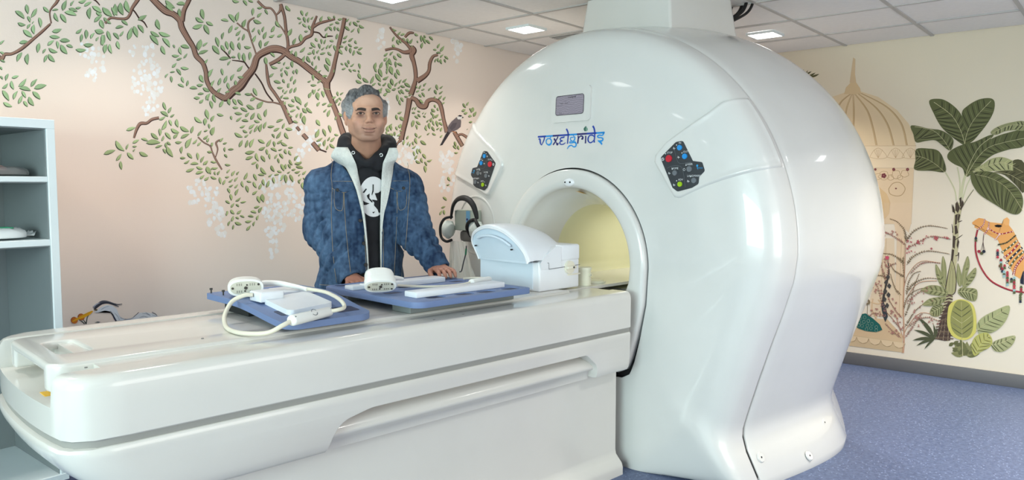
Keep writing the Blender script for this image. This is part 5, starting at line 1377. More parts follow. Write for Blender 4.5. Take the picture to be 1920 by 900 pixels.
pt.stroke(B([(282,318),(264,400),(250,480),(256,512),(284,518),(304,498),(308,430),(298,355),(282,318)]), 1.6, (70, 56, 48), .0042)
for a in ([(284,350),(272,430),(268,500)], [(290,370),(290,440),(286,505)]): pt.stroke(B(a), .8, (110, 104, 78), .004)
for a in ([(300,60),(290,10)], [(330,20),(352,-5)], [(318,110),(342,100)], [(290,170),(284,120)], [(300,210),(345,180)], [(322,280),(318,330)], [(305,300),(325,290)]):
    pt.stroke(B([a[0], ((a[0][0]+a[1][0])/2+2, (a[0][1]+a[1][1])/2), a[1]]), [2.4,1.6,.6], (74, 62, 54), .0026)
# stalks up to the leaves
for a, w in (([(365,810),(350,720),(285,600)], 2.6), ([(385,800),(392,680),(372,560)], 2.6), ([(400,790),(412,690),(432,620)], 5), ([(410,800),(440,700),(470,640)], 2.2), ([(405,860),(450,780),(492,724)], 2.0)):
    pt.stroke(A(a), w, (206, 204, 168), .0016)
pt.stroke(A([(405,862),(450,785),(492,726)]), 1.2, (96, 84, 70), .0024)
for P in ([(360,830),(372,810),(384,860),(372,890),(358,880)], [(388,790),(402,780),(405,850),(392,845)], [(330,830),(345,860),(350,895),(338,890)], [(410,800),(420,830),(400,880),(392,870)]):
    pt.poly(A(P), (78, 66, 56), .0028)
palm = pt.build('painted_palm', wall_right, 'tall painted palm with broad dark green leaves')
L_ = [
 ([(165,75),(240,60),(300,80),(360,125),(400,175),(425,240),(432,320),(425,395),(380,375),(310,320),(250,260),(200,170)], [(425,390),(400,300),(330,180),(200,85)], OL, 8),
 ([(425,390),(428,290),(405,165),(450,110),(530,65),(610,55),(645,80),(640,150),(600,230),(540,310),(480,375)], [(428,388),(450,290),(520,180),(620,75)], OL, 8),
 ([(35,255),(170,280),(250,290),(320,330),(345,375),(320,440),(260,400),(210,365),(140,370),(70,380),(50,320)], [(318,438),(270,360),(190,290),(60,265)], (104,108,72), 7),
 ([(70,430),(160,425),(230,440),(270,500),(285,595),(180,588),(60,580),(66,510)], [(280,598),(200,530),(120,490),(66,480)], OL, 7),
 ([(860,225),(760,235),(680,260),(630,290),(618,315),(660,325),(720,300),(800,290),(862,292)], [(862,258),(780,250),(700,275),(630,312)], (150,150,108), 7),
 ([(300,470),(330,435),(400,400),(500,375),(600,330),(640,325),(600,370),(545,400),(480,500),(435,625),(410,570),(350,540),(305,505)], [(435,620),(470,520),(540,405),(620,345)], OL, 8),
 ([(440,630),(480,500),(548,400),(640,345),(740,310),(862,292),(862,405),(760,430),(640,470),(560,530),(500,590)], [(440,625),(530,480),(640,400),(862,350)], OL, 9),
 ([(480,590),(560,540),(620,500),(700,488),(780,515),(850,560),(862,610),(760,590),(640,590),(560,595)], [(490,592),(600,550),(720,530),(855,600)], (168,168,122), 7),
 ([(780,515),(862,530),(862,745),(800,690),(720,620),(640,598),(760,585),(840,600)], [(640,598),(740,610),(800,640),(862,680)], (84,82,56), 5),
 ([(475,610),(540,592),(640,600),(720,640),(800,700),(845,760),(855,830),(830,900),(760,900),(640,830),(540,765),(490,700),(472,650)], [(500,615),(640,650),(760,740),(850,880)], OL, 10),
]
for i, (o_, m_, c_, nv) in enumerate(L_):
    big_leaf('leaf', palm, A(o_), A(m_), c_, OLD, (min(255,c_[0]+34), min(255,c_[1]+34), min(255,c_[2]+28)), nv, h=.0016+.0005*(i % 5))
tipp = Paint(on_right)
for k in range(11):
    x = 1468+k*5; a = -1.9+k*.11
    tipp.poly(leaf_shape(x, 142-abs(k-5)*.5+k*.6, x+math.cos(a)*18+k*.6, 142+math.sin(a)*20+k*1.1, .1), (88, 86, 56), .0016, .002)
tipp.poly([(1462,122),(1480,128),(1500,138),(1516,150),(1500,158),(1470,140)], (104, 102, 66), .0012)
tipp.build('painted_leaf_tip', wall_right, 'tip of a spiky dark leaf above the scanner')
# --- pavilion with ribbed dome
pv = Paint(on_right)
D = lambda P: cc(1540, 100, 2.8125, P)
E_ = lambda P: cc(1580, 380, 3.0, P)
SAND = (224, 202, 166)
pv.poly(D([(-155,440),(-120,370),(-60,300),(40,235),(130,205),(205,200),(300,230),(400,300),(460,370),(492,440),(497,485),(-158,485)]), SAND, .0008)
pv.poly(D([(120,215),(130,180),(155,155),(185,155),(205,185),(210,215)]), (214, 188, 148), .0014)
pv.poly(D([(150,155),(160,80),(168,22),(180,30),(178,110),(184,155)]), (212, 186, 150), .0016)
rib = (188, 158, 118)
for a in ([(165,215),(170,300),(168,400),(165,485)], [(175,215),(240,300),(270,390),(290,485)], [(190,212),(290,290),(350,380),(380,485)], [(205,210),(340,280),(420,370),(450,485)], [(150,215),(100,260),(70,330)], [(158,215),(130,300),(120,420)]):
    pv.stroke(D(a), [1,3.4,4,4.5][:len(a)] if len(a) == 4 else [1,3,4], (200, 172, 132), .0016, 6)
    pv.stroke(D([(x+5, y) for x, y in a]), .9, rib, .0024, 6)
pv.flat(D([(-160,485),(500,485),(498,490),(495,570),(-156,570)]), (228, 208, 176), .0012)
for x0 in (300, 392, 470):
    pv.stroke(D([(x0-45,548),(x0-25,515),(x0,500),(x0+25,515),(x0+45,548),(x0,556),(x0-45,548)]), 1.2, rib, .0020)
    for dx in (-22, -10, 0, 10, 22): pv.stroke(D([(x0,552),(x0+dx*.6,530),(x0+dx,508)]), .9, rib, .0020)
pv.stroke(D([(-40,488),(200,488),(500,487)]), 1.2, rib, .002)
pv.poly(D([(-156,570),(495,568),(528,603),(-190,605)]), (230, 210, 178), .0018)
pv.flat(D([(-150,605),(488,605),(485,700),(475,900),(-138,900)]), (224, 200, 166), .0010)
for x, y, r in ((285,612,7),(330,645,14),(382,612,9),(455,612,9)):
    for q in range(5):
        a = q*2*PI/5; pv.poly(D([(x+r*.55*math.cos(a)+r*.45*math.cos(t), y+r*.55*math.sin(a)+r*.45*math.sin(t)) for t in np.linspace(0, 6.28, 8)[:-1]]), (122, 60, 66), .0026)
for x, y, r in ((330,645,26),(395,640,24),(440,635,20),(300,650,18),(365,655,16),(415,655,14)):
    pv.stroke(D([(x+r*math.cos(t)*(1+.2*math.sin(5*t)), y+r*math.sin(t)*.9) for t in np.linspace(0, 6.28, 14)]), 1, (182, 154, 116), .0022)
pv.stroke(D([(355,715),(378,685),(415,682),(442,712),(425,745),(395,752),(362,740),(355,715)]), 2, (190, 162, 124), .0022)
pv.poly(D([(393,708),(400,712),(394,718),(388,713)]), (122, 70, 66), .0022)
pv.poly(D([(300,700),(345,740),(365,790),(355,830),(335,870),(300,880)]), (216, 186, 142), .0018)
pv.flat([(1490,420),(1542,420),(1538,520),(1536,600),(1500,592),(1494,500)], (226, 202, 170), .0012)
pv.flat([(1488,598),(1600,606),(1596,632),(1488,622)], (214, 186, 148), .0016)
pv.flat([(1484,620),(1592,630),(1588,656),(1484,644)], (206, 182, 146), .0020)
# columns, floor and scalloped plinth below
pv.flat(E_([(230,0),(390,0),(386,110),(372,168),(350,150),(345,400),(345,640),(290,650),(300,400),(305,200),(290,120),(262,70),(235,100)]), (226, 202, 170), .0012)
pv.flat(E_([(235,0),(268,0),(262,60),(235,95)]), (216, 188, 148), .0020)
pv.flat(E_([(190,400),(240,200),(290,200),(300,640),(160,640),(150,560)]), (226, 206, 176), .0010)
for x0 in (215, 232, 318, 336): pv.stroke(E_([(x0+14,200),(x0+6,400),(x0,640)]), 1.2, (206, 180, 142), .0022)
pv.flat(E_([(130,650),(250,655),(340,750),(335,790),(30,745),(80,650)]), (214, 186, 148), .0016)
pv.flat(E_([(30,740),(335,785),(335,842),(15,802)]), (206, 182, 146), .0020)
for k in range(5):
    x0 = 45+k*68; y0 = 748+k*9
    pv.poly(E_([(x0-34,y0-4),(x0+34,y0+5),(x0+26,y0+26),(x0,y0+34),(x0-26,y0+20)]), (224, 200, 164), .0028)
    pv.stroke(E_([(x0-34,y0),(x0-20,y0+24),(x0+2,y0+34),(x0+24,y0+28),(x0+34,y0+8)]), 1.1, (170, 142, 108), .0034)
for a in ([(170,540),(165,600),(190,650)], [(200,545),(230,590),(225,640)], [(160,560),(200,570),(235,560)]): pv.stroke(E_(a), 4, (214, 184, 146), .0020)
pv.build('painted_pavilion', wall_right, 'painted sand coloured pavilion with a ribbed onion dome')
# peacock
pk = Paint(on_right)
pk.poly(E_([(95,628),(130,622),(170,650),(210,685),(224,715),(190,728),(130,722),(85,705),(68,690)]), (34, 98, 92), .0036)
for x, y in ((100,650),(125,645),(95,672),(120,670),(145,665),(110,692),(140,690),(165,682),(190,700),(160,706),(190,718),(135,712),(92,690)):
    pk.stroke(E_([(x+8*math.cos(t), y+9*math.sin(t)) for t in np.linspace(0, 6.28, 8)]), 1, (206, 214, 188), .0042)
pk.poly(E_([(218,568),(232,560),(245,590),(255,640),(240,672),(228,640)]), (60, 66, 70), .0036)
pk.build('painted_peacock', wall_right, 'painted peacock with a teal spotted tail')
# flowering bushes: fine arching twigs with paired leaves
bu = Paint(on_right)
def frond(P, leaf, step, ll, col2=None, w=.8, twig=(150, 116, 90), tip=.35):
    Q = catmull([(x, y, 0) for x, y in P], 12)
    bu.stroke([(q.x, q.y) for q in Q[::4]]+[(Q[-1].x, Q[-1].y)], [w]*(len(Q[::4])+1), twig, .0038, 2)
    acc = 0; tot = sum((Q[i+1]-Q[i]).length for i in range(len(Q)-1)); run = 0; sg = 1
    for i in range(1, len(Q)-1):
        d = (Q[i]-Q[i-1]).length; acc += d; run += d
        if acc >= step:
            acc = 0; t = (Q[i+1]-Q[i]).normalized()
            for sg in (-1, 1):
                a = math.atan2(t.y, t.x)+sg*random.uniform(.6, .9); l = ll*random.uniform(.8, 1.1)*(1-(1-tip)*run/tot)
                c = leaf if random.random() < .75 or not col2 else col2
                bu.poly(leaf_shape(Q[i].x, Q[i].y, Q[i].x+l*math.cos(a), Q[i].y+l*math.sin(a), .16, 0, 3), c, .0040, .0044, var=.1)
def flower(x, y, r, col=(186, 92, 96)):
    for q in range(5):
        a = q*2*PI/5+random.random(); bu.poly(leaf_shape(x, y, x+r*math.cos(a), y+r*math.sin(a), .25, 0, 3), col, .0046, .005)
GR, PKc, TW = (112, 102, 74), (168, 118, 110), (198, 156, 128)
bu.stroke(E_([(338,845),(345,760),(342,600),(345,480),(350,350),(355,230)]), [5,3,2.4,2.2,1.8,1.2], TW, .0036)
for a, b_, w in (([(345,740),(370,690),(440,620),(540,640)], 0, 1.4), ([(342,600),(370,520),(430,450),(530,440)], 1, 1.4), ([(345,480),(370,400),(440,330),(550,340)], 0, 1.2), ([(300,640),(320,700),(340,760)], 0, 1.5)):
    bu.stroke(E_(a), w, TW, .0036)
for P, c, ll in (([(355,220),(400,160),(480,130),(590,145)], GR, 5), ([(355,215),(350,160),(310,110),(265,90)], GR, 5), ([(360,350),(400,300),(480,272),(600,288)], GR, 5), ([(345,340),(310,310),(270,290),(220,285)], GR, 5),
                 ([(365,500),(400,455),(470,425),(550,430)], GR, 5), ([(350,420),(320,400),(290,380),(265,340)], GR, 4.5), ([(350,640),(380,560),(400,480),(430,400)], GR, 4.5), ([(360,520),(370,450),(400,400),(440,385)], GR, 4.5),
                 ([(345,600),(360,540),(400,500),(450,480)], GR, 4.2), ([(350,700),(400,620),(440,580),(470,560)], GR, 4.5), ([(345,300),(340,330),(345,400),(350,450)], GR, 4.2), ([(330,520),(300,490),(280,440),(270,400)], GR, 4.2),
                 ([(250,430),(220,410),(180,410)], GR, 4.5), ([(335,650),(300,610),(270,560),(250,520)], PKc, 4), ([(338,720),(310,690),(270,640),(240,610)], PKc, 4)):
    frond(E_(P), c, 2.6, ll)
for P in ([(360,260),(420,225),(500,190),(610,205)], [(355,240),(320,210),(270,180),(235,165)], [(380,400),(430,350),(480,335),(550,340)], [(360,560),(420,510),(460,490),(520,470)], [(370,700),(420,660),(480,645),(550,670)], [(350,760),(400,690),(430,640),(450,625)], [(250,620),(220,560),(200,480),(170,430)], [(250,640),(180,620),(150,640)], [(245,440),(220,360),(215,320)], [(250,420),(262,360),(300,340)], [(330,760),(290,730),(260,700),(240,680)]):
    frond(E_(P), PKc, 2.6, 4.2, (120, 104, 84), .8, (178, 140, 120), .7)
rs = random.Random(11)
for cx, cy, rx, ry, n in ((430,220,70,40,14),(380,250,30,40,6),(560,205,50,14,9),(270,180,40,22,7),(440,520,80,50,10),(480,660,70,22,10),(230,340,30,26,6),(190,480,34,40,12),(190,610,45,30,10),(285,600,40,60,14),(300,700,40,40,12),(400,640,40,60,10),(250,310,10,8,3)):
    for i in range(n):
        x, y = cx+rs.uniform(-rx, rx), cy+rs.uniform(-ry, ry)
        X, Y = E_([(x, y)])[0]
        flower(X, Y, rs.uniform(1.6, 3.2), (178, 84, 92) if cy < 300 and cx > 350 else (172, 122, 112))
bu.poly(E_([(240,300),(262,302),(258,320),(244,318)]), (208, 86, 112), .005)
bu.stroke(E_([(240,660),(225,580),(240,480),(260,400),(255,330)]), [4,5,4,3,2], (70, 66, 62), .0034)
for x, y in ((255,420),(245,450),(262,470),(240,500),(258,520),(236,545),(250,580)): bu.poly(E_([(x-12,y),(x,y-18),(x+12,y-4),(x+4,y+14)]), (74, 72, 70), .0042)
for k in range(12):
    a = k*PI/6; X, Y = E_([(140,558)])[0]; bu.poly(leaf_shape(X+1.5*math.cos(a), Y+1.5*math.sin(a), X+6*math.cos(a), Y+6*math.sin(a), .25, 0, 3), (124, 110, 82), .004)
bu.stroke(E_([(140,575),(138,640)]), 1, (124, 110, 82), .003)
bu.build('painted_bush', wall_right, 'fine arching flowering twigs with tiny pink blossoms', True)
# lower leafy plants
G1, G1D, G1L = (140, 142, 96), (92, 94, 64), (186, 186, 142)
plants = Paint(on_right)
for k, (x1, y1, x2, y2) in enumerate(((350,860,285,815),(350,862,300,780),(352,862,330,770),(360,862,370,780),(365,862,400,790),(370,864,425,815),(372,866,440,850),(345,864,280,845),(356,862,350,790),(380,864,415,770))):
    (X1, Y1), (X2, Y2) = B([(x1, y1), (x2, y2)]); plants.poly(leaf_shape(X1, Y1, X2, Y2, .22), ((112, 114, 74), (138, 138, 94))[k % 2], .0012+.0001*k, .002+.0001*k)
lower = plants.build('painted_leafy_plant', wall_right, 'cluster of pale green painted leaves around the palm foot')
G_ = [
 ([(235,300),(250,340),(255,400),(248,460),(236,440),(225,380),(228,330)], [(245,455),(240,380),(236,310)]),
 ([(195,345),(230,400),(248,450),(245,480),(215,455),(195,400)], [(245,478),(220,420),(198,355)]),
 ([(375,300),(385,350),(372,400),(350,470),(338,440),(345,380),(360,330)], [(348,465),(358,390),(374,310)]),
 ([(420,365),(418,410),(385,460),(345,482),(360,430),(390,390)], [(348,480),(380,430),(416,372)]),
 ([(318,340),(338,400),(340,460),(325,470),(310,420)], [(330,465),(322,400),(318,350)]),
 ([(425,490),(420,550),(370,545),(320,510),(330,480),(370,478)], [(322,500),(370,500),(422,520)]),
 ([(110,490),(160,465),(220,470),(262,500),(250,525),(180,520),(130,505)], [(258,512),(190,495),(115,490)]),
 ([(120,575),(160,540),(220,530),(250,530),(240,560),(180,580)], [(248,535),(190,555),(125,574)]),
 ([(160,620),(180,580),(225,570),(238,590),(215,635),(180,640)], [(236,580),(205,600),(165,622)]),
]
for i, (o_, m_) in enumerate(G_):
    big_leaf('leaf', lower, B(o_), B(m_), (146, 148, 104), G1D, (176, 178, 136), 5, h=.0030+.0004*(i % 4))
big_leaf('leaf', lower, B([(435,735),(425,690),(450,650),(520,610),(606,578),(600,640),(560,700),(500,735),(440,745)]), B([(405,745),(470,680),(600,590)]), (168, 172, 126), G1D, G1L, 8, h=.0036)
big_leaf('leaf', lower, B([(510,790),(560,765),(640,748),(625,800),(570,838),(520,830)]), B([(505,800),(560,790),(640,752)]), (166, 168, 124), G1D, G1L, 6, h=.0034)
big_leaf('leaf', lower, B([(395,800),(420,750),(480,730),(512,770),(500,810),(450,838),(410,860)]), B([(420,850),(450,790),(500,745)]), (186, 184, 104), (120, 118, 76), G1L, 6, h=.0038)
yl = Paint(on_right)
yl.poly([(v.x, v.y) for v in catmull([(x, y, 0) for x, y in B([(275,570),(335,543),(400,570),(422,650),(415,735),(360,772),(295,755),(262,700),(260,630)])], 5, True)], (212, 204, 110), .0040)
o = yl.build('leaf_halo', lower); o['label'] = 'yellow edge of the round leaf'
big_leaf('leaf', lower, B([(330,548),(385,570),(405,640),(400,720),(370,758),(320,750),(285,710),(278,640),(300,570)]), B([(345,860),(342,740),(338,560)]), (150, 150, 92), (96, 98, 66), (206, 202, 150), 9, h=.0046)
for a, w in (([(358,860),(400,750),(440,690)], 2), ([(345,862),(344,800),(342,740)], 2)):
    pass
sp = Paint(on_right)
for x2, y2 in ((90,640),(70,715),(62,775),(85,805),(130,825),(180,680),(200,700)):
    X1, Y1 = B([(188,768)])[0]; X2, Y2 = B([(x2, y2)])[0]
    sp.poly(leaf_shape(X1, Y1, X2, Y2, .075, .06), (82, 86, 62), .003, .0034)
for x, y in ((300,830),(320,800),(340,835),(365,840),(390,845),(410,830),(305,790),(330,850),(395,815),(280,800)):
    X1, Y1 = B([(x, y)])[0]; sp.poly(leaf_shape(X1-4, Y1+2, X1+6, Y1-4, .3), (104, 106, 70), .0022, .003)
sp.build('painted_ground_leaves', wall_right, 'dark spiky painted leaves at the palm foot')
# --- camel with a harness
cm = Paint(on_right)
K = lambda P: cc(1810, 390, 4.737, P)
TAN = (230, 166, 98)
cm.poly(K([(60,128),(90,105),(120,88),(160,95),(175,105),(215,125),(330,138),(340,100),(372,82),(392,105),(385,150),(425,200),(470,290),(521,400),(521,640),(480,625),(440,600),(415,560),(385,500),(350,430),(320,360),(290,285),(240,260),(180,225),(130,190),(100,180),(80,172),(85,150),(65,145)]), TAN, .0016)
cm.poly(K([(340,140),(340,100),(372,82),(392,105),(388,150),(360,155)]), (238, 178, 112), .0024)
cm.poly(K([(258,155),(285,147),(315,150),(328,162),(300,172),(272,168)]), (24, 20, 20), .003)
RED, OLV, NAVY, PNK = (160, 54, 66), (92, 92, 62), (40, 44, 60), (196, 92, 92)
for a, w in (([(172,98),(160,150),(110,190)], 3), ([(208,125),(205,180),(170,232)], 3), ([(205,180),(300,230),(420,208)], 3), ([(305,232),(265,282)], 3)):
    if len(a) == 2: a = [a[0], ((a[0][0]+a[1][0])/2, (a[0][1]+a[1][1])/2), a[1]]
    cm.stroke(K(a), w, RED, .0034)
    Q = catmull([(x, y, 0) for x, y in a], 4)
    for q in Q[1::1]: cm.poly(K([(q.x+6*math.cos(t), q.y+6*math.sin(t)) for t in np.linspace(0, 6.28, 6)[:-1]]), (232, 196, 186), .0042)
for q in ((203,182),(305,232)): cm.poly(K([(q[0]+11*math.cos(t), q[1]+11*math.sin(t)) for t in np.linspace(0, 6.28, 9)[:-1]]), (236, 196, 190), .0044)
cm.stroke(K([(110,190),(92,280),(95,400),(140,530),(220,640),(320,700),(420,735),(521,750)]), [3.4]*8, RED, .0036)
cm.stroke(K([(104,190),(86,290),(90,400),(136,530),(216,636)]), [.8]*5, (206, 110, 110), .0044)
bands = [([(295,325),(370,305),(445,245)], 2.2, (84,82,66), None), ([(325,395),(400,340),(462,285)], 4.5, OLV, 1), ([(345,440),(410,390),(480,310)], 4.8, RED, 1), ([(365,490),(420,430),(505,350)], 4.8, NAVY, 1), ([(390,535),(440,460),(521,385)], 4.8, OLV, 1), ([(430,595),(450,520),(521,430)], 6, RED, 2)]
for a, w, c, k in bands:
    cm.stroke(K(a), w, c, .0034)
    Q = catmull([(x, y, 0) for x, y in a], 5)
    for i, q in enumerate(Q):
        if k is None: cm.poly(K([(q.x+8*math.cos(t), q.y+8*math.sin(t)) for t in np.linspace(0, 6.28, 7)[:-1]]), (66, 62, 52) if i % 2 else OLV, .0044)
        elif k == 1 and i % 2: cm.poly(K([(q.x-7, q.y-5), (q.x+5, q.y-8), (q.x+7, q.y+5), (q.x-5, q.y+8)]), (232, 222, 200), .0044)
        elif k == 2: cm.poly(K([(q.x+7*math.cos(t), q.y+7*math.sin(t)) for t in np.linspace(0, 6.28, 7)[:-1]]), (232, 206, 190), .0044)
cm.poly(K([(510,570),(521,555),(521,680),(490,670),(488,640)]), NAVY, .004)
rs = random.Random(5)
def tassel(x, y, n, s=11):
    for i in range(n):
        c = [(160,54,66), (92,98,66), (52,56,72), (150,186,190), (186,70,80)][rs.randrange(5)]
        cm.poly(K([(x-s*.6, y), (x+s*.6, y), (x+s, y+s*1.6), (x, y+s*1.9), (x-s, y+s*1.6)]), c, .0048)
        y += s*1.5
for x, y, n in ((288,365,4),(318,450,4),(312,505,1),(330,530,2),(345,555,3),(375,560,3),(375,610,4),(410,620,2),(435,610,4),(435,680,4),(497,690,4),(490,760,4),(95,255,2),(350,500,2)): tassel(x, y, n, 13)
for x in (152, 160, 166): cm.stroke(K([(165,225),(158,300),(x-14+(x-152)*1.6,378)]), .7, (96, 62, 60), .003)
for x, y, c in ((122,385,RED),(146,402,OLV),(165,386,NAVY),(325,540,NAVY),(312,515,RED)): cm.poly(K([(x+16*math.cos(t), y+14*math.sin(t)) for t in np.linspace(0, 6.28, 10)[:-1]]), c, .0044)
cm.build('painted_camel', wall_right, 'painted tan camel head with red harness and tasselled neck bands')
# ------------------------------------------------------------------ soft-body modelling: distance fields meshed with openvdb
import openvdb
class Field:
    def __init__(s, lo, hi, h):
        s.lo = np.array(lo, float); s.h = h
        s.n = np.ceil((np.array(hi)-s.lo)/h).astype(int)+1
        s.d = np.full(s.n, .2, dtype=np.float32)
        s.ax = [s.lo[i]+h*np.arange(s.n[i]) for i in range(3)]
    def box(s, lo, hi, pad):
        a = np.clip(np.floor((np.array(lo)-pad-s.lo)/s.h).astype(int), 0, s.n-1)
        b = np.clip(np.ceil((np.array(hi)+pad-s.lo)/s.h).astype(int)+1, 1, s.n)
        sl = tuple(slice(int(a[i]), int(max(b[i], a[i]+1))) for i in range(3))
        X = s.ax[0][sl[0]][:, None, None].astype(np.float32); Y = s.ax[1][sl[1]][None, :, None].astype(np.float32); Z = s.ax[2][sl[2]][None, None, :].astype(np.float32)
        return sl, X, Y, Z
    def put(s, sl, f, k, op='add'):
        d = s.d[sl]
        if op == 'add':
            if k > 0:
                hh = np.maximum(k-np.abs(d-f), 0)/k; s.d[sl] = np.minimum(d, f)-hh*hh*k*.25
            else: s.d[sl] = np.minimum(d, f)
        else:
            f = -f
            if k > 0:
                hh = np.maximum(k-np.abs(d-f), 0)/k; s.d[sl] = np.maximum(d, f)+hh*hh*k*.25
            else: s.d[sl] = np.maximum(d, f)
    def ell(s, c, r, k=.01, op='add', rot=None):
        c = np.array(c, float); r = np.array(r, float); m = float(max(r))
        sl, X, Y, Z = s.box(c-m, c+m, k+.03)
        x, y, z = X-c[0], Y-c[1], Z-c[2]
        if rot is not None:
            R3 = np.array(rot, float)     # world -> local
            x, y, z = (R3[0, 0]*x+R3[0, 1]*y+R3[0, 2]*z, R3[1, 0]*x+R3[1, 1]*y+R3[1, 2]*z, R3[2, 0]*x+R3[2, 1]*y+R3[2, 2]*z)
        k0 = np.sqrt((x/r[0])**2+(y/r[1])**2+(z/r[2])**2)
        k1 = np.sqrt((x/r[0]**2)**2+(y/r[1]**2)**2+(z/r[2]**2)**2)
        s.put(sl, (k0*(k0-1)/np.maximum(k1, 1e-6)).astype(np.float32), k, op)
    def cap(s, a, b, ra, rb=None, k=.01, op='add', sq=None):
        """round cone from a to b; sq = (direction, factor) squashes it along a direction"""
        rb = ra if rb is None else rb
        a = np.array(a, float); b = np.array(b, float); m = max(ra, rb)
        sl, X, Y, Z = s.box(np.minimum(a, b)-m, np.maximum(a, b)+m, k+.03)
        ba = b-a; L2 = float(ba@ba)+1e-12
        x, y, z = X-a[0], Y-a[1], Z-a[2]
        t = np.clip((x*ba[0]+y*ba[1]+z*ba[2])/L2, 0, 1)
        dx, dy, dz = x-ba[0]*t, y-ba[1]*t, z-ba[2]*t
        if sq is not None:
            dr = np.array(sq[0], float); dr /= np.linalg.norm(dr); q = dx*dr[0]+dy*dr[1]+dz*dr[2]
            e = (1/sq[1]-1); dx = dx+dr[0]*q*e; dy = dy+dr[1]*q*e; dz = dz+dr[2]*q*e
        f = np.sqrt(dx*dx+dy*dy+dz*dz)-(ra+(rb-ra)*t)
        s.put(sl, f.astype(np.float32), k, op)
    def plane_cut(s, p, n):
        """remove what lies on the side the normal points to"""
        n = np.array(n, float); n /= np.linalg.norm(n)
        f = (s.ax[0][:, None, None]-p[0])*n[0]+(s.ax[1][None, :, None]-p[1])*n[1]+(s.ax[2][None, None, :]-p[2])*n[2]
        s.d = np.maximum(s.d, f.astype(np.float32))
    def grid(s): return np.meshgrid(s.ax[0], s.ax[1], s.ax[2], indexing='ij')
    def verts(s, iso=0.0, adapt=0.0):
        g = openvdb.FloatGrid(.2); g.copyFromArray(np.ascontiguousarray(s.d, dtype=np.float32))
        P, T, Q = g.convertToPolygons(isovalue=iso, adaptivity=adapt)
        P = np.asarray(P, dtype=np.float64)*s.h+s.lo
        F = [tuple(int(i) for i in q)[::-1] for q in Q]+[tuple(int(i) for i in t)[::-1] for t in T]
        return P, F
    def mesh(s, name, matl, parent, smooth_iter=1, iso=0.0, adapt=0.0):
        P, F = s.verts(iso, adapt)
        o = mesh(name, P, F, matl, parent, True)
        if smooth_iter:
            bm = bmesh.new(); bm.from_mesh(o.data)
            for _ in range(smooth_iter): bmesh.ops.smooth_vert(bm, verts=bm.verts, factor=.5, use_axis_x=True, use_axis_y=True, use_axis_z=True)
            bmesh.ops.recalc_face_normals(bm, faces=bm.faces)
            bm.to_mesh(o.data); bm.free()
            o.data.polygons.foreach_set('use_smooth', [True]*len(o.data.polygons))
        return o
def coords(o):
    a = np.empty(len(o.data.vertices)*3); o.data.vertices.foreach_get('co', a); return a.reshape(-1, 3)
def gauss(P, c, r):
    c = np.array(c); r = np.array(r); return np.exp(-(((P-c)/r)**2).sum(1))
_rng = np.random.RandomState(4)
_tab = _rng.rand(32, 32, 32).astype(np.float32)
def vnoise(P, f, off=0.0):
    Q = P*f+off+100; i = np.floor(Q).astype(int); t = Q-i; t = t*t*(3-2*t); r = 0
    for a in (0, 1):
        for b in (0, 1):
            for c in (0, 1):
                w = (t[:, 0] if a else 1-t[:, 0])*(t[:, 1] if b else 1-t[:, 1])*(t[:, 2] if c else 1-t[:, 2])
                r = r+w*_tab[(i[:, 0]+a) % 32, (i[:, 1]+b) % 32, (i[:, 2]+c) % 32]
    return r
# ------------------------------------------------------------------ the man behind the table
# his own frame: x to the viewer's right, y away from the viewer, z up, origin on the floor under him
MD = 3.60
_d = survey_ray(690, 350); _t = MD/(_d.x*math.cos(YAW)+_d.y*math.sin(YAW))
MP = Vector((_d.x*_t, _d.y*_t, 0)); MA = math.atan2(_d.y, _d.x)-PI/2
man = thing('person', 'grey haired man in a blue denim jacket and black hoodie standing behind the table', 'person', MP, MA)
_Minv = (Matrix.Translation(MP) @ Matrix.Rotation(MA, 4, 'Z')).inverted()
def mp(px, py, t):
    d = survey_ray(px, py); f = d.x*math.cos(YAW)+d.y*math.sin(YAW)
    p = _Minv @ Vector((d.x*t/f, d.y*t/f, CAM_H+d.z*t/f)); return np.array(p)
HS = 1.07                                       # size of the head
HC = mp(686, 215.5, 3.50)                         # between the eyes, middle of the head in depth
def hd(x, y, z):                                 # head-local (y forward) -> man frame, head turned a little to the viewer's right
    a = .13; ca, sa = math.cos(a), math.sin(a)
    X = x*ca+y*sa; Y = -(y*ca-x*sa)
    roll = .03
    return HC+HS*np.array([X*math.cos(roll)-z*math.sin(roll), Y, z*math.cos(roll)+X*math.sin(roll)])
_c = .13
HR = np.array([[math.cos(_c), -math.sin(_c), 0], [-math.sin(_c)*1, -math.cos(_c), 0], [0, 0, 1]])   # man frame -> head axes
HR = np.array([[math.cos(_c), math.sin(_c), 0], [math.sin(_c), -math.cos(_c), 0], [0, 0, 1]])
def E(F, x, y, z, rx, ry, rz_, k=.01, op='add'): F.ell(hd(x, y, z), (rx*HS, ry*HS, rz_*HS), k*HS, op, HR)
def CP(F, a, b, ra, rb=None, k=.01, op='add', sq=None): F.cap(hd(*a), hd(*b), ra*HS, (rb if rb is not None else ra)*HS, k*HS, op, sq)
# joints
SHL, SHR = mp(605, 349, 3.59), mp(764, 351, 3.66)
TR_C, TR_S = math.cos(math.radians(17)), math.sin(math.radians(17))
TRO = [[TR_C, TR_S, 0], [-TR_S, TR_C, 0], [0, 0, 1]]      # the trunk is turned a little
ELL, ELR = mp(604, 432, 3.60), mp(780, 440, 3.58)
WRL, WRR = mp(655, 517.5, 3.47), mp(822, 502, 3.50)
HIP = np.array([-.03, .03, .93])

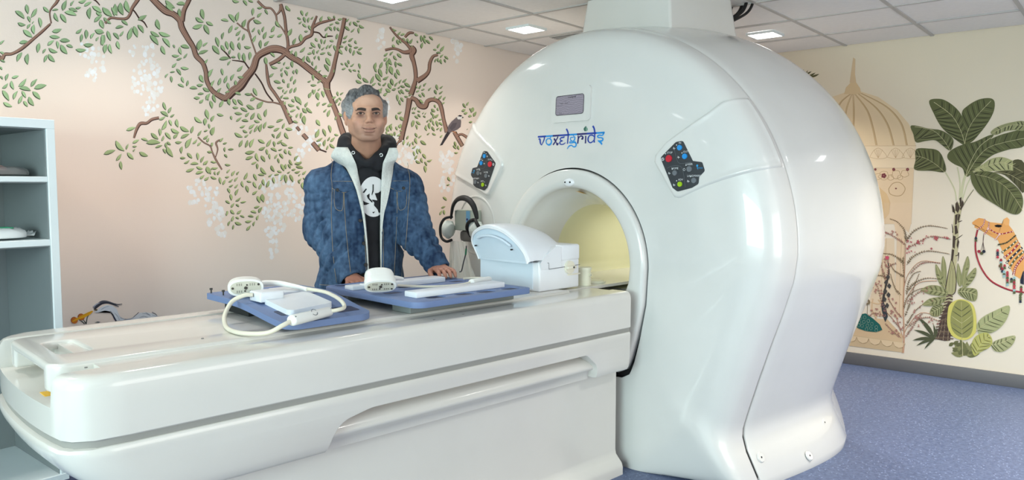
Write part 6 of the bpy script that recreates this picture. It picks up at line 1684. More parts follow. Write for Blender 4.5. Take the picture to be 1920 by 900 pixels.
def hand(F, wr, fwd, side, k=.006, s=1.05):
    """palm and five separate fingers resting flat with curled ends; side=+1 thumb on +lateral"""
    fwd = np.array(fwd, float); fwd /= np.linalg.norm(fwd)
    up = np.array([0, 0, 1.0]); lat = np.cross(fwd, up); lat /= np.linalg.norm(lat); up = np.cross(lat, fwd)
    def p(a, b, c): return wr+s*(fwd*a+lat*b*side+up*c)
    F.cap(p(-.03, 0, 0), p(.01, 0, 0), .026*s, .027*s, .012)
    for b in (-.024, -.008, .008, .024): F.cap(p(.005, b*.7, 0), p(.078, b*1.15, -.002), .0145*s, .0125*s, .010)
    for b, L, sp in ((-.0335, .058, -.05), (-.0115, .070, -.015), (.0105, .076, .015), (.0325, .068, .05)):
        a0 = .080; q0 = p(a0, b, -.001); d1, d2, d3 = L*.45, L*.32, L*.26
        q1 = p(a0+d1, b+sp*d1, -.002); q2 = p(a0+d1+d2*.93, b+sp*(d1+d2), -.009); q3 = p(a0+d1+d2*.93+d3*.75, b+sp*(L), -.022)
        F.cap(q0, q1, .0098*s, .0092*s, .005); F.cap(q1, q2, .0092*s, .0084*s, .004); F.cap(q2, q3, .0084*s, .0072*s, .004)
    F.cap(p(.012, .024, -.004), p(.045, .052, -.008), .0155*s, .0125*s, .010); F.cap(p(.045, .052, -.008), p(.074, .060, -.014), .0118*s, .0105*s, .005); F.cap(p(.074, .060, -.014), p(.098, .058, -.022), .0105*s, .0088*s, .004)

# ---- body: one continuous surface from head to feet
lo = np.array([-.42, -.46, -.01]); hi = np.array([.46, .30, 1.90])
B = Field(lo, hi, .0045)
NK = hd(0, -.025, -.10)
CH = np.array([NK[0]-.0, .02, 1.30])
B.cap(NK, np.array([NK[0]*.8, .01, 1.47]), .062, .072, .03)
B.cap(np.array([NK[0]*.8, .02, 1.46]), SHL+[.03, 0, -.01], .06, .055, .05); B.cap(np.array([NK[0]*.8, .02, 1.46]), SHR+[-.03, 0, -.01], .06, .055, .05)
for z, rx, ry in ((1.35, .150, .080), (1.24, .150, .092), (1.12, .145, .095), (1.0, .15, .10), (.90, .155, .10)): B.ell((-.02, .02, z), (rx, ry, .10), .05, 'add', TRO)
for S, Q, W in ((SHL, ELL, WRL), (SHR, ELR, WRR)):
    B.cap(S, Q, .052, .043, .03); B.cap(Q, W, .043, .028, .02)
for sx in (-1, 1):
    B.cap((sx*.095-.02, .03, .86), (sx*.115-.02, .03, .50), .085, .060, .04); B.cap((sx*.115-.02, .05, .50), (sx*.12-.02, .11, .10), .056, .040, .02)
    B.cap((sx*.12-.02, .10, .06), (sx*.135-.02, -.06, .045), .038, .030, .02)
fL = np.array([.22, -1.0, -.20]); fR = np.array([.16, -1.0, -.03])
hand(B, WRL+[.010, -.012, -.002], fL, -1); hand(B, WRR+[.004, -.014, .002], fR, 1)
P, Fc = B.verts()
keep = P[:, 2] < 1.50
# the head is meshed finer and welded on at the neck by overlapping fields on one lattice
H_ = Field(HC-np.array([.125, .16, .235]), HC+np.array([.125, .16, .18]), .0024)
H_.cap(NK+[0, .0, .02], np.array([NK[0]*.8, .01, 1.47]), .060, .072, .03)
E(H_, 0, -.015, .022, .078, .100, .082, .02); E(H_, 0, .034, -.025, .0620, .058, .083, .02)
E(H_, 0, .040, .042, .063, .045, .050, .02)
E(H_, 0, .036, -.074, .048, .046, .038, .02); E(H_, 0, .071, -.099, .023, .017, .016, .015)
for sx in (-1, 1):
    CP(H_, (sx*.0545, .0, -.062), (sx*.024, .058, -.096), .0175, .015, .02); CP(H_, (sx*.060, .0, -.02), (sx*.0545, .0, -.062), .0165, .0175, .02)
    E(H_, sx*.045, .066, -.034, .023, .020, .019, .018); E(H_, sx*.033, .064, -.060, .022, .022, .024, .015)
    CP(H_, (sx*.010, .0890, .016), (sx*.046, .0780, .019), .0090, .0075, .012)
    E(H_, sx*.0325, .105, -.002, .020, .017, .0125, .007, 'sub')
    E(H_, sx*.0325, .0760, -.002, .0168, .0155, .0145, .004)
    E(H_, sx*.083, -.006, -.014, .0090, .018, .031, .006); CP(H_, (sx*.078, .006, -.028), (sx*.075, .008, -.046), .006, .0055, .006)
    CP(H_, (sx*.088, -.022, .004), (sx*.085, -.004, .018), .0045, .004, .004); CP(H_, (sx*.089, -.024, -.012), (sx*.088, -.022, .004), .0045, .0045, .004); CP(H_, (sx*.085, -.004, .018), (sx*.081, .010, .006), .004, .003, .004)
    E(H_, sx*.091, -.004, -.012, .005, .008, .014, .004, 'sub')
CP(H_, (0, .0885, .016), (0, .099, -.012), .0080, .0078, .012); CP(H_, (0, .099, -.012), (0, .1135, -.0310), .0078, .0100, .010)
for sx in (-1, 1):
    E(H_, sx*.0108, .1005, -.0360, .0072, .011, .0070, .008); E(H_, sx*.0064, .1105, -.0420, .0032, .005, .0024, .003, 'sub')
    
E(H_, 0, .0825, -.058, .024, .0070, .013, .014)
for sx in (-1, 1):
    CP(H_, (0, .0925, -.0640), (sx*.014, .0900, -.0635), .0034, .0034, .005); CP(H_, (sx*.014, .0900, -.0635), (sx*.0275, .0815, -.0615), .0032, .0016, .005)
    CP(H_, (0, .0905, -.0760), (sx*.013, .0885, -.0748), .0046, .0044, .006); CP(H_, (sx*.013, .0885, -.0748), (sx*.0255, .0815, -.0655), .0040, .0016, .006)
    CP(H_, (0, .0960, -.0692), (sx*.014, .0930, -.0683), .0034, .0030, .0012, 'sub'); CP(H_, (sx*.014, .0930, -.0683), (sx*.0300, .0825, -.0618), .0028, .0017, .0012, 'sub')
E(H_, 0, .086, -.087, .018, .008, .004, .008, 'sub')
for sx in (-1, 1): E(H_, sx*.0325, .0945, -.0020, .0142, .0085, .0043, .0012, 'sub')
# paste the body's field under the fine head field so that the two meshes are one surface
Pb, Fb = P, Fc
def trilerp(Fd, Q):
    q = (Q-Fd.lo)/Fd.h; i = np.clip(np.floor(q).astype(int), 0, Fd.n-2); t = q-i; r = 0
    for a in (0, 1):
        for b in (0, 1):
            for c in (0, 1):
                w = (t[..., 0] if a else 1-t[..., 0])*(t[..., 1] if b else 1-t[..., 1])*(t[..., 2] if c else 1-t[..., 2])
                r = r+w*Fd.d[i[..., 0]+a, i[..., 1]+b, i[..., 2]+c]
    return r
# upsample only the head region: one field at head resolution above z=1.47, body below
ZS = 1.50
Xs, Ys, Zs = np.meshgrid(*H_.ax, indexing='ij')
bodyf = trilerp(B, np.stack([Xs, Ys, Zs], -1)).astype(np.float32)
kk = .02; hh = np.maximum(kk-np.abs(H_.d-bodyf), 0)/kk
H_.d = np.minimum(H_.d, bodyf)-hh*hh*kk*.25
H_.d = np.where(Zs < ZS-.02, np.minimum(H_.d, .2), H_.d)
Ph, Fh = H_.verts()
# body mesh below ZS, head mesh above; both lie on the same field there
fb = [f for f in Fb if all(Pb[i, 2] < ZS+.002 for i in f)]
lim = H_.lo+.006; limh = H_.lo+(H_.n-1)*H_.h-.006
fh = [f for f in Fh if all(Ph[i, 2] > ZS-.004 for i in f) and all((Ph[i] > lim-[0, 0, 9]).all() and (Ph[i] < limh).all() for i in f)]
allP = np.vstack([Pb, Ph]); allF = fb+[tuple(i+len(Pb) for i in f) for f in fh]
used = np.zeros(len(allP), bool)
for f in allF:
    for i in f: used[i] = True
mapi = np.cumsum(used)-1
SKIN = vcol_mat('skin', .5, .35, bump=.12, bscale=220)
body_o = mesh('body', allP[used], [tuple(mapi[i] for i in f) for f in allF], SKIN, man, True)
bm = bmesh.new(); bm.from_mesh(body_o.data)
for _ in range(1): bmesh.ops.smooth_vert(bm, verts=bm.verts, factor=.35, use_axis_x=True, use_axis_y=True, use_axis_z=True)
bmesh.ops.recalc_face_normals(bm, faces=bm.faces); bm.to_mesh(body_o.data); bm.free()
body_o.data.polygons.foreach_set('use_smooth', [True]*len(body_o.data.polygons))
def cl(*c): return np.array([lin(v) for v in c])
def tohead(P):
    Q = (P-HC)/HS; roll = .03
    x = Q[:, 0]*math.cos(roll)+Q[:, 2]*math.sin(roll); z = Q[:, 2]*math.cos(roll)-Q[:, 0]*math.sin(roll)
    a = .13; X, Y = x, -Q[:, 1]
    return np.stack([X*math.cos(a)-Y*math.sin(a), Y*math.cos(a)+X*math.sin(a), z], 1)
P = coords(body_o); h_ = tohead(P)
col = np.tile(cl(200, 154, 128), (len(P), 1))
def blend(col, w, c): w = np.clip(w, 0, 1)[:, None]; return col*(1-w)+cl(*c)*w
col = blend(col, np.exp(-((h_[:, 2]+.0690-.0075*(h_[:, 0]/.029)**2)/.0022)**2)*(np.abs(h_[:, 0]) < .031)*(h_[:, 1] > .05)*.85, (74, 40, 38))
for sx in (-1, 1): col = blend(col, np.exp(-(((h_[:, 0]-sx*(.020+.012*np.clip((-.036-h_[:, 2])/.03, 0, 1)))/.0035)**2))*(h_[:, 2] < -.030)*(h_[:, 2] > -.066)*(h_[:, 1] > .05)*.35, (150, 104, 88))
head = h_[:, 2] > -.2
col = blend(col, gauss(h_, (0, .09, .06), (.05, .05, .03))*.6, (226, 186, 162))
beard = np.maximum(gauss(h_, (0, .07, -.092), (.055, .06, .030)), .9*gauss(np.stack([np.abs(h_[:, 0]), h_[:, 1]*0, h_[:, 2]], 1), (.055, 0, -.066), (.022, 1, .034)))
col = blend(col, beard*.68, (140, 110, 98))
for sx in (-1, 1):
    col = blend(col, gauss(h_, (sx*.044, .08, -.040), (.018, .03, .018))*.55, (214, 156, 134))
    col = blend(col, gauss(h_, (sx*.033, .09, -.014), (.019, .03, .008))*.85, (120, 82, 72))
    col = blend(col, gauss(h_, (sx*.030, .09, .008), (.020, .03, .0065))*.8, (150, 108, 92))  # eye socket shading painted into the skin colour
    col = blend(col, gauss(h_, (sx*.082, 0, -.012), (.012, .03, .035))*.4, (196, 130, 108))
col = blend(col, gauss(h_, (0, .11, -.038), (.014, .03, .012))*.4, (206, 146, 124))
col = blend(col, gauss(h_, (0, .10, -.0632), (.026, .03, .0032))*.7, (150, 100, 92))
col = blend(col, gauss(h_, (0, .10, -.0762), (.020, .03, .0042))*.7, (178, 122, 112))
col = blend(col, gauss(h_, (0, .10, -.053), (.026, .03, .006))*.40, (140, 106, 94))
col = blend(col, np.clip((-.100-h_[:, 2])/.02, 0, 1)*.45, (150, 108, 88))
for sx in (-1, 1):
    rr_ = np.sqrt(((h_[:, 0]-sx*.0325)/.0150)**2+((h_[:, 2]+.0020)/.0064)**2)
    col = blend(col, np.exp(-((rr_-1.0)/.22)**2)*(h_[:, 1] > .06)*.8, (70, 46, 40))
hand_w = ((P[:, 2] < 1.05) & (P[:, 1] < -.05)).astype(float)
col = blend(col, hand_w*.75, (176, 122, 104))
col *= (0.93+.14*vnoise(P, 60))[:, None]
set_vcol(body_o, np.hstack([col, np.ones((len(col), 1))]))
# eyes
EYEW = mat('eye_white', srgb(186, 174, 166), .25); IRIS = mat('iris_dark_brown', srgb(40, 26, 20), .15)
for sx in (-1, 1):
    bm = bmesh.new(); bmesh.ops.create_uvsphere(bm, u_segments=24, v_segments=16, radius=.0148*HS)
    c = hd(sx*.0325, .0748, -.002)
    for v in bm.verts: v.co = v.co+Vector(c)
    eo = bm_obj('eye', bm, EYEW, man)
    bm = bmesh.new(); bmesh.ops.create_uvsphere(bm, u_segments=16, v_segments=10, radius=1)
    c2 = hd(sx*.0325-.0015, .0748+.0126, -.0016)
    for v in bm.verts: v.co = Vector((c2[0]+v.co.x*.0068*HS, c2[1]+v.co.y*.0030*HS, c2[2]+v.co.z*.0068*HS))
    bm_obj('iris', bm, IRIS, eo)
# hair
HA = Field(HC-np.array([.13, .10, .06]), HC+np.array([.13, .17, .19]), .0026)
E(HA, -.002, -.022, .026, .0885, .106, .088, .02)
CP(HA, (-.058, .046, .074), (.006, .066, .097), .023, .020, .02); CP(HA, (-.005, .062, .099), (.042, .046, .088), .017, .014, .02)
CP(HA, (-.078, .028, .052), (-.052, .044, .080), .016, .020, .02)
for sx in (-1, 1):
    CP(HA, (sx*.080, .020, .040), (sx*.0795, .020, -.002), .011, .006, .015); CP(HA, (sx*.085, -.02, .05), (sx*.084, -.03, -.01), .014, .012, .02)
E(HA, .012, .105, .018, .070, .070, .068, .010, 'sub')
E(HA, 0, .100, -.055, .086, .085, .060, .010, 'sub')
for sx in (-1, 1): E(HA, sx*.094, -.004, -.018, .014, .026, .034, .004, 'sub')
HA.plane_cut(hd(0, 0, -.055), (0, -.35, -1))
G = np.stack(HA.grid(), -1).reshape(-1, 3)
Gh = tohead(G)
ang = np.arctan2(Gh[:, 0]+.03, Gh[:, 2]+.02)
st_ = np.sin((Gh[:, 1]*70+ang*9+6*vnoise(G, 22))*3.0)*.0010+(vnoise(G*[1, 1, 1], 120)-.5)*.0020+(vnoise(G, 45)-.5)*.0015
HA.d = (HA.d.reshape(-1)+st_.astype(np.float32)).reshape(HA.d.shape)
hair_mat = vcol_mat('hair', .65, .3, bump=.6, bscale=350)
hair = HA.mesh('hair', hair_mat, man, 0)
P = coords(hair); q = tohead(P)
sidew = np.clip((.075-q[:, 2])/.06, 0, 1)
n1 = vnoise(P*[1.0, .6, .5], 260); n2 = vnoise(P, 60)
g = np.clip(.20+.62*sidew+.5*(n1-.5)+.35*(n2-.5), 0, 1)[:, None]
colh = cl(60, 59, 60)*(1-g)+cl(172, 172, 172)*g
set_vcol(hair, np.hstack([colh, np.ones((len(colh), 1))]))
# eyebrows
BRW = mat('eyebrow_hair', srgb(62, 50, 44), .8, bump=.5, bscale=400)
bpy.context.view_layer.update()
_bb = BVHTree.FromObject(body_o, bpy.context.evaluated_depsgraph_get())
def on_face(x, z, off=0.0):
    a = hd(x, .25, z); r = _bb.ray_cast(Vector(a), Vector(hd(x, 0, z)-a).normalized())
    return Vector(r[0])+Vector((0, -off, 0)) if r[0] is not None else Vector(hd(x, .08, z))
for sx in (-1, 1):
    pts = catmull([on_face(sx*x, z, .0006) for x, z in ((.0120, .0125), (.022, .0150), (.033, .0165), (.043, .0158), (.0515, .0120))], 5); n = len(pts)
    tube('eyebrow', pts, .004, BRW, man, 8, radii=[(.0016+.0042*math.sin(PI*min(1, .30+.68*i/n)))*HS for i in range(n)], flat=(.5, 1.0))
    pts = catmull([on_face(sx*(.0325+dx), -.002+dz, .0004) for dx, dz in ((-.0155, -.0015), (-.009, .0030), (0, .0045), (.009, .0030), (.0155, -.001))], 4)
    tube('upper_lid', pts, .0012, BRW, man, 6)
TEETH = mat('teeth', srgb(206, 200, 190), .3)
tp = [Vector(hd(x, .0862-abs(x)*.22, -.0678)) for x in np.linspace(-.017, .017, 9)]
tube('teeth', tp, .0024, TEETH, man, 8)

# ---- hoodie
TX = 0.0
def torso(F, g, k=.05):
    cx = -.030
    for z, rx, ry, c, cy in ((1.40, .125, .088, .01, .02), (1.33, .175, .112, .005, .02), (1.24, .185, .122, 0, .015), (1.14, .186, .124, .0, .01), (1.02, .190, .126, .0, .01), (.92, .196, .126, -.006, .01)):
        F.ell((cx+c, cy, z), (rx+g, ry+g, .10), k, 'add', TRO)
HO = Field([-.26, -.22, .84], [.24, .22, 1.66], .005)
torso(HO, -.012)
HO.cap(np.array([-.02, .02, 1.42]), SHL+[.07, 0, -.0], .055, .045, .05); HO.cap(np.array([-.02, .02, 1.42]), SHR+[-.07, 0, -.0], .055, .045, .05)
HO.plane_cut((0, 0, .87), (0, 0, -1))
HO.ell((-.018, .005, 1.405), (.120, .086, .072), .04, 'add', TRO)
# hood: a thick folded roll round the neck, low in front, high behind
nx = NK[0]*.9
roll = catmull([(nx+.004, -.112, 1.462), (nx-.045, -.096, 1.490), (nx-.086, -.050, 1.528), (nx-.100, .005, 1.562), (nx-.078, .068, 1.572), (nx, .098, 1.565), (nx+.082, .068, 1.568), (nx+.104, .005, 1.552), (nx+.092, -.050, 1.520), (nx+.050, -.096, 1.488)], 4, True)
for i in range(len(roll)):
    a = roll[i]; b = roll[(i+1) % len(roll)]
    th = .012+.023*math.sin(PI*i/len(roll))**.7
    HO.cap(a, b, th, th, .012)
for i in range(4, len(roll)-4):
    a = np.array(roll[i])+[0, .012, -.030]; b = np.array(roll[i+1])+[0, .012, -.030]
    HO.cap(a, b, .030, .030, .02)
HO.cap(NK+[0, 0, .05], np.array([nx, -.0, 1.46]), .058, .066, .006, 'sub')
HO.cap(np.array([nx+.003, -.07, 1.515]), np.array([nx+.003, -.14, 1.480]), .026, .010, .02, 'sub')
G = np.stack(HO.grid(), -1).reshape(-1, 3)
HO.d = (HO.d.reshape(-1)+((vnoise(G*[1, 1, .6], 22)-.5)*.010+(vnoise(G, 48)-.5)*.004).astype(np.float32)).reshape(HO.d.shape)
HOODM = mat('hoodie_black_fleece', srgb(26, 27, 32), .85, bump=.2, bscale=300, var=.15, vscale=30)
hoodie = HO.mesh('hoodie', HOODM, man, 1)

# ---- denim jacket: open shell with sleeves
JK = Field([-.40, -.36, .82], [.44, .26, 1.58], .0048)
torso(JK, .012)
JK.cap(np.array([-.075, .025, 1.455]), SHL+[.015, .01, .0], .062, .074, .05); JK.cap(np.array([.035, .025, 1.455]), SHR+[-.015, .01, .0], .062, .072, .05)
JK.ell((-.037, .02, .885), (.222, .138, .05), .02, 'add', TRO)
inner = JK.d.copy()
for S, Q, W, sd in ((SHL, ELL, WRL, -1), (SHR, ELR, WRR, 1)):
    q_ = 1.0 if sd < 0 else .93
    JK.cap(S, Q, .086*q_, .084*q_, .035); JK.cap(Q, Q+(W-Q)*.80, .084*q_, .062*q_, .03); JK.cap(Q+(W-Q)*.78, Q+(W-Q)*1.05, .060*q_, .055*q_, .01)
    cuffc = Q+(W-Q)*.99; dr = (W-Q)/np.linalg.norm(W-Q)
    JK.cap(cuffc-dr*.018, cuffc+dr*.024, .0555*q_*(1 if sd < 0 else .95), .054*q_*(1 if sd < 0 else .92), .004)
# sleeve and body wrinkles
G = np.stack(JK.grid(), -1).reshape(-1, 3)
wr = np.zeros(len(G))
for S, Q, W in ((SHL, ELL, WRL), (SHR, ELR, WRR)):
    for A_, B_, amp in ((S, Q, .0034), (Q, W, .0060)):
        ba = B_-A_; L = np.linalg.norm(ba); d = ba/L
        t = (G-A_)@d; rad = np.linalg.norm((G-A_)-np.outer(t, d), axis=1)
        w = np.clip(1-(rad-.105)/.03, 0, 1)*np.clip((t+.02)/.04, 0, 1)*np.clip((L*.85-t)/.03, 0, 1)
        side_ = (G-A_)@np.cross(d, [0, 1, 0])
        ph = t*140+side_*34+6*vnoise(G, 11)
        wr += w*amp*1.5*(1-1.6*np.abs(np.sin(ph*.5)))*(.25+1.0*vnoise(G, 9, 3.3))
wr += (vnoise(G*[1, 1, .45], 26)-.5)*.012+(vnoise(G, 60)-.5)*.003
JK.d = (JK.d.reshape(-1)+wr.astype(np.float32)).reshape(JK.d.shape)
# hollow: keep a 9 mm shell round the trunk, open at hem, cuffs and front
shell = np.maximum(JK.d, -(JK.d+.012))
JK.d = shell
for W, Q in ((WRL, ELL), (WRR, ELR)):
    dr = (W-Q)/np.linalg.norm(W-Q); JK.plane_cut(Q+(W-Q)*.965, dr) if False else None
X, Y, Z = JK.grid()
def cutmask(m): JK.d[:] = np.where(m, np.maximum(JK.d, .02), JK.d)
def smax(f): JK.d[:] = np.maximum(JK.d, f.astype(np.float32))
# cuffs
for W, Q in ((WRL, ELL), (WRR, ELR)):
    dr = (W-Q)/np.linalg.norm(W-Q); c = Q+(W-Q)*1.08
    f = (X-c[0])*dr[0]+(Y-c[1])*dr[1]+(Z-c[2])*dr[2]
    rr_ = np.sqrt((X-c[0])**2+(Y-c[1])**2+(Z-c[2])**2)
    smax(np.where(rr_ < .11, f, -1))
smax(.872-Z)                                        # hem
# front opening: edges as x(z)
PX = MD/1413.
zl = np.array([.86, .90, .98, 1.08, 1.15, 1.25, 1.35, 1.42, 1.50, 1.6]); 
def pz(py): return CAM_H+(350-py)*PX
oz = np.array([pz(y) for y in (560, 480, 440, 405, 374, 350, 326, 307, 278, 240)])
ol = np.array([(x-690)*PX for x in (690, 688, 685, 680, 674, 666, 655, 640, 626, 612)])*.97
orr = np.array([(x-690)*PX for x in (713, 713, 714, 717, 725, 731, 736, 740, 748, 758)])*.97
XL = np.interp(Z, oz, ol); XR = np.interp(Z, oz, orr)
smax(np.where(Y < .0, np.minimum(X-XL, XR-X), -1))
# neck hole
JK.cap(np.array([nx, .0, 1.62]), np.array([nx, -.005, 1.47]), .105, .085, .01, 'sub')
DENIM = bpy.data.materials.new('denim_blue'); DENIM.use_nodes = True
nt = DENIM.node_tree; b = nt.nodes['Principled BSDF']; b.inputs['Roughness'].default_value = .85; b.inputs['Specular IOR Level'].default_value = .15
tc = nt.nodes.new('ShaderNodeTexCoord'); at = nt.nodes.new('ShaderNodeVertexColor'); at.layer_name = 'Col'
n1_ = nt.nodes.new('ShaderNodeTexNoise'); n1_.inputs['Scale'].default_value = 420; n1_.inputs['Detail'].default_value = 3
nt.links.new(tc.outputs['Object'], n1_.inputs['Vector'])
mr = nt.nodes.new('ShaderNodeMapRange'); mr.inputs[1].default_value = .3; mr.inputs[2].default_value = .7; mr.inputs[3].default_value = .8; mr.inputs[4].default_value = 1.2
nt.links.new(n1_.outputs['Fac'], mr.inputs[0])
mx = nt.nodes.new('ShaderNodeMix'); mx.data_type = 'RGBA'; mx.blend_type = 'MULTIPLY'; mx.inputs['Factor'].default_value = 1
cb_ = nt.nodes.new('ShaderNodeCombineColor')
for i in range(3): nt.links.new(mr.outputs[0], cb_.inputs[i])
nt.links.new(at.outputs[0], mx.inputs['A']); nt.links.new(cb_.outputs[0], mx.inputs['B']); nt.links.new(mx.outputs['Result'], b.inputs['Base Color'])
bp = nt.nodes.new('ShaderNodeBump'); bp.inputs['Strength'].default_value = .25; bp.inputs['Distance'].default_value = .002
nt.links.new(n1_.outputs['Fac'], bp.inputs['Height']); nt.links.new(bp.outputs[0], b.inputs['Normal'])
jacket = JK.mesh('jacket', DENIM, man, 1)
def denim_col(o, dark=1.0):
    P = coords(o)
    n = vnoise(P*[1, 1, .5], 30); m = vnoise(P*[1.0, 1, .35], 11, 7.7); s_ = vnoise(P, 90, 2.2)
    st = vnoise(P*[1, 1, .12], 120, 5.1)
    g = np.clip(.36+.55*(n-.5)+.6*(m-.5)+.4*(s_-.5)+.35*(st-.5), 0, 1)[:, None]
    c = (cl(28, 44, 70)*(1-g)+cl(88, 116, 148)*g)*dark
    set_vcol(o, np.hstack([c, np.ones((len(c), 1))]))
denim_col(jacket)

# things sewn on the front: laid on the cloth by looking it up from the front
bpy.context.view_layer.update(); _dg = bpy.context.evaluated_depsgraph_get()
bvj = BVHTree.FromObject(jacket, _dg); bvh = BVHTree.FromObject(hoodie, _dg)
def front_y(x, z, which='j', default=None):
    r = (bvj if which == 'j' else bvh).ray_cast(Vector((x, -1, z)), Vector((0, 1, 0)))
    if r[0] is not None: return r[0].y
    if which == 'j':
        r = bvh.ray_cast(Vector((x, -1, z)), Vector((0, 1, 0)))
        if r[0] is not None: return r[0].y
    return default if default is not None else -.1
def fx(px): return (px-690)*PX*.968
def fz(py): return CAM_H+(350-py)*PX*.968+.0
def drape(name, rows, m, which='j', th=.008, nx_=8, lift=.002, sm=True, parent=man, samp=None):
    """rows: (xl, xr, z) in pixels of the survey, laid over the cloth with a thickness"""
    R_ = [(fx(a), fx(b), fz(z)) for a, b, z in rows]
    R_ = [tuple(v) for v in catmull(R_, 3)]
    Y_ = []
    def fy_(x, z): return min(min(front_y(x+d, z, 'j'), front_y(x+d, z, 'h', 0)) for d in (-.02, 0, .02)) if which == 'm' else front_y(x, z, which)
    for a, b, z in R_: Y_.append([fy_(a+(b-a)*i/nx_, z) for i in range(nx_+1)])
    Y_ = np.array(Y_)
    for _ in range(4 if sm else 0):
        Y2 = Y_.copy(); Y2[1:-1] = (Y_[:-2]+Y_[2:]+2*Y_[1:-1])/4; Y_ = Y2; Y2 = Y_.copy(); Y2[:, 1:-1] = (Y_[:, :-2]+Y_[:, 2:]+2*Y_[:, 1:-1])/4; Y_ = Y2
    vs = []; fs = []; n = nx_+1; N = len(R_)
    for lay, dy in ((0, lift), (1, -th)):
        for j, (a, b, z) in enumerate(R_):
            for i in range(n):
                e = min(i, nx_-i, 2)/2*.5+.5 if lay else 1
                vs.append((a+(b-a)*i/nx_, Y_[j][i]+(dy*e if lay else dy), z))
    o_ = N*n
    for j in range(N-1):
        for i in range(nx_): fs.append((j*n+i, j*n+i+1, (j+1)*n+i+1, (j+1)*n+i)); fs.append((o_+j*n+i, o_+(j+1)*n+i, o_+(j+1)*n+i+1, o_+j*n+i+1))
    for j in range(N-1):
        for i in (0, nx_): fs.append((j*n+i, (j+1)*n+i, o_+(j+1)*n+i, o_+j*n+i))
    for i in range(nx_):
        for j in (0, N-1): fs.append((j*n+i, j*n+i+1, o_+j*n+i+1, o_+j*n+i))
    bm = bmesh.new(); V = [bm.verts.new(v) for v in vs]
    for f in fs: bm.faces.new([V[i] for i in f])
    return bm_obj(name, bm, m, parent, True, 60)
SHERPA = mat('sherpa_cream', srgb(226, 228, 222), .95, bump=1.0, bscale=220, var=.08, vscale=90)
lp = [drape('collar_lapel', [(632,654,277),(625,660,288),(624,664,297),(635,668,306),(648,670,313),(655,672,325),(662,675,340),(668,678,356),(674,681,380),(679,684,405),(683,687,440),(686,689,480),(688,691,545)], SHERPA, 'm', .013),
      drape('collar_lapel', [(730,744,277),(726,747,288),(721,744,299),(718,739,307),(716,737,325),(715,733,345),(714,729,365),(713,724,385),(712,719,403),(711,715,440),(711,714,480),(711,714,545)], SHERPA, 'm', .013)]
STITCH = mat('stitch_tan', srgb(150, 138, 116), .8)
def seam(name, pts, m=STITCH, r=.0011, dy=.0015, parent=jacket):
    Q = catmull([(fx(x), 0, fz(z)) for x, z in pts], 6)
    return tube(name, [(q.x, front_y(q.x, q.z)-dy, q.z) for q in Q], r, m, parent, 5)
FLAP = DENIM
for a, rows in (('l', [(624,662,340),(624,663,346),(625,664,352),(632,660,357),(642,650,360)]), ('r', [(731,766,339),(730,768,345),(730,768,350),(736,764,355),(746,756,358)])):
    o = drape('pocket_flap', rows, DENIM, 'j', .009, parent=jacket); denim_col(o, 1.0)
for a, rows in (('l', [(627,644,352),(627,644,370),(628,644,386),(631,643,392)]), ('r', [(745,762,352),(745,762,370),(746,761,386),(748,758,392)])):
    o = drape('chest_pocket', rows, DENIM, 'j', .0035, parent=jacket); denim_col(o, .97)
for pts in ([(624,353),(634,358),(646,361),(656,357),(664,352)], [(730,351),(740,356),(750,359),(760,355),(768,350)], [(626,340),(645,340),(661,340)], [(731,339),(748,339),(766,339)],
            [(628,356),(628,380),(632,392),(643,392),(645,360)], [(762,356),(762,380),(757,392),(747,392),(745,360)], [(646,361),(647,400),(651,460),(658,525)], [(744,360),(744,400),(741,460),(737,525)],
            [(624,300),(622,330),(624,352),(622,400),(624,470),(630,528)], [(764,305),(769,330),(768,360),(762,420),(757,480),(752,528)],
            [(682,440),(684,480),(685,528)], [(717,430),(717,480),(717,528)], [(598,534),(640,534),(684,534)], [(717,531),(735,530),(748,528)]):
    seam('stitching', pts)
BTN = mat('button_dark_metal', srgb(58, 56, 56), .35, metal=.6)
def button(x, z, r=.0075, m=BTN, name='button', par=jacket, which='j', th=.004, lift=.004):
    y = front_y(fx(x), fz(z), which)-lift
    bm = bmesh.new(); cyl_bm(bm, (fx(x), y+.003, fz(z)), (fx(x), y-th, fz(z)), r, r*.8, 16); return bm_obj(name, bm, m, par)
for x, z, r in ((634,356,.0085),(757,353,.0085),(675,413,.009),(681,456,.009),(684,496,.009)): button(x, z, r, lift=.007)
for x, z in ((724,320),(719,365)):
    y = front_y(fx(x), fz(z))-.014; box('buttonhole', fx(x)-.009, fx(x)+.009, y-.002, y+.001, fz(z)-.0018, fz(z)+.0018, BLACK, lp[1])
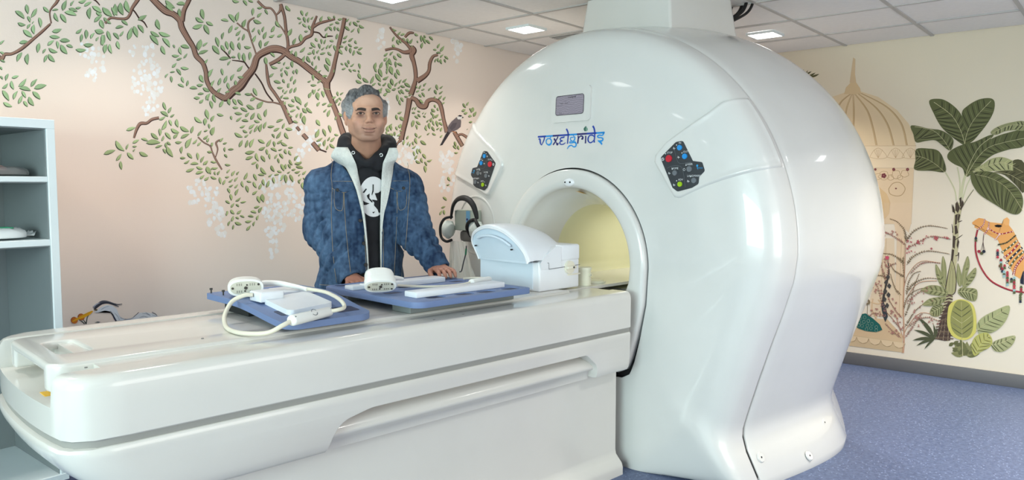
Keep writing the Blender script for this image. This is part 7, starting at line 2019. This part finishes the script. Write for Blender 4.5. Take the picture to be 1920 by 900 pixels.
# eyelets of the hood and the round white print
RING = mat('eyelet_steel', srgb(196, 196, 196), .3, metal=.8)
for x, z in ((664,287),(715,291)):
    c = Vector((fx(x), front_y(fx(x), fz(z), 'h')-.002, fz(z)))
    tube('eyelet', [c+Vector((.0065*math.cos(t), -.002*math.cos(t), .0065*math.sin(t))) for t in np.linspace(0, 2*PI, 15)[:-1]], .0022, RING, hoodie, 8, closed=True)
WPR = mat('print_white', srgb(226, 226, 226), .8); BPR = mat('print_black', srgb(22, 22, 26), .8)
def shirt_patch(name, P, m, lift):
    n = len(P); vs = []; fs = []
    cx = sum(p[0] for p in P)/n; cz = sum(p[1] for p in P)/n
    L_ = (1.0, .75, .5, .25)
    for q in L_:
        for x, z in P:
            X_, Z_ = fx(cx+(x-cx)*q), fz(cz+(z-cz)*q); vs.append((X_, front_y(X_, Z_, 'h')-lift, Z_))
    vs.append((fx(cx), front_y(fx(cx), fz(cz), 'h')-lift, fz(cz)))
    for r in range(3):
        for i in range(n): j = (i+1) % n; fs.append((r*n+i, r*n+j, (r+1)*n+j, (r+1)*n+i))
    for i in range(n): fs.append((3*n+i, 3*n+(i+1) % n, 4*n))
    return mesh(name, vs, fs, m, hoodie, True)
shirt_patch('round_print', [(700+27*math.cos(t), 369+38*math.sin(t)) for t in np.linspace(0, 2*PI, 40)[:-1]], WPR, .0035)['label'] = 'round white print with rough black shapes'
K2 = lambda P: [(640+x/7.5, 300+y/7.5) for x, y in P]
for P_ in ([(470,470),(520,462),(560,430),(600,480),(600,745),(520,745),(505,700),(455,640),(460,600),(420,560),(455,560),(500,570),(515,545),(490,500)], [(288,560),(330,590),(395,612),(345,632),(295,636)], [(395,470),(372,500),(395,545),(440,590),(425,600),(370,540),(355,500)], [(440,340),(455,345),(452,440),(430,500),(425,480),(438,420)], [(430,735),(470,728),(445,755)], [(300,455),(345,400),(360,410),(320,465)]):
    shirt_patch('print_shape', K2(P_), BPR, .0050)

# ---- trousers and shoes
TR = Field([-.26, -.18, .05], [.22, .24, 1.0], .008)
TR.ell((-.02, .04, .90), (.175, .118, .10), .03, 'add', TRO)
for sx in (-1, 1):
    TR.cap((sx*.09-.02, .03, .88), (sx*.115-.02, .03, .50), .098, .075, .04); TR.cap((sx*.115-.02, .05, .50), (sx*.12-.02, .10, .10), .074, .064, .02)
trousers = TR.mesh('trousers', mat('trousers_dark_grey', srgb(52, 52, 56), .85, bump=.2), man, 1)
for sx in (-1, 1):
    SHO = Field([sx*.13-.02-.08, -.20, -.005], [sx*.13-.02+.08, .20, .13], .006)
    SHO.cap((sx*.125-.02, .11, .045), (sx*.14-.02, -.09, .035), .046, .042, .02); SHO.cap((sx*.12-.02, .10, .06), (sx*.12-.02, .10, .10), .05, .048, .02); SHO.plane_cut((0, 0, .003), (0, 0, -1))
    SHO.mesh('shoe', mat('shoe_black', srgb(34, 34, 36), .6), man, 1)
